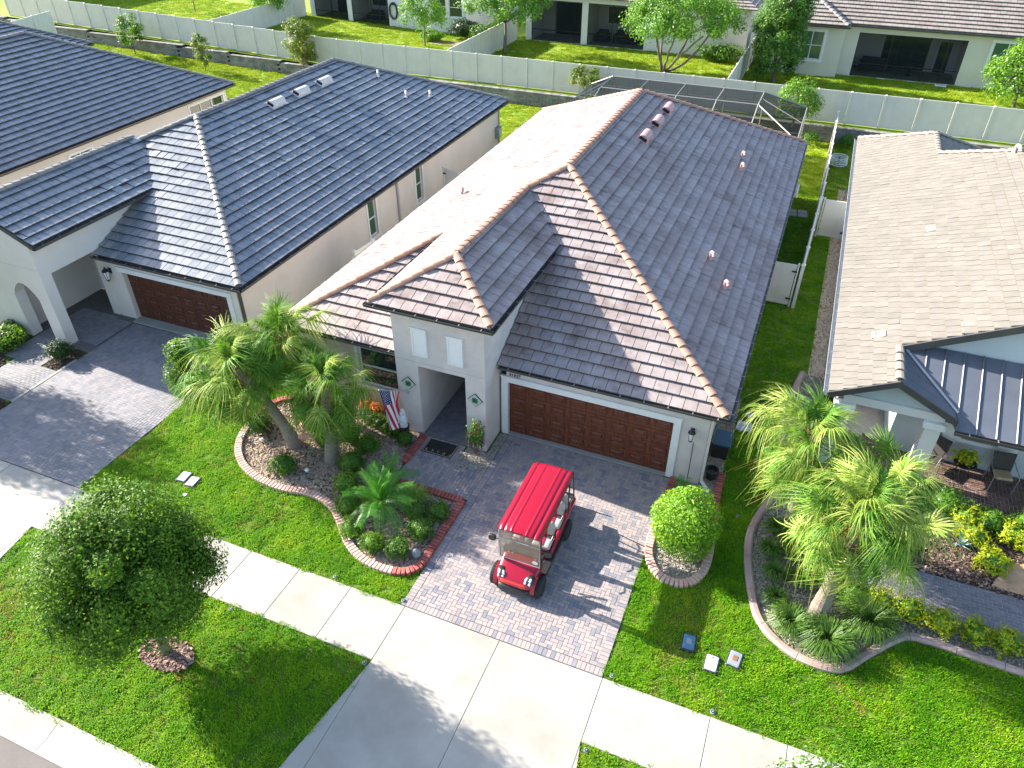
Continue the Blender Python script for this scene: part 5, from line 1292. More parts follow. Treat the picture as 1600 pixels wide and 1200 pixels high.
def lanai(root, x0, x1, y, z0, z1, depth, mull, inside='stucco_white', doors=()):
    fl = box("patio_floor", Mt['concrete_old'], (x0-.1, y+.2, z0-.03), (x1+.1, y+depth, z0+.03), root)
    wall(root, Mt[inside], (x0-.3, y+depth), (x1+.3, y+depth), z0, z1+.3, name="patio_wall"); wall(root, Mt[inside], (x0, y+.2), (x0, y+depth), z0, z1+.3, th=.1, name="patio_wall"); wall(root, Mt[inside], (x1, y+depth), (x1, y+.2), z0, z1+.3, th=.1, name="patio_wall")
    box("patio_ceiling", Mt['soffit'], (x0-.1, y+.2, z1+.3), (x1+.1, y+depth, z1+.36), root)
    for (a, b, h0, h1, nme) in doors:
        p = box(nme, Mt['trim'], (a-.09, y+depth-.05, h0-.09 if h0 > z0+.2 else z0), (b+.09, y+depth-.01, h1+.09), root); box("pane", Mt['glass_d'], (a, y+depth-.07, h0), (b, y+depth-.055, h1), p)
        if nme == "sliding_door":
            for q in (1/3, 2/3): box("door_stile", Mt['darkmetal'], (a+(b-a)*q-.03, y+depth-.09, h0), (a+(b-a)*q+.03, y+depth-.07, h1), p)
    xs = [x0]+list(mull)+[x1]
    sfr = MB()
    for i, x in enumerate(xs): sfr.box((x-.025 if 0 < i < len(xs)-1 else (x if i == 0 else x-.05), y+.06, z0), (x+.025 if 0 < i < len(xs)-1 else (x+.05 if i == 0 else x), y+.11, z1))
    sf = sfr.build("screen_frame", Mt['darkmetal'], root)
    for a, b in zip(xs[:-1], xs[1:]): box("screen_rail", Mt['darkmetal'], (a+.03, y+.065, z0+.85), (b-.03, y+.105, z0+.90), sf); mb = MB(); mb.add([(a, y+.085, z0), (b, y+.085, z0), (b, y+.085, z1), (a, y+.085, z1)], [(0, 1, 2, 3)]); mb.build("screen_panel", Mt['screen'], sf)
    box("screen_sill", Mt['trim'], (x0, y+.02, z0-.02), (x1, y+.13, z0+.03), sf)
lanai(HF, 7.76, 14.48, 44.03, ZB, 3.72, 3.2, (9.95, 12.3, 13.4), doors=((9.6, 12.6, ZB+.05, 3.1, "sliding_door"), (13.2, 14.0, ZB+.05, 2.95, "patio_door")))
HE = thing("house", (-9, 50, ZB), "white rear house in the top middle with screened patio between thick posts", "house")
SW_ = Mt['stucco_white']
wall(HE, SW_, (-17.45, 45.7), (.2, 45.7), ZB, 4.3, [(.5, 4.75, ZB-.05, 3.95), (5.25, 9.9, ZB-.05, 3.95), (12.0, 13.6, 2.0, 3.6)]); wall(HE, SW_, (.2, 45.7), (.2, 62), ZB, 4.3)
lanai(HE, -16.95, -12.7, 45.7, ZB, 3.95, 2.9, (-14.9,), doors=((-15.8, -13.2, ZB+.05, 3.4, "sliding_door"),)); lanai(HE, -12.2, -7.55, 45.7, ZB, 3.95, 2.9, (-10.2,), doors=((-11.3, -9.9, 2.1, 3.3, "patio_window"),))
window(HE, (-17.45, 45.7), (.2, 45.7), 12.0, 13.6, 2.0, 3.6)
hip_house(HE, -18, .7, 45.2, 64, 4.45, .45, 'tile_f', 'cap_a', 'stucco_white', over=.9, zb=2.) if False else None
def simple_roof(root, x0, x1, y0, y1, z, p, mt):
    t = (y1-y0)/2; rf = Roof(root, mt, 'cap_a', e=.36, w=.6)
    rf.plane([(x0, y0), (x1, y0), (x1-t, y0+t), (x0+t, y0+t)], (x0, y0), z, (1, 0), (0, 1), p); rf.plane([(x1, y1), (x0, y1), (x0+t, y0+t), (x1-t, y0+t)], (x1, y1), z, (-1, 0), (0, -1), p)
    rf.plane([(x1, y0), (x1, y1), (x1-t, y0+t)], (x1, y0), z, (0, 1), (-1, 0), p); rf.plane([(x0, y1), (x0, y0), (x0+t, y0+t)], (x0, y1), z, (0, -1), (1, 0), p); rf.finish(0)
simple_roof(HE, -18, .7, 45.25, 60, 4.35, .45, 'tile_f')
HG = thing("house", (-31, 50, ZB), "white rear house at top left with dark screened patio and black hose reel", "house")
wall(HG, SW_, (-38.2, 45.5), (-22.7, 45.5), ZB, 4.3, [(.45, 3.9, ZB-.05, 3.95), (4.35, 8.05, ZB-.05, 3.95), (12.4, 13.6, 2.15, 3.6), (13.9, 15.1, 2.15, 3.6)]); wall(HG, SW_, (-22.7, 45.5), (-22.7, 60), ZB, 4.3)
lanai(HG, -37.75, -34.3, 45.5, ZB, 3.95, 2.9, (-36,), doors=((-37.2, -35, ZB+.05, 3.4, "sliding_door"),)); lanai(HG, -33.85, -30.15, 45.5, ZB, 3.95, 2.9, (-31.9, -31.1), doors=((-33.4, -32, 2.0, 3.3, "patio_window"),))
window(HG, (-38.2, 45.5), (-22.7, 45.5), 12.4, 13.6, 2.15, 3.6, glass='glass_d', trim=.12); window(HG, (-38.2, 45.5), (-22.7, 45.5), 13.9, 15.1, 2.15, 3.6, glass='glass_d', trim=.12)
simple_roof(HG, -38.7, -22.2, 45.05, 58, 4.35, .45, 'tile_f')
# white building at the far top left with wall art
HW = thing("house", (-64, 42, 1.9), "pale building in the far top left corner carrying blue fish and green palm wall art", "house")
wall(HW, SW_, (-76, 38), (-60.8, 38), .9, 5.2); wall(HW, SW_, (-60.8, 38), (-60.8, 50), .9, 5.2); simple_roof(HW, -76.6, -60.4, 37.6, 50, 5.2, .45, 'tile_f')
g = thing("wall_art", (-67.4, 37.93, 1.8), "blue metal fish hung on the pale wall in the top left corner", "wall decoration")
mb = MB(); cx, cz_ = -67.4, 2.15; v = [(cx+.62*cos(a)*1.0, 37.93, cz_+.36*sin(a)) for a in [2*pi*k/16 for k in range(16)]]; mb.add(v+[(x, 37.98, z) for x, y, z in v], [tuple(range(16))]+[(k, (k+1) % 16, 16+(k+1) % 16, 16+k) for k in range(16)]); mb.build("fish_body", Mt['cobalt'], g)
mb = MB(); v = [(cx+.5, 37.925, cz_), (cx+.95, 37.925, cz_+.3), (cx+.85, 37.925, cz_), (cx+.95, 37.925, cz_-.3)]; mb.add(v+[(x, 37.975, z) for x, y, z in v], [(0, 1, 2), (0, 2, 3), (0, 4, 5, 1), (1, 5, 6, 2), (2, 6, 7, 3), (3, 7, 4, 0)]); mb.build("fish_tail", Mt['cobalt'], g)
g = thing("wall_art", (-65.4, 37.93, 1.4), "green metal palm tree hung on the pale wall in the top left corner", "wall decoration")
mb = MB(); mb.tube([(-65.25, 37.95, 1.2), (-65.4, 37.95, 2.1)], [.07, .04], 5); mb.build("palm_stem", Mt['teal'], g)
mb = MB()
for k in range(7):
    an = -.5+k*.7; mb.add([(-65.4, 37.94, 2.1), (-65.4+.35*cos(an)+.06, 37.94, 2.1+.35*sin(an)+.1), (-65.4+.72*cos(an), 37.94, 2.05+.62*sin(an)), (-65.4+.35*cos(an)-.06, 37.94, 2.1+.35*sin(an)-.08)], [(0, 1, 2, 3)])
mb.build("palm_leaves", Mt['teal'], g)
# ================================================================ VEGETATION
def off(x, y, h):
    """ground point under something whose middle, h above ground, was measured against the ground plane"""
    return x+(6.68-x)*h/14.8, y+(-16.1-y)*h/14.8

def rdir(r):
    z = r.uniform(-1, 1); a = r.uniform(0, 2*pi); q = sqrt(1-z*z); return Vector((q*cos(a), q*sin(a), z))

def leaf_cloud(r, pts, size, jitter=.6, nb=1.0, slim=.5, fold=False):
    """pts: (pos, outward); one diamond leaf each"""
    v = []; f = []
    for p, o in pts:
        n = (o*nb+rdir(r)*jitter).normalized(); t = n.cross(rdir(r))
        if t.length < .05: t = n.cross(Vector((1, 0, .3)))
        t.normalize(); b = n.cross(t); L = size*r.uniform(.6, 1.3); k = len(v)
        v += [tuple(p-t*L*.5), tuple(p+b*L*slim*.5), tuple(p+t*L*.5+n*(-.12*L)), tuple(p-b*L*slim*.5)]
        f.append((k, k+1, k+2, k+3))
    return v, f

def crown_pts(r, c, rad, n, clumps=40, cr=.28, shell=.75, low=-1., fill=.12):
    """clustered leaf positions in a lumpy ellipsoid"""
    c = Vector(c); rx, ry, rz = rad; out = []; cl = []
    for _ in range(clumps):
        d = rdir(r)
        if d.z < low: d.z = -d.z*.6; d.normalize()
        q = r.uniform(shell, 1.0) if r.random() > fill else r.uniform(.2, shell)
        cl.append((Vector((d.x*rx*q, d.y*ry*q, d.z*rz*q)), r.uniform(.6, 1.25)))
    m = min(rx, ry, rz)*cr
    for _ in range(n):
        cc, s = cl[r.randrange(clumps)]; d = rdir(r); q = (r.random()**.45)*m*s*1.25
        p = cc+d*q; o = Vector((p.x/rx, p.y/ry, p.z/rz)).normalized()
        out.append((c+p, (o*.6+d*.5+Vector((0, 0, .35))).normalized()))
    return out

def lumpy(mb, c, rad, seed, k=.12, n=10, m=6, fr=3.):
    r = random.Random(seed); ph = [r.uniform(0, 6.28) for _ in range(6)]; v = []; f = []
    for i in range(m+1):
        th = pi*i/m
        for j in range(n):
            a = 2*pi*j/n; s = 1+k*(sin(fr*a+ph[0]+2*th)+sin(fr*1.7*th+ph[1]+a))*.5
            v.append((c[0]+rad[0]*s*sin(th)*cos(a), c[1]+rad[1]*s*sin(th)*sin(a), c[2]+rad[2]*s*cos(th)))
    for i in range(m):
        for j in range(n): f.append((i*n+j, (i+1)*n+j, (i+1)*n+(j+1) % n, i*n+(j+1) % n))
    mb.add(v, f)

def limb(mb, r, a, b, r0, r1, bend=.08, n=5, sides=7):
    a, b = Vector(a), Vector(b); L = (b-a).length; pts = []; rs = []
    w = rdir(r)*L*bend
    for i in range(n+1):
        t = i/n; pts.append(a.lerp(b, t)+w*sin(pi*t)+(rdir(r)*L*.015 if 0 < i < n else Vector())); rs.append(r0+(r1-r0)*t)
    mb.tube(pts, rs, sides)

def tree(name, base, label, cat, trunk_h, trunk_r, c, rad, n, size, m, seed, clumps=60, cr=.3, limbs=8, low=-.7, multi=1, bark='bark', group=None, slim=.5, fill=.12, shell=.7):
    r = random.Random(seed); t = thing(name, base, label, cat, group)
    B = Vector(base); Cc = Vector(c); mb = MB()
    for k in range(multi):
        if multi == 1:
            top = Vector((B.x+(Cc.x-B.x)*.5, B.y+(Cc.y-B.y)*.5, B.z+trunk_h)); st = B
        else:
            a = 2*pi*k/multi+.4; top = Cc+Vector((cos(a)*rad[0]*.5, sin(a)*rad[1]*.5, -rad[2]*.3)); st = B+Vector((cos(a)*.05, sin(a)*.05, 0))
        limb(mb, r, st-Vector((0, 0, .06)), top, trunk_r*1.15 if multi == 1 else trunk_r*.7, trunk_r*.7 if multi == 1 else trunk_r*.35, .03 if multi == 1 else .12, 6, 9)
    mb.build("trunk", Mt[bark], t, smooth=True)
    mb = MB()
    for k in range(limbs):
        d = rdir(r); d.z = abs(d.z)*.8+.1; d.normalize()
        e = Cc+Vector((d.x*rad[0], d.y*rad[1], d.z*rad[2]-rad[2]*.3))*.75
        s0 = top if multi == 1 else Cc-Vector((0, 0, rad[2]*.5))
        limb(mb, r, s0, e, trunk_r*.5, .012, .1, 5, 5)
    if limbs: mb.build("limbs", Mt[bark], t, smooth=True)
    pts = crown_pts(r, c, rad, n, clumps, cr, low=low, fill=fill, shell=shell); v, f = leaf_cloud(r, pts, size, slim=slim)
    mb = MB(); mb.add(v, f); o = mb.build("crown", Mt[m], t); o['kind'] = 'stuff'
    return t

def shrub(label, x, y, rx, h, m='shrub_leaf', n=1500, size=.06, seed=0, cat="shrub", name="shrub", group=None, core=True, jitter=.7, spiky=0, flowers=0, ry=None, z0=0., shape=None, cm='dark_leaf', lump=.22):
    r = random.Random(seed*7+3); ry = ry or rx; t = thing(name, (x, y, z0), label, cat, group)
    mb = MB()
    for k in range(5):
        a = 2*pi*k/5+r.random(); limb(mb, r, (x+cos(a)*.02, y+sin(a)*.02, z0-.03), (x+cos(a)*rx*.5, y+sin(a)*ry*.5, z0+h*.55), .014, .006, .1, 3, 5)
    mb.build("stems", Mt['bark'], t)
    C0 = Vector((x, y, z0+h*.52)); rz = h*.5
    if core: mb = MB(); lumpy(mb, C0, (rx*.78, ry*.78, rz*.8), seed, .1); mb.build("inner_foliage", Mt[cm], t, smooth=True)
    pts = []; ph = [r.uniform(0, 6.28) for _ in range(6)]
    for _ in range(n):
        d = rdir(r)
        if d.z < -.75: continue
        s = 1+lump*(sin(3.1*d.x*2+ph[0])*sin(4*d.y+ph[1])+sin(5*d.z+ph[2]+3*d.x)+.6*sin(9*d.x+ph[3])*sin(8*d.y+ph[4]))*.6
        q = s*(r.uniform(.80, 1.06) if core else r.random()**.4)
        pr = shape(d) if shape else 1.
        p = Vector((d.x*rx*q*pr, d.y*ry*q*pr, d.z*rz*q)); pts.append((C0+p, d))
    v, f = leaf_cloud(r, pts, size, jitter=jitter, slim=.5)
    mb = MB(); mb.add(v, f); o = mb.build("foliage", Mt[m], t); o['kind'] = 'stuff'
    if flowers:
        sel = [pts[r.randrange(len(pts))] for _ in range(flowers)]; cl = []
        for p, o_ in sel:
            for _ in range(7): cl.append((p+o_*.03+rdir(r)*.035, (o_+rdir(r)*.5).normalized()))
        v, f = leaf_cloud(r, cl, .055, slim=.8); mb = MB(); mb.add(v, f); mb.build("flowers", Mt['flower'], t)['kind'] = 'stuff'
    return t

# ---- palms
def fan_frond(seed, m, pet=.65, R0=.85, nl=56, droop=.55, w=.0135, spread=158):
    r = random.Random(seed); mb = MB()
    P0 = [(pet*t, 0, .06*sin(pi*t)) for t in (0, .33, .66, 1)]; mb.tube(P0, [.02, .015, .012, .010], 4)
    for k in range(nl):
        a = radians(-spread+2*spread*(k+.5)/nl+r.uniform(-2, 2)); L = R0*(1-.38*abs(a)/radians(spread))*r.uniform(.72, 1.15)
        ox = pet-.05+.16*cos(a)*.5; oy = .0
        dr = droop*r.uniform(.45, 1.8)*(1+.3*abs(a)); tw = r.uniform(-.28, .28); S = 5; v = []
        base_z = .03*sin(3*k); side = Vector((-sin(a), cos(a), 0))
        for i in range(S+1):
            t = i/S; d = L*t; x = ox+cos(a+tw*t*t)*d*(1-.16*dr*t*t); y = oy+sin(a+tw*t*t)*d*(1-.16*dr*t*t); z = base_z+.16*sin(pi*min(t*1.3, 1))*.5-dr*d*t*t*.85
            wd = w*(1-.86*t**1.4)*(.35+.65*min(1, t*5))
            c0 = Vector((x, y, z))
            v.append(tuple(c0-side*wd)); v.append(tuple(c0+Vector((0, 0, .006*(1-t))))); v.append(tuple(c0+side*wd))
        f = []
        for i in range(S): 
            b = i*3; f += [(b, b+3, b+4, b+1), (b+1, b+4, b+5, b+2)]
        mb.add(v, f)
    return mb.mesh("frond", Mt[m])
FF = [fan_frond(i, 'palm_leaf', droop=d, pet=p, R0=q) for i, (d, p, q) in enumerate(((.45, .55, .66), (.75, .85, .70), (1.0, .95, .74), (1.25, .9, .74)))]
FY = [fan_frond(10+i, 'palm_leaf_y', droop=d, pet=p, R0=q) for i, (d, p, q) in enumerate(((.5, .65, .68), (.9, .95, .74), (1.25, .95, .78)))]
FD = [fan_frond(20, 'palm_dead', droop=1.2, pet=.5, R0=.8, nl=34)]

def fan_palm(base, top, label, seed, nf=36, sc=1., pale=.3, tr=.16, dead=0, boots=True, up=80, down=-62, group=None):
    r = random.Random(seed); t = thing("palm_tree", base, label, "palm tree", group); B, T = Vector(base), Vector(top)
    mb = MB(); pts = []; rs = []; n = 22
    for i in range(n+1):
        q = i/n; bow = Vector(((T.x-B.x)*.35*sin(pi*q)*-.4, (T.y-B.y)*.3*sin(pi*q)*-.4, 0)); pts.append(B.lerp(T, q)+bow+Vector((0, 0, -.08 if i == 0 else 0)))
        rs.append(tr*(1.45-.55*min(1, q*3.))*(1+.045*(i % 2)) if q < .34 else tr*(.90+.03*(i % 2)))
    mb.tube(pts, rs, 14); mb.build("trunk", Mt['palm_bark'], t)
    if boots:
        L = (T-B).length; mb = MB()
        for k in range(34):
            q = 1-(k/34)*min(.42, .85/L); p = B.lerp(T, q); a = k*2.4; d = Vector((cos(a), sin(a), 0)); s = Vector((-sin(a), cos(a), 0)); rr = tr*.9
            l = .22; p0 = p+d*rr*.8; p1 = p+d*(rr+.10)+Vector((0, 0, l))
            mb.add([tuple(p0-s*.07), tuple(p0+s*.07), tuple(p1+s*.03), tuple(p1-s*.03), tuple(p0-d*.03-s*.06+Vector((0, 0, .05))), tuple(p1-d*.03)], [(0, 1, 2, 3), (3, 2, 5), (0, 3, 5, 4), (1, 4, 5, 2)])
        mb.build("frond_bases", Mt['boot'], t)['kind'] = 'stuff'
    for k in range(nf):
        q = k/(nf-1); el = radians(up+(down-up)*q**.8+r.uniform(-17, 17)); az = k*2.39996+r.uniform(-.5, .5)
        if k >= nf-dead: me = FD[0]
        elif r.random() < pale: me = FY[min(2, int(q*3))]
        else: me = FF[min(3, int(q*4))]
        s = sc*r.uniform(.82, 1.18)*(.85 if q < .12 else 1)
        m4 = Matrix.Translation(T+Vector((cos(az)*.08, sin(az)*.08, .18-.45*q))) @ Matrix.Rotation(az, 4, 'Z') @ Matrix.Rotation(-el, 4, 'Y') @ Matrix.Rotation(r.uniform(-.8, .8), 4, 'X') @ Matrix.Scale(s, 4)
        link("frond", me, t, mat4=m4)
    return t
fan_palm((-5.68, -3.02, 0), (-6.95, -3.35, 2.7), "leaning palm on the left of the gravel bed, its crown hanging out over the lawn", 3, nf=46, sc=1.06, pale=.45)
fan_palm((-6.35, -1.3, 0), (-6.3, -1.95, 3.05), "palm standing behind the other two, closest to the front left wall window", 5, nf=36, sc=.98, pale=.25)
fan_palm((-4.26, -3.19, 0), (-4.4, -2.75, 2.4), "palm with thick straight trunk in the middle of the gravel bed", 8, nf=38, sc=.92, pale=.2)
fan_palm((9.2, -3.54, 0), (9.45, -3.0, 3.1), "big palm with bare curved trunk in the pink edged bed by the right house", 11, nf=48, sc=1.06, pale=.6, tr=.17, dead=3)
fan_palm((8.35, -.7, 0), (8.15, -1.1, 3.3), "palm farther back in the pink edged bed, nearest the dark side yard", 14, nf=38, sc=.98, pale=.6, dead=1)
fan_palm((10.3, -.9, 0), (10.2, -1.3, 2.6), "palm crown closest to the brick porch of the right house", 19, nf=24, sc=.85, pale=.45, dead=2)
tree("tree", (-21.6, -5.0, 0), "leafy tree outside the left picture edge that shades the left driveway", "tree", 2.4, .1, (-21.3, -4.9, 4.2), (3.2, 1.75, 1.7), 13000, .14, 'maple_leaf', 77, clumps=50, cr=.3, limbs=6)
fan_palm((-24.6, -4.6, 0), (-24.6, -4.6, 5.2), "palm just outside the picture on the left, throwing its shadow over the driveway", 23, nf=40, sc=1.1)

def feather_frond(seed, m, L=.98, nl=40, droop=.5, ll=.21):
    r = random.Random(seed); mb = MB()
    def rach(t): return Vector((L*t*(1-.12*droop*t), 0, .42*L*t-droop*L*t*t*1.1))
    mb.tube([rach(i/6) for i in range(7)], [.012*(1-i/8) for i in range(7)], 4)
    for k in range(nl):
        t = .15+.85*k/nl; p = rach(t); tg = (rach(min(1, t+.03))-p).normalized()
        for s in (-1, 1):
            l = ll*(1-.5*abs(t-.45)*1.3)*r.uniform(.85, 1.1); d = (Vector((0, s, 0))*.85+tg*.55+Vector((0, 0, -.05))).normalized(); w = tg.cross(d).cross(d).normalized()*.0045
            q1 = p+d*l*.55; q2 = p+d*l+Vector((0, 0, -.25*l))
            mb.add([tuple(p-w), tuple(p+w), tuple(q1+w), tuple(q1-w), tuple(q2)], [(0, 1, 2, 3), (3, 2, 4)])
    return mb.mesh("frond", Mt[m])
DF = [feather_frond(i, 'date_leaf', droop=d) for i, d in enumerate((.3, .55, .8))]
def date_palm(base, h, label, seed, nf=26, sc=1.):
    r = random.Random(seed); t = thing("date_palm", base, label, "palm"); B = Vector(base); mb = MB()
    mb.tube([B-Vector((0, 0, .05)), B+Vector((.03, 0, h*.5)), B+Vector((0, 0, h))], [.11, .09, .10], 9); mb.build("trunk", Mt['palm_bark'], t)
    for k in range(nf):
        q = k/(nf-1); el = radians(74-76*q+r.uniform(-8, 8)); az = k*2.4+r.uniform(-.2, .2)
        m4 = Matrix.Translation(B+Vector((0, 0, h))) @ Matrix.Rotation(az, 4, 'Z') @ Matrix.Rotation(-el, 4, 'Y') @ Matrix.Scale(sc*r.uniform(.85, 1.1), 4)
        link("frond", DF[min(2, int(q*3))], t, mat4=m4)
    return t
date_palm((-1.78, -4.5, 0), .5, "small feather palm with drooping green fronds at the driveway side of the gravel bed", 2, 24, 1.15)
date_palm((-2.1, -3.6, 0), .3, "second small feather palm behind, nearest the paved entry walk", 6, 16, .9)
date_palm((5.45, -.75, 0), .25, "small feathery cycad against the wall right of the garage door", 9, 14, .5)

# ---- street oak and bottom right tree
tree("oak_tree", (-4.2, -10.0, 0), "large dark green bushy street tree in the lower left grass strip", "tree", 1.5, .09, (-4.42, -9.9, 2.72), (1.68, 1.68, 1.62), 125000, .078, 'oak_leaf', 41, clumps=170, cr=.25, limbs=26, low=-.9, fill=.42, shell=.72)
tree("street_tree", (9.7, -10.3, 0), "street tree of which only some leafy twig tips show at the bottom right edge", "tree", 1.4, .07, (9.55, -10.2, 2.7), (1.75, 1.5, 1.45), 9000, .08, 'shrub_leaf', 43, clumps=60, cr=.25, limbs=12, fill=.2)

# ---- back yards
ZT = .9
tree("young_tree", (-44.6, 30.6, zt(-44.6)), "sparse young tree in front of the block wall, farthest left behind the roofs", "tree", .8, .04, (-44.6, 30.6, 2.2), (.95, .95, 1.3), 2600, .16, 'shrub_leaf', 1, 26, .33, 5)
tree("young_tree", (-36.9, 29.6, zt(-36.9)), "slim yellow green young tree in front of the block wall, second from left", "tree", .6, .03, (-36.9, 29.6, 1.65), (.6, .6, 1.3), 2000, .14, 'young_leaf', 2, 22, .38, 4)
tree("young_tree", (-29.2, 31.2, .1), "dense upright young tree with reddish tips above the blue roof ridge", "tree", .7, .05, (-29.2, 31.2, 2.3), (1.15, 1.1, 1.8), 6500, .15, 'young_leaf', 3, 40, .34, 5)
tree("tree", (-17.2, 40.5, ZT), "leafy tree with pale trunk beside the white dividing fence, top centre", "tree", 2.2, .13, (-17.0, 40.5, 4.6), (3.3, 3.0, 2.1), 11000, .21, 'maple_leaf', 4, 60, .3, 8, low=-.4)
tree("tree", (-23.9, 40.2, ZT), "small tree with thin dark trunk in front of the white rear house", "tree", 1.4, .06, (-23.9, 40.2, 3.3), (1.75, 1.6, 1.7), 5200, .17, 'maple_leaf', 5, 36, .3, 6)
tree("tree", (-39.0, 40.8, 1.2), "small leafy tree right beside the cross fence at top left", "tree", 1.5, .06, (-38.9, 40.6, 3.7), (1.6, 1.5, 1.5), 4500, .17, 'maple_leaf', 6, 34, .3, 6)
tree("tree", (-48.0, 41.6, 1.5), "thin bare looking little tree near the far top left lawn", "tree", 1.6, .05, (-48.0, 41.6, 3.8), (1.3, 1.2, 1.2), 1300, .16, 'maple_leaf', 7, 18, .3, 6)
tree("tree", (-4.6, 40.0, ZT), "wide multi stemmed tree with arching branches in the rear yard, top centre right", "tree", 1.2, .15, (-3.6, 40.4, 4.25), (3.9, 3.2, 2.3), 17000, .19, 'maple_leaf', 8, 95, .24, 12, low=-.35, multi=6)
tree("columnar_tree", (3.0, 40.2, ZT), "tall dense columnar green tree beside the cream rear house", "tree", .6, .12, (2.9, 40.2, 3.9), (1.6, 1.6, 3.5), 26000, .17, 'shrub_leaf', 9, 120, .3, 6, shell=.8)
tree("tree", (17.6, 40.0, ZT), "bright round leafy tree cut off by the right edge, near the cream house", "tree", .9, .1, (17.6, 40.0, 2.7), (2.1, 2.0, 1.75), 9000, .19, 'holly_leaf', 10, 60, .3, 6)
tree("round_tree", (5.2, 31.0, .8), "round clipped tree standing behind the right end of the pool enclosure", "tree", .7, .06, (5.2, 31.0, 2.15), (1.15, 1.1, 1.15), 5200, .13, 'holly_leaf', 12, 60, .3, 4)
tree("round_tree", (-7.6, 31.2, .8), "yellowish round bush tree behind the left end of the pool enclosure", "tree", .6, .05, (-7.6, 31.2, 2.1), (1.25, 1.0, .8), 3600, .13, 'young_leaf', 13, 40, .32, 4)
for i, (x, y, rx, ry, h, m, l) in enumerate(((-22.0, 43.9, 1.5, .8, 1.5, 'dark_leaf', "clipped dark hedge left of the dividing fence by the white rear house"), (-20.2, 43.3, 1.1, .8, 1.3, 'shrub_leaf', "lighter green bush beside the clipped dark hedge at the dividing fence"), (-1.4, 46.0-1.6, 1.9, .7, 1.2, 'shrub_leaf', "long low hedge against the rear house beyond the multi stemmed tree"), (-24.3, 42.2, 1.0, .6, .8, 'maple_leaf', "low loose bush under the small tree by the white rear house"))):
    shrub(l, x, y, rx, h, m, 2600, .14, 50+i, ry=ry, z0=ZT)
for i, (x, y, l) in enumerate(((8.35, 30.9, "small wild plant at the foot of the wall just right of the side fence"), (6.35, 30.7, "leafy weed against the block wall just left of the side fence"), (-7.9, 21.8, "green bush behind the back corner of the blue roofed house"))):
    shrub(l, x, y, .5 if i < 2 else .9, .8 if i < 2 else 1.0, 'shrub_leaf', 700, .12, 60+i, core=False)
box("bare_earth", Mt['chips'], (-24.2, 41.2, ZT-.05), (-20.6, 42.6, ZT+.02))['kind'] = 'structure'

# ---- front shrubs
k = 0
for (x, y, rx, h, m, n, s, l) in [
    (-7.01, -2.89, .34, .55, 'dark_leaf', 1500, .06, "dark round shrub at the left end of the gravel bed"),
    (-5.29, -4.06, .36, .45, 'shrub_leaf', 900, .07, "loose light green shrub near the front curve of the gravel bed below the palms"),
    (-5.50, -2.25, .30, .5, 'holly_leaf', 1000, .06, "bright little bush right behind the pink flamingos"),
    (-4.95, -2.75, .18, .35, 'holly_leaf', 500, .05, "narrow bright sprig between the flamingos and the thick palm trunk"),
    (-4.15, -2.30, .30, .55, 'holly_leaf', 1500, .05, "bright round bush just right of the thick palm trunk"),
    (-3.50, -2.42, .31, .5, 'holly_leaf', 1600, .05, "lime round bush in line with the foot of the flag"),
    (-3.50, -3.30, .36, .6, 'shrub_leaf', 1500, .06, "dark leafy bush in the bed centre below the lime round bush"),
    (-3.20, -4.05, .35, .5, 'holly_leaf', 1400, .06, "mid green bush at the inner bend of the wavy edging"),
    (-2.75, -4.75, .32, .45, 'shrub_leaf', 1200, .06, "green bush under the left fronds of the small feather palm"),
    (-2.20, -5.42, .28, .45, 'holly_leaf', 1700, .045, "clipped ball on the front edge, first of three counting from the left"),
    (-1.45, -5.62, .28, .42, 'holly_leaf', 1700, .045, "clipped ball on the front edge, middle one of three"),
    (-.80, -5.50, .30, .42, 'shrub_leaf', 1900, .045, "dark clipped ball next to the grey stone ornament"),
    (-.52, -4.75, .32, .5, 'shrub_leaf', 1500, .055, "rounded bush against the straight red edging by the driveway"),
    (-.42, -3.95, .30, .35, 'shrub_leaf', 800, .06, "loose low plant near the corner of the red edging"),
    (-1.0, -4.15, .30, .35, 'grass_leaf', 700, .08, "wispy low plant between feather palm and driveway edging"),
    (-2.65, -1.75, .22, .4, 'shrub_leaf', 900, .045, "small dark bush directly under the hanging flag"),
    (-5.9, -1.2, .4, .5, 'dark_leaf', 1000, .06, "shaded bush against the house wall behind the palms")]:
    k += 1; shrub(l, x, y, rx*1.08, h*1.08, m, int(n*1.3), s, k, lump=.3, cm='shrub_leaf')
for i in range(6):
    x = -4.35+i*.32; shrub(["leftmost clump of the low hedge along the house wall", "second clump from the left in the low hedge along the house wall", "third clump from the left in the low hedge along the house wall", "fourth clump from the left in the low hedge along the house wall", "fifth clump from the left in the low hedge along the house wall", "rightmost clump of the low hedge, beside the white statue"][i], x, -1.15-.09*i, .26, .38, 'shrub_leaf', 800, .05, 80+i, group="low hedge clumps along the front wall")
for i, (x, y) in enumerate(((-4.55, -.85), (-4.15, -.9))): shrub(["orange leaved croton under the front window, on the left", "orange leaved croton under the front window, on the right"][i], x, y, .22, .5, 'flower_o', 260, .12, 90+i, core=False, name="croton")
# bougainvillea on the entry pillar
shrub("flowering climber with pink blossoms against the right entry pillar", -.48, -1.42, .27, 1.15, 'shrub_leaf', 1300, .075, 99, core=False, flowers=26, name="flowering_climber", cat="climber", z0=.15)
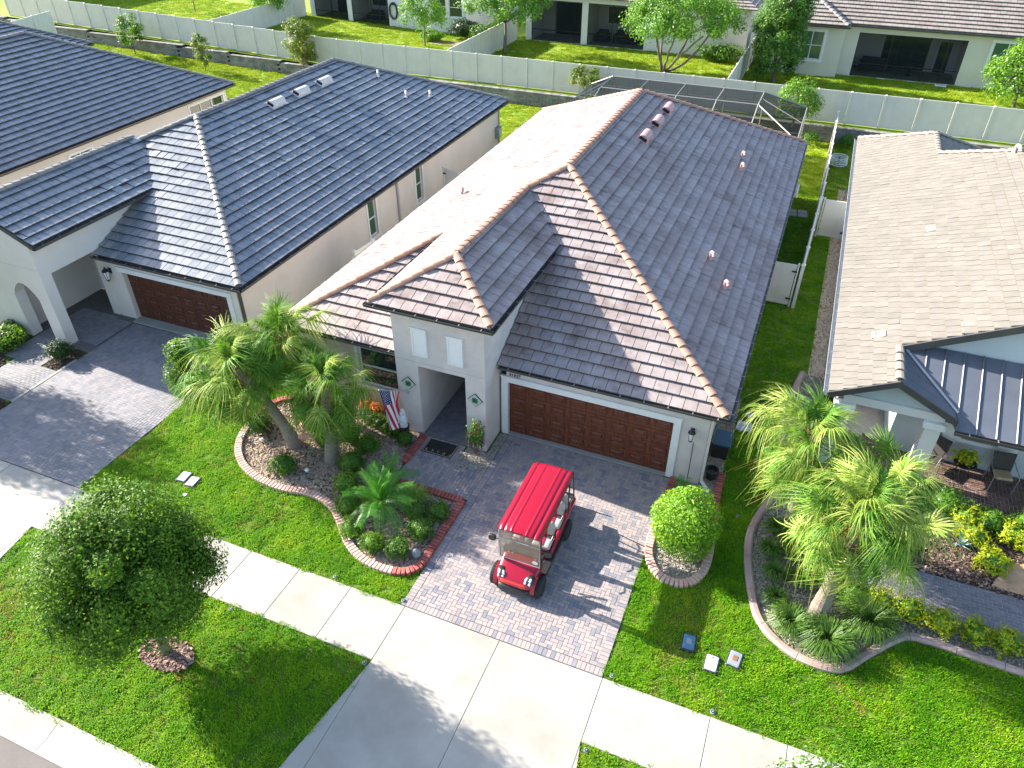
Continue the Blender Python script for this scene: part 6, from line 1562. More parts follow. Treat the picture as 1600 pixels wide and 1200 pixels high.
# egg shaped bush by the driveway, and topiary on the left lawn
shrub("big bright egg shaped clipped bush right of the driveway", 5.85, -2.68, .82, 1.95, 'bright_leaf', 11500, .075, 101, lump=.07, cat="clipped bush", cm='shrub_leaf')
shrub("clipped upright bush with two lobes at the edge of the left driveway", -10.35, -2.3, .52, 1.35, 'holly_leaf', 3200, .06, 102, cat="topiary", name="topiary")
shrub("small upper ball of clipped foliage on top of the left topiary", -10.33, -2.15, .42, 1.0, 'holly_leaf', 1800, .06, 103, z0=1.05, cat="topiary", name="topiary")
shrub("dark compact shrub in its own mulch square by the left porch pillar", -15.82, -2.35, .40, .7, 'dark_leaf', 2200, .06, 104)
shrub("yellow green bush at the left picture edge beside the arched porch", -18.3, -2.5, .7, .7, 'holly_leaf', 2600, .08, 105)
shrub("dark green bush at the left picture edge beside the paver walk", -16.55, -5.0, .55, .8, 'shrub_leaf', 2600, .07, 106)
shrub("shaded bush in the corner of the left mulch bed near the porch wall", -18.75, -2.0, .4, .6, 'dark_leaf', 1400, .07, 107)
# right neighbour's lime hedge row
for i, (x, y) in enumerate(((10.55, -2.62), (11.2, -2.62), (11.85, -2.72), (12.55, -2.72), (13.2, -2.72), (13.9, -2.72))):
    shrub(["lime shrub at the palm end of the row along the right walk", "second lime shrub from the palm in the row along the right walk", "third lime shrub from the palm in the row along the right walk", "fourth lime shrub from the palm in the row along the right walk", "fifth lime shrub from the palm in the row along the right walk", "last lime shrub of the row, cut by the right picture edge"][i], x, y, .33, .5, 'lime_leaf', 1300, .07, 110+i, group="lime shrubs along the right walk", cm='holly_leaf', lump=.4)
for i, (x, y, m, h, l) in enumerate(((9.95, -2.55, 'shrub_leaf', .4, "small green shrub just right of the bare palm trunk"), (9.4, -2.35, 'dark_leaf', .45, "dark little shrub behind the bare palm trunk"), (12.1, 1.35, 'shrub_leaf', .7, "green left end of the big hedge before the brick porch"), (12.6, 1.0, 'lime_leaf', .58, "yellowest part of the big hedge before the brick porch"), (13.15, 1.15, 'shrub_leaf', .58, "dark middle of the big hedge before the brick porch"), (13.7, .85, 'lime_leaf', .58, "lime bush near the right end of the hedge before the brick porch"), (14.1, 1.3, 'shrub_leaf', .7, "green bush at the right picture edge before the brick porch"), (12.75, .55, 'lime_leaf', .45, "low lime bush in front of the big hedge above the blue agave"), (13.15, -.25, 'lime_leaf', .4, "lone lime shrub on the bare mulch right of the blue agave"), (14.3, .2, 'holly_leaf', .4, "small green shrub at the right edge beside the bare soil"))):
    shrub(l, x, y, .38 if h < .6 else .45, h, m, 1500, .08, 130+i, cm='shrub_leaf', lump=.45)

def grass_clump(label, x, y, rad, h, n, m, seed, name="ornamental_grass"):
    r = random.Random(seed); t = thing(name, (x, y, 0), label, "grass clump"); mb = MB()
    for i in range(n):
        a = r.uniform(0, 6.28); b = r.uniform(.3, 1)*rad; hh = h*r.uniform(.6, 1.1); dx, dy = cos(a), sin(a); w = .008; s = Vector((-dy, dx, 0))*w; p0 = Vector((x+dx*rad*.1*r.random(), y+dy*rad*.1*r.random(), -.02))
        p1 = p0+Vector((dx*b*.3, dy*b*.3, hh*.75)); p2 = p0+Vector((dx*b*.75, dy*b*.75, hh)); p3 = p0+Vector((dx*b*1.15, dy*b*1.15, hh*.62))
        mb.add([tuple(p0-s), tuple(p0+s), tuple(p1+s), tuple(p1-s), tuple(p2+s*.8), tuple(p2-s*.8), tuple(p3)], [(0, 1, 2, 3), (3, 2, 4, 5), (5, 4, 6)])
    o = mb.build("blades", Mt[m], t); o['kind'] = 'stuff'; mb = MB(); mb.lathe([(.07, -.02), (.05, .05), (.01, .08)], (x, y, 0), 8); mb.build("root_crown", Mt['mulch_dk'], t); return t
for i, (x, y, rad, h, n, m, l) in enumerate(((7.98, -1.15, .38, .4, 420, 'grass_leaf', "grass clump at the top of the pink edged bed"), (7.98, -1.95, .38, .4, 420, 'grass_leaf', "grass clump second from the top along the pink edging"), (8.5, -1.75, .38, .4, 420, 'grass_leaf', "grass clump right of the second one, inner row"), (8.15, -2.65, .36, .4, 420, 'grass_leaf', "grass clump third from the top along the pink edging"), (8.72, -2.6, .38, .4, 420, 'grass_leaf', "grass clump close to the bare palm trunk, left side"), (8.25, -3.4, .36, .38, 380, 'grass_leaf', "grass clump left of the foot of the bare palm trunk"),
        (8.65, -4.05, .6, .5, 620, 'grass_leaf', "spreading grass clump at the lower left bend of the pink edging"), (9.45, -4.2, .75, .55, 800, 'grass_leaf', "large fountain grass at the lowest point of the pink edging"), (10.3, -3.35, .8, .6, 850, 'grass_leaf', "large fountain grass leaning right between palm and lime shrubs"), (8.35, -1.3, .3, .35, 300, 'grass_leaf', "little grass clump between the upper ones"))):
    grass_clump(l, x, y, rad, h, n, m, 200+i)
grass_clump("pale wispy grass beside the small feather palm near the entry walk", -1.25, -3.75, .5, .4, 420, 'palm_leaf_y', 220)
grass_clump("pale wispy grass left of the small feather palm", -2.35, -4.2, .4, .35, 320, 'palm_leaf_y', 221)
# blue agave and white flower
g = thing("agave", (12.5, .25, 0), "pale blue spiky agave in the mulch before the hedge", "agave")
for k in range(13):
    a = k*2.4; el = radians(70-50*k/12); L = .34; d = Vector((cos(a)*cos(el), sin(a)*cos(el), sin(el))); s = Vector((-sin(a), cos(a), 0)); p = Vector((12.5, .25, .02)); mb = MB(); q = p+d*L*.5
    mb.add([tuple(p-s*.02), tuple(p+s*.02), tuple(q+s*.03), tuple(p+d*L), tuple(q-s*.03), tuple(q-Vector((0, 0, .02)))], [(0, 1, 2, 5), (0, 5, 4), (5, 2, 3), (5, 3, 4), (0, 4, 3, 2, 1)]); mb.build("leaf", Mt['agave'], g)
g = thing("pinwheel_flower", (14.0, .72, 0), "white pinwheel flower on a stick at the right edge above the hedge", "garden ornament")
mb = MB(); mb.tube([(14.0, .72, 0), (14.0, .72, .95)], .012, 5); mb.build("stick", Mt['shrub_leaf'], g)
for k in range(12):
    a = 2*pi*k/12; mb = MB(); mb.add([(14.0, .72, .96), (14.0+.09*cos(a-.2), .70, .96+.09*sin(a-.2)), (14.0+.15*cos(a), .69, .96+.15*sin(a)), (14.0+.09*cos(a+.2), .70, .96+.09*sin(a+.2))], [(0, 1, 2, 3)]); mb.build("petal", Mt['white'], g)
# ================================================================ OBJECTS
def loft(mb, secs, N=20, p=3.2, mi=0):
    """secs: (y, xc, halfwidth, z0, z1) superellipse rings joined along y"""
    v = []; f = []
    for (y, xc, hw, z0, z1) in secs:
        zc, hz = (z0+z1)/2, (z1-z0)/2
        for k in range(N):
            a = 2*pi*k/N; c, s = cos(a), sin(a)
            v.append((xc+hw*math.copysign(abs(c)**(2/p), c), y, zc+hz*math.copysign(abs(s)**(2/p), s)))
    n = len(secs)
    for i in range(n-1):
        for k in range(N): f.append((i*N+k, i*N+(k+1) % N, (i+1)*N+(k+1) % N, (i+1)*N+k))
    f.append(tuple(range(N-1, -1, -1))); f.append(tuple((n-1)*N+k for k in range(N)))
    mb.add(v, f, mi); return mb

# ---------------- golf cart
cx = 2.42
GC = thing("golf_cart", (cx, -4.3, 0), "shiny red six seat golf cart with roof and windshield parked on the driveway", "golf cart")
def wheel(x, y, side):
    m4 = Matrix.Translation((x, y, .27)) @ Matrix.Rotation(pi/2, 4, 'Y')
    w = MB(m4); w.lathe([(.17, -.105), (.235, -.11), (.268, -.08), (.272, 0), (.268, .08), (.235, .11), (.17, .105)], n=26); o = w.build("wheel", Mt['rubber'], GC, smooth=False)
    for k in range(26):
        pass
    t = MB(m4)
    for k in range(24):
        a = 2*pi*k/24
        for q in (-.06, .0, .06):
            aa = a+q*1.2; t.add([(.27*cos(aa-.05), .27*sin(aa-.05), q-.022), (.27*cos(aa+.05), .27*sin(aa+.05), q-.022), (.27*cos(aa+.05), .27*sin(aa+.05), q+.022), (.27*cos(aa-.05), .27*sin(aa-.05), q+.022), (.283*cos(aa-.04), .283*sin(aa-.04), q-.018), (.283*cos(aa+.04), .283*sin(aa+.04), q-.018), (.283*cos(aa+.04), .283*sin(aa+.04), q+.018), (.283*cos(aa-.04), .283*sin(aa-.04), q+.018)], [(4, 5, 6, 7), (0, 4, 7, 3), (1, 2, 6, 5), (0, 1, 5, 4), (3, 7, 6, 2)])
    t.build("tread", Mt['rubber'], o)['kind'] = 'stuff'
    r = MB(m4); s = side; z = .07*s
    r.lathe([(.17, .0), (.175, .1*s), (.16, .1*s), (.15, .05*s)] if s > 0 else [(.15, -.05), (.16, -.1), (.175, -.1), (.17, .0)], n=22); r.build("rim", Mt['black'], o)
    sp = MB(m4)
    for k in range(7):
        a = 2*pi*k/7; c, d = cos(a), sin(a); q = Vector((-d, c, 0)); p0 = Vector((c*.03, d*.03, .095*s)); p1 = Vector((c*.155, d*.155, .085*s))
        sp.add([tuple(p0-q*.016), tuple(p0+q*.016), tuple(p1+q*.03), tuple(p1-q*.03), tuple(p0-q*.016-Vector((0, 0, .03*s))), tuple(p0+q*.016-Vector((0, 0, .03*s))), tuple(p1+q*.03-Vector((0, 0, .03*s))), tuple(p1-q*.03-Vector((0, 0, .03*s)))], [(0, 1, 2, 3), (0, 4, 5, 1), (1, 5, 6, 2), (2, 6, 7, 3), (3, 7, 4, 0)])
    sp.lathe([(.045, .06*s), (.045, .1*s)] if s > 0 else [(.045, -.1), (.045, -.06)], n=10); sp.build("spokes", Mt['chrome'], o)
for y in (-5.30, -3.35):
    wheel(cx-.54, y, -1); wheel(cx+.54, y, 1)
# chassis, floor, body
mb = MB(); mb.box((cx-.42, -5.300, .2), (cx+.42, -2.35, .30)); mb.build("chassis", Mt['black'], GC)
mb = MB(); loft(mb, [(-5.63, cx, .33, .38, .47), (-5.59, cx, .41, .34, .53), (-5.50, cx, .46, .34, .585), (-5.36, cx, .485, .38, .655), (-5.20, cx, .50, .40, .735), (-5.05, cx, .51, .40, .80), (-4.95, cx, .51, .36, .83)], 30, 4.2); mb.build("front_cowl", Mt['red_paint'], GC, smooth=True)
mb = MB(); loft(mb, [(-5.645, cx, .24, .40, .47), (-5.635, cx, .31, .38, .50), (-5.60, cx, .36, .38, .51), (-5.57, cx, .36, .40, .50)], 20, 4); mb.build("grille_bar", Mt['orange_paint'], GC, smooth=True)
mb = MB(); mb.box((cx-.12, -5.66, .42), (cx+.12, -5.64, .455)); mb.build("badge", Mt['seat_red'], GC)
mb = MB(); loft(mb, [(-5.68, cx, .27, .24, .33), (-5.66, cx, .36, .22, .36), (-5.56, cx, .42, .22, .36), (-5.48, cx, .42, .24, .33)], 20, 4); mb.build("bumper", Mt['black'], GC, smooth=True)
for s in (-1, 1):
    mb = MB(); xh = cx+s*.34; loft(mb, [(-5.585, xh-s*.02, .06, .47, .54), (-5.55, xh, .095, .47, .60), (-5.46, xh+s*.03, .105, .50, .635), (-5.36, xh+s*.035, .085, .56, .67)], 16, 2.6); h = mb.build("headlight", Mt['black'], GC, smooth=True)
    for q in (-.05, .048):
        mb = MB(); loft(mb, [(-5.598+abs(q)*.3, xh+q, .03, .495, .56), (-5.52, xh+q, .04, .52, .622), (-5.46, xh+q+s*.01, .035, .56, .645)], 12, 2.2); mb.build("lamp_lens", Mt['lens'], h, smooth=True)
    # front wheel arch, running board, side panel, rear fender
    mb = MB(); xs = cx+s*.54
    arc = [(-5.30+.31*cos(a), .27+.31*sin(a)) for a in [pi*k/12 for k in range(13)]]
    for k in range(12):
        (y0, z0), (y1, z1) = arc[k], arc[k+1]; X0, X1 = xs-s*.12, xs-s*.01
        mb.add([(X0, y0, z0), (X1, y0, z0), (X1, y1, z1), (X0, y1, z1), (X0, y0, z0+.03), (X1, y0, z0+.03), (X1, y1, z1+.03), (X0, y1, z1+.03)], [(0, 1, 2, 3), (4, 7, 6, 5), (1, 5, 6, 2)])
    mb.build("wheel_arch", Mt['red_paint'], GC)
    mb = MB(); mb.bbox((min(cx+s*.40, cx+s*.60), -4.95, .27), (max(cx+s*.40, cx+s*.60), -3.42, .33), .01); mb.build("running_board", Mt['black'], GC)
    mb = MB(); a_, b_ = sorted((cx+s*.44, cx+s*.56)); loft(mb, [(-4.45, (a_+b_)/2, .03, .34, .40), (-4.35, (a_+b_)/2, .05, .34, .55), (-3.9, (a_+b_)/2, .06, .34, .62), (-3.4, (a_+b_)/2, .06, .38, .66), (-3.05, (a_+b_)/2, .06, .56, .70), (-2.7, (a_+b_)/2, .055, .45, .68), (-2.5, (a_+b_)/2, .04, .42, .62)], 12); mb.build("side_panel", Mt['red_paint'], GC, smooth=True)
mb = MB(); mb.box((cx-.44, -4.5, .30), (cx+.44, -4.05, .62)); mb.box((cx-.44, -3.85, .30), (cx+.44, -2.7, .62)); mb.build("seat_base", Mt['red_paint'], GC)
mb = MB(); mb.box((cx-.42, -5.0, .30), (cx+.42, -4.5, .315)); mb.box((cx-.42, -4.05, .30), (cx+.42, -3.86, .315)); mb.build("floor_mat", Mt['rubber'], GC)
def seat_(y, face):
    for s in (-1, 1):
        c = cx+s*.255
        mb = MB(); loft(mb, [(y-.20, c, .20, .62, .69), (y-.18, c, .235, .61, .72), (y+.16, c, .235, .61, .73), (y+.19, c, .21, .63, .70)], 14, 4); o = mb.build("seat", Mt['seat'], GC, smooth=True)
        mb = MB(); mb.box((c-.05, y-.18, .722), (c+.05, y+.15, .738)); mb.build("seat_stripe", Mt['seat_red'], o)
        yb = y+.2*face; mb = MB(); loft(mb, [(yb-.05, c, .20, .80, 1.16), (yb-.035, c, .235, .76, 1.21), (yb+.035, c, .235, .76, 1.21), (yb+.05, c, .20, .80, 1.16)], 16, 4); o = mb.build("backrest", Mt['seat'], GC, smooth=True)
        mb = MB(); mb.box((c-.05, yb-.062, .80), (c+.05, yb+.062, 1.18)); mb.build("seat_stripe", Mt['seat_red'], o)
    mb = MB(); yb = y+.2*face
    for s in (-1, 1): mb.tube([(cx+s*.5, yb, .62), (cx+s*.52, yb, .95), (cx+s*.52, yb-.22*face, .97), (cx+s*.51, yb-.34*face, .92)], .018, 6)
    mb.build("armrest", Mt['black'], GC)
seat_(-4.28, 1); seat_(-3.55, 1); seat_(-2.85, -1)
mb = MB(); mb.box((cx-.38, -2.55, .30), (cx+.38, -2.12, .34)); mb.tube([(cx-.36, -2.15, .34), (cx-.36, -2.12, .55), (cx+.36, -2.12, .55), (cx+.36, -2.15, .34)], .018, 6); mb.build("rear_footrest", Mt['black'], GC)
for s in (-1, 1):
    mb = MB(); mb.tube([(cx+s*.52, -5.17, .78), (cx+s*.53, -5.22, 1.9)], .022, 6); mb.build("roof_post", Mt['black'], GC)
    mb = MB(); mb.tube([(cx+s*.53, -3.2, .62), (cx+s*.53, -3.18, 1.9)], .02, 6); mb.build("roof_post", Mt['black'], GC)
    mb = MB(); mb.tube([(cx+s*.51, -2.62, .62), (cx+s*.52, -2.9, 1.9)], .02, 6); mb.build("roof_post", Mt['black'], GC)
    mb = MB(); mb.tube([(cx+s*.52, -5.15, 1.32), (cx+s*.66, -5.2, 1.36)], .012, 5); loft(mb, [(-5.24, cx+s*.70, .085, 1.29, 1.46), (-5.20, cx+s*.70, .10, 1.28, 1.47), (-5.16, cx+s*.70, .09, 1.30, 1.45)], 12, 3); mb.build("mirror", Mt['black'], GC)
# windshield with mid rail and frame
ws = MB(); ws.add([(cx-.51, -5.20, .80), (cx+.51, -5.20, .80), (cx+.51, -5.25, 1.88), (cx-.51, -5.25, 1.88)], [(0, 1, 2, 3)]); w_ = ws.build("windshield", Mt['shield'], GC)
mb = MB(); mb.tube([(cx-.51, -5.205, .80), (cx+.51, -5.205, .80), (cx+.51, -5.255, 1.88), (cx-.51, -5.255, 1.88), (cx-.51, -5.205, .80)], .014, 5); mb.tube([(cx-.51, -5.24, 1.50), (cx+.51, -5.24, 1.50)], .013, 5); mb.build("windshield_frame", Mt['gutter_lt'], w_)
mb = MB(); mb.lathe([(.075, 0), (.075, .004)], (0, 0, 0), 16); mb.v = [(cx+.40+x, -5.222-z, .95+y*.75) for x, y, z in mb.v]; mb.build("sticker", Mt['white'], w_)
mb = MB(); mb.box((cx-.50, -5.0, .74), (cx+.50, -4.88, .90)); mb.build("dashboard", Mt['black'], GC)
mb = MB(); cpt = Vector((cx-.25, -4.72, 1.02)); pts = [tuple(cpt+Vector((.17*cos(a), .07*sin(a), .15*sin(a)))) for a in [2*pi*k/18 for k in range(19)]]; mb.tube(pts, .014, 6, cap=False); mb.tube([tuple(cpt), (cx-.25, -4.95, .8)], .02, 6); mb.tube([pts[0], tuple(cpt), pts[9]], .012, 5); mb.build("steering_wheel", Mt['black'], GC)
# roof: crowned shell with rolled edges, raised centre bands and shallow gutters
def roofz(u, v):
    e = max(0, abs(u)-.86)/.14; g = max(0, abs(v)-.93)/.07; z = 1.965+.035*(1-u*u)+.008*cos(v*1.4)
    z -= .055*e*e+.05*g*g
    for c0, wd, h in ((-.70, .045, -.022), (.70, .045, -.022), (-.36, .035, .016), (.36, .035, .016)): z += h*math.exp(-((u-c0)/wd)**2)
    return z
nx, ny = 56, 26; v = []; f = []
for j in range(ny+1):
    q = -1+2*j/ny; hw = .54-.02*(1-j/ny)-.02*max(0, abs(q)-.9)*5
    for i in range(nx+1):
        u = -1+2*i/nx; v.append((cx+.03+u*hw, -5.36+(q+1)/2*2.42, roofz(u, q)))
for j in range(ny):
    for i in range(nx): a = j*(nx+1)+i; f.append((a, a+1, a+nx+2, a+nx+1))
mb = MB(); mb.add(v, f); rf_ = mb.build("roof", Mt['red_roof'], GC, smooth=True)
mb = MB(); mb.box((cx-.47, -5.28, 1.86), (cx+.53, -3.02, 1.89)); mb.build("roof_liner", Mt['black'], rf_)
mb = MB(); mb.tube([(cx-.48, -5.33, 1.895), (cx+.52, -5.33, 1.895), (cx+.55, -5.28, 1.895), (cx+.56, -3.0, 1.895), (cx+.5, -2.96, 1.895), (cx-.46, -2.96, 1.895), (cx-.5, -3.0, 1.895), (cx-.5, -5.28, 1.895), (cx-.48, -5.33, 1.895)], .022, 6); mb.build("roof_rim", Mt['red_paint'], rf_)
mb = MB(); mb.tube([(cx-.5, -2.98, 1.9), (cx+.55, -2.98, 1.9)], .02, 6); mb.build("rear_rail", Mt['black'], rf_)

# ---------------- flag on its pole
FG = thing("flag", (-2.77, -1.1, 1.43), "striped red and white flag with a star field hanging from an angled wall pole", "flag")
pa, pb_ = Vector((-2.78, -1.10, 1.50)), Vector((-3.22, -1.95, 2.02))
mb = MB(); mb.tube([pa, pb_], .013, 8); mb.build("pole", Mt['gutter_lt'], FG)
mb = MB(); mb.lathe([(.02, -.03), (.03, 0), (.012, .03)], tuple(pb_), 8); mb.build("finial", Mt['chrome'], FG)
mb = MB(); mb.box((-2.83, -1.125, 1.42), (-2.73, -1.10, 1.57)); mb.build("pole_bracket", Mt['gutter_lt'], FG)
d = (pb_-pa).normalized(); H0 = pb_-d*.03; HL = .74
def cloth(u, w):
    """u 0..1 across the stripes (from pole tip inward), w 0..1 down the fly"""
    p = H0-d*(HL*u*(1-.33*w)); drop = 1.42*w
    fold = .055*sin(u*11+w*3)*min(1, w*3)
    side = .02*w+.36*max(0, w-.45)**1.1
    return Vector((p.x+side+fold*.9, p.y+fold*.8+.06*w, p.z*(1-w*.92)+(2.0*w*.92 if False else 0)-drop*.05-.0)) if False else Vector((p.x+side+fold*.9, p.y+fold*.8+.05*w, p.z-drop*(1-.10*u)-.05*sin(w*7+u*3)*w))
NU, NW = 52, 40; v = [tuple(cloth(i/NU, j/NW)) for j in range(NW+1) for i in range(NU+1)]; f = []; mi = []
for j in range(NW):
    for i in range(NU):
        a = j*(NU+1)+i; f.append((a, a+1, a+NU+2, a+NU+1)); st = int(i/NU*13); mi.append(2 if (st < 7 and j < NW*.4) else (0 if st % 2 == 0 else 1))
mb = MB(); mb.add(v, f); mb.mi = mi; fl_ = mb.build("flag_cloth", [Mt['flag_r'], Mt['flag_w'], Mt['flag_b']], FG, smooth=True)
mb = MB()
for r_ in range(9):
    for c_ in range(6 if r_ % 2 == 0 else 5):
        u = (r_+1)/10*(7/13); w = ((2*c_+1+(r_ % 2))/12)*.4; p = cloth(u, w); tu = (cloth(u+.01, w)-p).normalized(); tw = (cloth(u, w+.01)-p).normalized(); n_ = tu.cross(tw).normalized()
        for s in (-1, 1):
            vs_ = [tuple(p+n_*.004*s)]+[tuple(p+n_*.004*s+(tu*sin(pi*k/5)-tw*cos(pi*k/5))*(.021 if k % 2 == 0 else .009)) for k in range(10)]
            mb.add(vs_, [(0, 1+k, 1+(k+1) % 10) for k in range(10)])
mb.build("stars", Mt['flag_w'], fl_)['kind'] = 'stuff'

# ---------------- white statue on a black drum
g = thing("statue", (-2.86, -1.42, .42), "small white statue standing on a black drum beside the flag", "statue")
mb = MB(); mb.lathe([(.14, 0), (.15, .03), (.13, .06), (.145, .14), (.155, .22), (.14, .30), (.12, .38), (.09, .42), (.05, .45)], (-2.86, -1.42, .42), 16, sy=.85); mb.build("robed_body", Mt['marble'], g, smooth=True)
mb = MB(); lumpy(mb, (-2.85, -1.46, .42+.50), (.066, .07, .085), 5, .05, 12, 8); mb.build("head", Mt['marble'], g, smooth=True)
mb = MB(); mb.lathe([(.085, .40), (.10, .46), (.088, .54), (.05, .60), (.01, .62)], (-2.86, -1.40, .42), 14, sy=.8); mb.build("hood", Mt['marble'], g, smooth=True)
mb = MB(); mb.tube([(-2.98, -1.42, .72), (-3.0, -1.53, .62), (-2.90, -1.58, .66)], [.045, .04, .03], 8); mb.tube([(-2.74, -1.42, .72), (-2.72, -1.53, .62), (-2.84, -1.58, .66)], [.045, .04, .03], 8); mb.build("arms", Mt['marble'], g, smooth=True)
g = thing("drum_stand", (-2.86, -1.42, 0), "black drum shaped stand under the white statue", "stand")
mb = MB(); mb.lathe([(.17, 0), (.18, .02), (.165, .06), (.165, .34), (.185, .38), (.185, .415)], (-2.86, -1.42, 0), 18); mb.build("drum_body", Mt['black'], g)
mb = MB(); mb.lathe([(.19, .02), (.19, .05)], (-2.86, -1.42, 0), 18); mb.build("drum_rim", Mt['darkmetal'], g)

# ---------------- flamingos
def flamingo(x, y, az, s, down, label):
    g = thing("flamingo_ornament", (x, y, 0), label, "flamingo ornament", "pink flamingo ornaments"); c, d_ = cos(az), sin(az)
    def W(a, b, h): return (x+(a*c-b*d_)*s, y+(a*d_+b*c)*s, h*s)
    mb = MB(); q = MB(); lumpy(q, (0, 0, 0), (.20, .10, .11), 3, .05, 12, 8); mb.add([W(a-.0, b, h+.42+.25*a) for a, b, h in q.v], q.f); mb.build("body", Mt['pink'], g, smooth=True)
    mb = MB(); nk = [(.16, 0, .46), (.25, 0, .56), (.24, 0, .70), (.17, 0, .76), (.14, 0, .70)] if not down else [(.16, 0, .44), (.27, 0, .42), (.33, 0, .30), (.36, 0, .16), (.33, 0, .09)]
    mb.tube([W(*p) for p in nk], [.04*s, .028*s, .024*s, .028*s, .034*s], 8); mb.build("neck", Mt['pink'], g, smooth=True)
    e = nk[-1]; mb = MB(); mb.tube([W(*e), W(e[0]+(-.06 if not down else -.05), 0, e[2]-.05)], [.028*s, .008*s], 6); mb.build("beak", Mt['black'], g)
    for b in (-.03, .03): mb = MB(); mb.tube([W(0, b, .34), W(-.01, b, .17), W(.01, b, -.02)], .007*s, 5); mb.build("leg", Mt['darkmetal'], g)
flamingo(-5.62, -2.62, 2.4, .95, False, "pink flamingo ornament with raised neck, the rear one of the pair")
flamingo(-5.32, -2.98, .2, 1.0, True, "pink flamingo ornament bending its neck down, the front one of the pair")

# ---------------- doormat
g = thing("doormat", (-1.6, -1.5, 0), "black doormat with pale scroll pattern at the entry passage", "doormat")
mb = MB(); mb.bbox((-2.08, -1.82, .001), (-1.12, -1.22, .02), .006); mb.build("mat", Mt['rubber'], g)
mb = MB(); mb.box((-2.06, -1.80, .0205), (-1.14, -1.785, .0225)); mb.box((-2.06, -1.785, .0205), (-2.045, -1.24, .0225)); mb.box((-1.155, -1.785, .0205), (-1.14, -1.24, .0225)); mb.build("mat_border", Mt['pebble_tan'], g)
mb = MB()
for k in range(5):
    xx = -2.0+k*.19; pts = [(xx+.085*t/6+.02*sin(t), -1.76+.055*(1+sin(t*1.05+k)), .024) for t in range(7)]; mb.tube(pts, .007, 4)
mb.build("scroll_pattern", Mt['pebble_tan'], g)

# ---------------- utility boxes in the lawn
def ubox(x, y, az, lid, m, label, w=.27, l=.40, two=False):
    g = thing("utility_box", (x, y, 0), label, "utility box"); M = Matrix.Translation((x, y, 0)) @ Matrix.Rotation(az, 4, 'Z')
    mb = MB(M); mb.bbox((-w/2-.03, -l/2-.03, -.06), (w/2+.03, l/2+.03, .03), .02); mb.build("collar", Mt['black'], g)
    mb = MB(M); mb.bbox((-w/2, -l/2, .0), (w/2, l/2, .045), .018); p = mb.build("lid", Mt[m], g)
    if lid: mb = MB(M); mb.bbox((-.06, -.06, .044), (.06, .08, .055), .008); mb.build("meter_cap", Mt[lid], p)
    else: mb = MB(M); mb.box((-.02, l/2-.07, .0445), (.02, l/2-.045, .048)); mb.build("lift_slot", Mt['black'], p)
ubox(6.60, -5.28, .05, 'grey_box', 'blue_box', "dark blue utility box, leftmost of the three in the right lawn")
ubox(7.17, -5.62, -.03, None, 'pale_box', "plain pale blue utility lid, middle one of the three right of the driveway")
ubox(7.63, -5.32, -.12, 'rust', 'grey_box', "grey utility box with rusty square cap, right one of the three")
ubox(-7.78, -5.38, .1, None, 'pale_box', "pale lilac utility lid on the left lawn, the left half of the pair", .28, .36); ubox(-7.42, -5.45, .1, None, 'pale_box', "pale lilac utility lid on the left lawn, the right half of the pair", .28, .36)
for (x, y, l) in ((-7.25, -5.95, "tiny white cap in the lawn just below the pair of pale lids"),):
    g = thing("lawn_cap", (x, y, 0), l, "irrigation cap"); mb = MB(); mb.lathe([(.06, 0), (.055, .04)], (x, y, 0), 12); mb.build("cap", Mt['white'], g)
for i, (x, y, l) in enumerate(((.06, -6.74, "round sprinkler cap at the top left corner where driveway meets sidewalk"), (.06, -8.52, "round sprinkler cap below the sidewalk left of the driveway"), (5.22, -6.74, "round sprinkler cap at the lower right corner of the paver driveway"), (7.40, -6.74, "round sprinkler cap by the joint in the right sidewalk"), (7.03, -.89, "round white drain cap in the dark side lawn right of the round bush"), (-3.6, -8.5, "small cap at the grass edge below the left sidewalk"), (-1.85, -6.75, "small sprinkler cap on the grass edge above the left sidewalk"), (5.2, -8.52, "round sprinkler cap at the corner below the right sidewalk"))):
    g = thing("sprinkler_cap", (x, y, 0), l, "sprinkler cap"); mb = MB(); mb.lathe([(.055, -.02), (.055, .016), (.045, .02)], (x, y, 0), 16); mb.build("concrete_ring", Mt['grey_box'], g); mb = MB(); mb.lathe([(.042, .02), (.04, .026)], (x, y, 0), 12); mb.build("plastic_ring", Mt['black'], g); mb = MB(); mb.lathe([(.02, .026), (.018, .031)], (x, y, 0), 10); mb.build("nozzle", Mt['grey_box'], g)
# ---------------- small bed ornaments
for (x, y, l) in ((-6.62, -3.35, "small white solar light in the gravel below the dark round shrub"), (-4.6, -3.95, "small white solar light at the foot of the thick trunked palm"), (-7.3, -3.45, "small grey solar light at the far left bend of the edging")):
    g = thing("solar_light", (x, y, 0), l, "garden light"); mb = MB(); mb.tube([(x, y, -.03), (x, y, .16)], .012, 6); mb.build("stake", Mt['darkmetal'], g); mb = MB(); mb.lathe([(.03, .10), (.045, .13), (.045, .18), (.065, .185), (.04, .21)], (x, y, 0), 12); mb.build("lamp_head", Mt['white'], g)
g = thing("stone_ornament", (-.30, -5.42, 0), "grey rounded stone ornament beside the dark clipped ball", "garden ornament"); mb = MB(); lumpy(mb, (-.30, -5.42, .11), (.13, .11, .15), 8, .12, 14, 9); mb.build("stone_body", Mt['grey_box'], g, smooth=True); mb = MB(); lumpy(mb, (-.27, -5.47, .27), (.075, .07, .07), 9, .1, 10, 7); mb.build("stone_head", Mt['grey_box'], g, smooth=True)
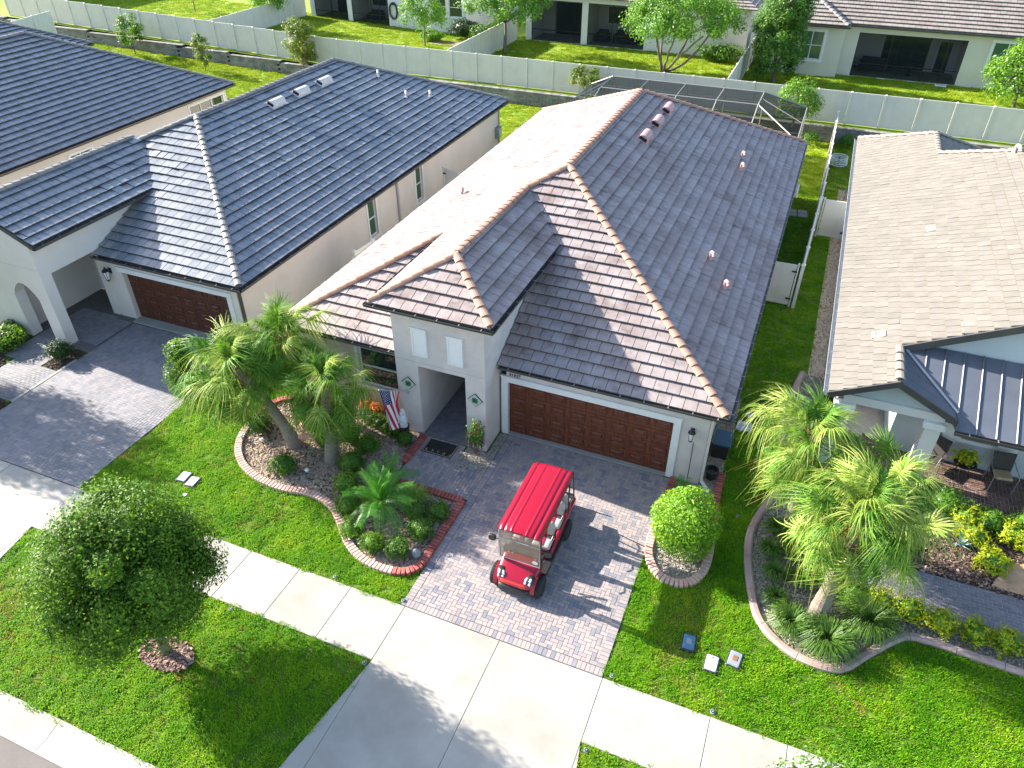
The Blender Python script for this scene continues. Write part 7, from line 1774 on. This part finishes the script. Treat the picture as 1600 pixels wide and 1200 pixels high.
# ---------------- side of the garage
g = thing("storage_bin", (6.1, 1.55, 0), "black bin with dark blue lid beside the right corner of the garage", "bin")
mb = MB(); mb.prism([(5.93, 1.2), (6.36, 1.2), (6.36, 1.85), (5.93, 1.85)], 0, .5); mb.build("bin_body", Mt['black'], g); mb = MB(); mb.bbox((5.9, 1.17, .5), (6.40, 1.88, .56), .02); mb.build("bin_lid", Mt['bin_blue'], g); mb = MB(); mb.tube([(6.36, 1.35, .42), (6.42, 1.38, .44), (6.42, 1.7, .44), (6.36, 1.72, .42)], .014, 5); mb.build("bin_handle", Mt['black'], g)
g = thing("plant_pot", (6.08, .3, 0), "black round pot behind the round bush, by the downspout", "pot"); mb = MB(); mb.lathe([(.13, 0), (.18, .3), (.2, .31), (.19, .34), (.15, .34), (.14, .26)], (6.08, .3, 0), 16); mb.build("pot_body", Mt['black'], g); mb = MB(); mb.lathe([(.15, .24), (.02, .27)], (6.08, .3, 0), 12); mb.build("pot_soil", Mt['mulch_dk'], g)
g = thing("ground_cover_lid", (6.62, 3.0, 0), "pale lilac square lid on the lawn below the roof corner", "lid"); mb = MB(); mb.bbox((6.4, 2.75, -.02), (6.85, 3.2, .05), .03); mb.build("lid_plate", Mt['lilac'], g); mb = MB(); mb.box((6.58, 2.95, .05), (6.68, 3.02, .06)); mb.build("lid_slot", Mt['grey_box'], g)
g = thing("round_drain_lid", (6.72, 3.6, 0), "small pale disc lid just behind the lilac square lid", "lid"); mb = MB(); mb.lathe([(.14, -.02), (.14, .04), (.11, .05)], (6.72, 3.6, 0), 16); mb.build("disc", Mt['pale_box'], g); mb = MB(); mb.lathe([(.03, .05), (.03, .058)], (6.72, 3.6, 0), 8); mb.build("disc_boss", Mt['grey_box'], g)
g = thing("garden_stake", (5.47, -.13, .0), "thin dark rod leaning on the wall under the small lantern", "rod"); mb = MB(); mb.tube([(5.48, -.16, .7), (5.46, -.11, 1.45)], .012, 5); mb.build("rod", Mt['darkmetal'], g); mb = MB(); mb.tube([(5.48, -.16, 0), (5.48, -.16, .7)], .012, 5); mb.build("rod_foot", Mt['darkmetal'], g)
g = thing("ac_unit", (6.1, 17.6, 0), "pale box on the wall under the right eave of the brown roof", "utility box"); mb = MB(); mb.bbox((5.85, 17.3, 1.9), (6.45, 17.8, 2.35), .03); mb.build("casing", Mt['vinyl'], g); mb = MB(); mb.box((6.45, 17.38, 1.95), (6.455, 17.72, 2.25)); mb.build("grille", Mt['grey_box'], g)
# ---------------- hose coil by the wall in the right side yard
g = thing("garden_hose", (8.1, 27.6, 0), "white coiled garden hose hanging in the narrow yard behind the tan roof", "garden hose")
for k in range(5):
    mb = MB(); zz = .25+.09*k; rr = .46-.01*k; mb.tube([(8.05+rr*cos(a), 27.4+rr*.9*sin(a), zz+.03*sin(a)) for a in [2*pi*j/22 for j in range(23)]], .022, 5, cap=False); mb.build("hose_loop", Mt['white'], g)
mb = MB(); mb.box((8.0, 27.35, -.03), (8.1, 27.45, .62)); mb.build("hose_post", Mt['grey_box'], g)
# ---------------- hose reel on the white rear house, wall lights
g = thing("hose_reel", (-29.6, 45.45, 2.2), "black hose loop hanging on the white rear house wall, top left", "hose reel"); mb = MB(); mb.tube([(-29.6+.36*cos(a), 45.38, 2.25+.62*sin(a)) for a in [2*pi*j/20 for j in range(21)]], .08, 6, cap=False); mb.build("hose_coil", Mt['black'], g); mb = MB(); mb.box((-29.75, 45.36, 2.7), (-29.45, 45.5, 2.9)); mb.build("reel_bracket", Mt['black'], g)
# ---------------- porch furniture on the right
def chair(x, y, az, label, cush=False):
    g = thing("patio_chair", (x, y, .06), label, "chair", "dark patio chairs on the brick porch"); M = Matrix.Translation((x, y, .06)) @ Matrix.Rotation(az, 4, 'Z')
    mb = MB(M); mb.bbox((-.25, -.25, .38), (.25, .22, .42), .01); mb.build("seat", Mt['wicker'], g)
    mb = MB(M); mb.add([(-.26, .20, .42), (.26, .20, .42), (.28, .33, .95), (-.28, .33, .95), (-.26, .235, .42), (.26, .235, .42), (.28, .365, .95), (-.28, .365, .95)], [(0, 1, 2, 3), (7, 6, 5, 4), (3, 2, 6, 7), (0, 3, 7, 4), (1, 5, 6, 2)]); mb.build("backrest", Mt['wicker'], g)
    for s in (-1, 1):
        mb = MB(M); mb.tube([(s*.29, .28, .72), (s*.31, .1, .64), (s*.31, -.2, .62), (s*.31, -.28, .55), (s*.30, -.26, .0)], .014, 6); mb.build("armrest", Mt['bronze'], g)
        mb = MB(M); mb.tube([(s*.28, .3, .8), (s*.28, .24, .4), (s*.29, .3, 0)], .014, 6); mb.build("leg", Mt['bronze'], g)
    if cush: mb = MB(M); mb.bbox((-.22, -.22, .425), (.22, .18, .49), .03); mb.build("cushion", Mt['cushion'], g)
chair(11.75, 3.05, -.5, "dark patio chair half hidden behind the right porch column"); chair(13.55, 2.95, .15, "dark patio chair with tan cushion at the right end of the porch", True)
g = thing("plant_table", (12.62, 3.05, .06), "small round dark table carrying the potted plant on the brick porch", "table"); mb = MB(); mb.lathe([(.30, .46), (.31, .48), (.30, .5)], (12.62, 3.05, .06), 20); mb.build("table_top", Mt['darkmetal'], g)
for k in range(3): a = 2*pi*k/3; mb = MB(); mb.tube([(12.62+.1*cos(a), 3.05+.1*sin(a), .52), (12.62+.24*cos(a), 3.05+.24*sin(a), .06)], .012, 5); mb.build("leg", Mt['darkmetal'], g)
g = thing("potted_plant", (12.62, 3.05, .56), "lime leafy plant in a terracotta bowl on the porch table", "potted plant"); mb = MB(); mb.lathe([(.09, 0), (.15, .14), (.17, .15), (.16, .17), (.12, .13)], (12.62, 3.05, .56), 16); mb.build("pot", Mt['pot'], g)
rr_ = random.Random(5); pts = [(Vector((12.6+rr_.gauss(0, .15), 3.0+rr_.gauss(0, .13), .80+rr_.gauss(0, .08))), rdir(rr_)) for _ in range(260)]; v, f = leaf_cloud(rr_, pts, .11, slim=.7); mb = MB(); mb.add(v, f); mb.build("foliage", Mt['lime_leaf'], g)['kind'] = 'stuff'
g = thing("garden_figure", (12.0, 2.3, .06), "thin little pink bird figure on a stick behind the porch column", "garden ornament"); mb = MB(); mb.tube([(11.95, 2.6, .06), (11.95, 2.6, .9)], .01, 5); mb.build("stick", Mt['darkmetal'], g); mb = MB(); lumpy(mb, (11.93, 2.58, .95), (.05, .07, .09), 4, .1, 8, 6); mb.build("bird", Mt['pink'], g, smooth=True)
# patio furniture behind the rear screens
def sofa(x, y, w, label):
    g = thing("patio_sofa", (x, y, ZB+.03), label, "sofa"); z = ZB+.03
    mb = MB(); mb.bbox((x-w/2, y-.4, z+.1), (x+w/2, y+.35, z+.42), .03); mb.build("seat", Mt['wicker'], g); mb = MB(); mb.bbox((x-w/2, y+.3, z+.1), (x+w/2, y+.48, z+.85), .03); mb.build("backrest", Mt['wicker'], g)
    for s in (-1, 1): mb = MB(); q = x+s*(w/2+.06); mb.bbox((q-.07, y-.4, z+.02), (q+.07, y+.48, z+.62), .02); mb.build("armrest", Mt['wicker'], g)
sofa(-9.3, 47.5, 2.0, "dark sofa behind the right screen of the top middle patio"); sofa(-11.4, 47.4, .8, "dark armchair behind the right screen of the top middle patio")
sofa(9.2, 46.0, 1.6, "dark sofa deep inside the wide screened patio of the cream house"); sofa(-32.6, 47.3, 1.2, "dark seat behind the second patio screen at top left")
g = thing("dining_table", (11.6, 45.6, ZB), "dark dining table inside the wide screened patio of the cream house", "table"); mb = MB(); mb.lathe([(.75, .74), (.75, .78)], (11.6, 45.6, ZB), 20); mb.build("table_top", Mt['wicker'], g); mb = MB(); mb.lathe([(.3, 0), (.06, .1), (.06, .74)], (11.6, 45.6, ZB), 10); mb.build("pedestal", Mt['darkmetal'], g)
g = thing("step_pad", (13.6, 43.7, ZB), "small white step pad in front of the cream house patio door", "step"); mb = MB(); mb.bbox((13.25, 43.3, ZB), (13.95, 43.85, ZB+.08), .02); mb.build("pad", Mt['white'], g); mb = MB(); mb.box((13.35, 43.4, ZB+.08), (13.85, 43.75, ZB+.085)); mb.build("pad_tread", Mt['pale_box'], g)
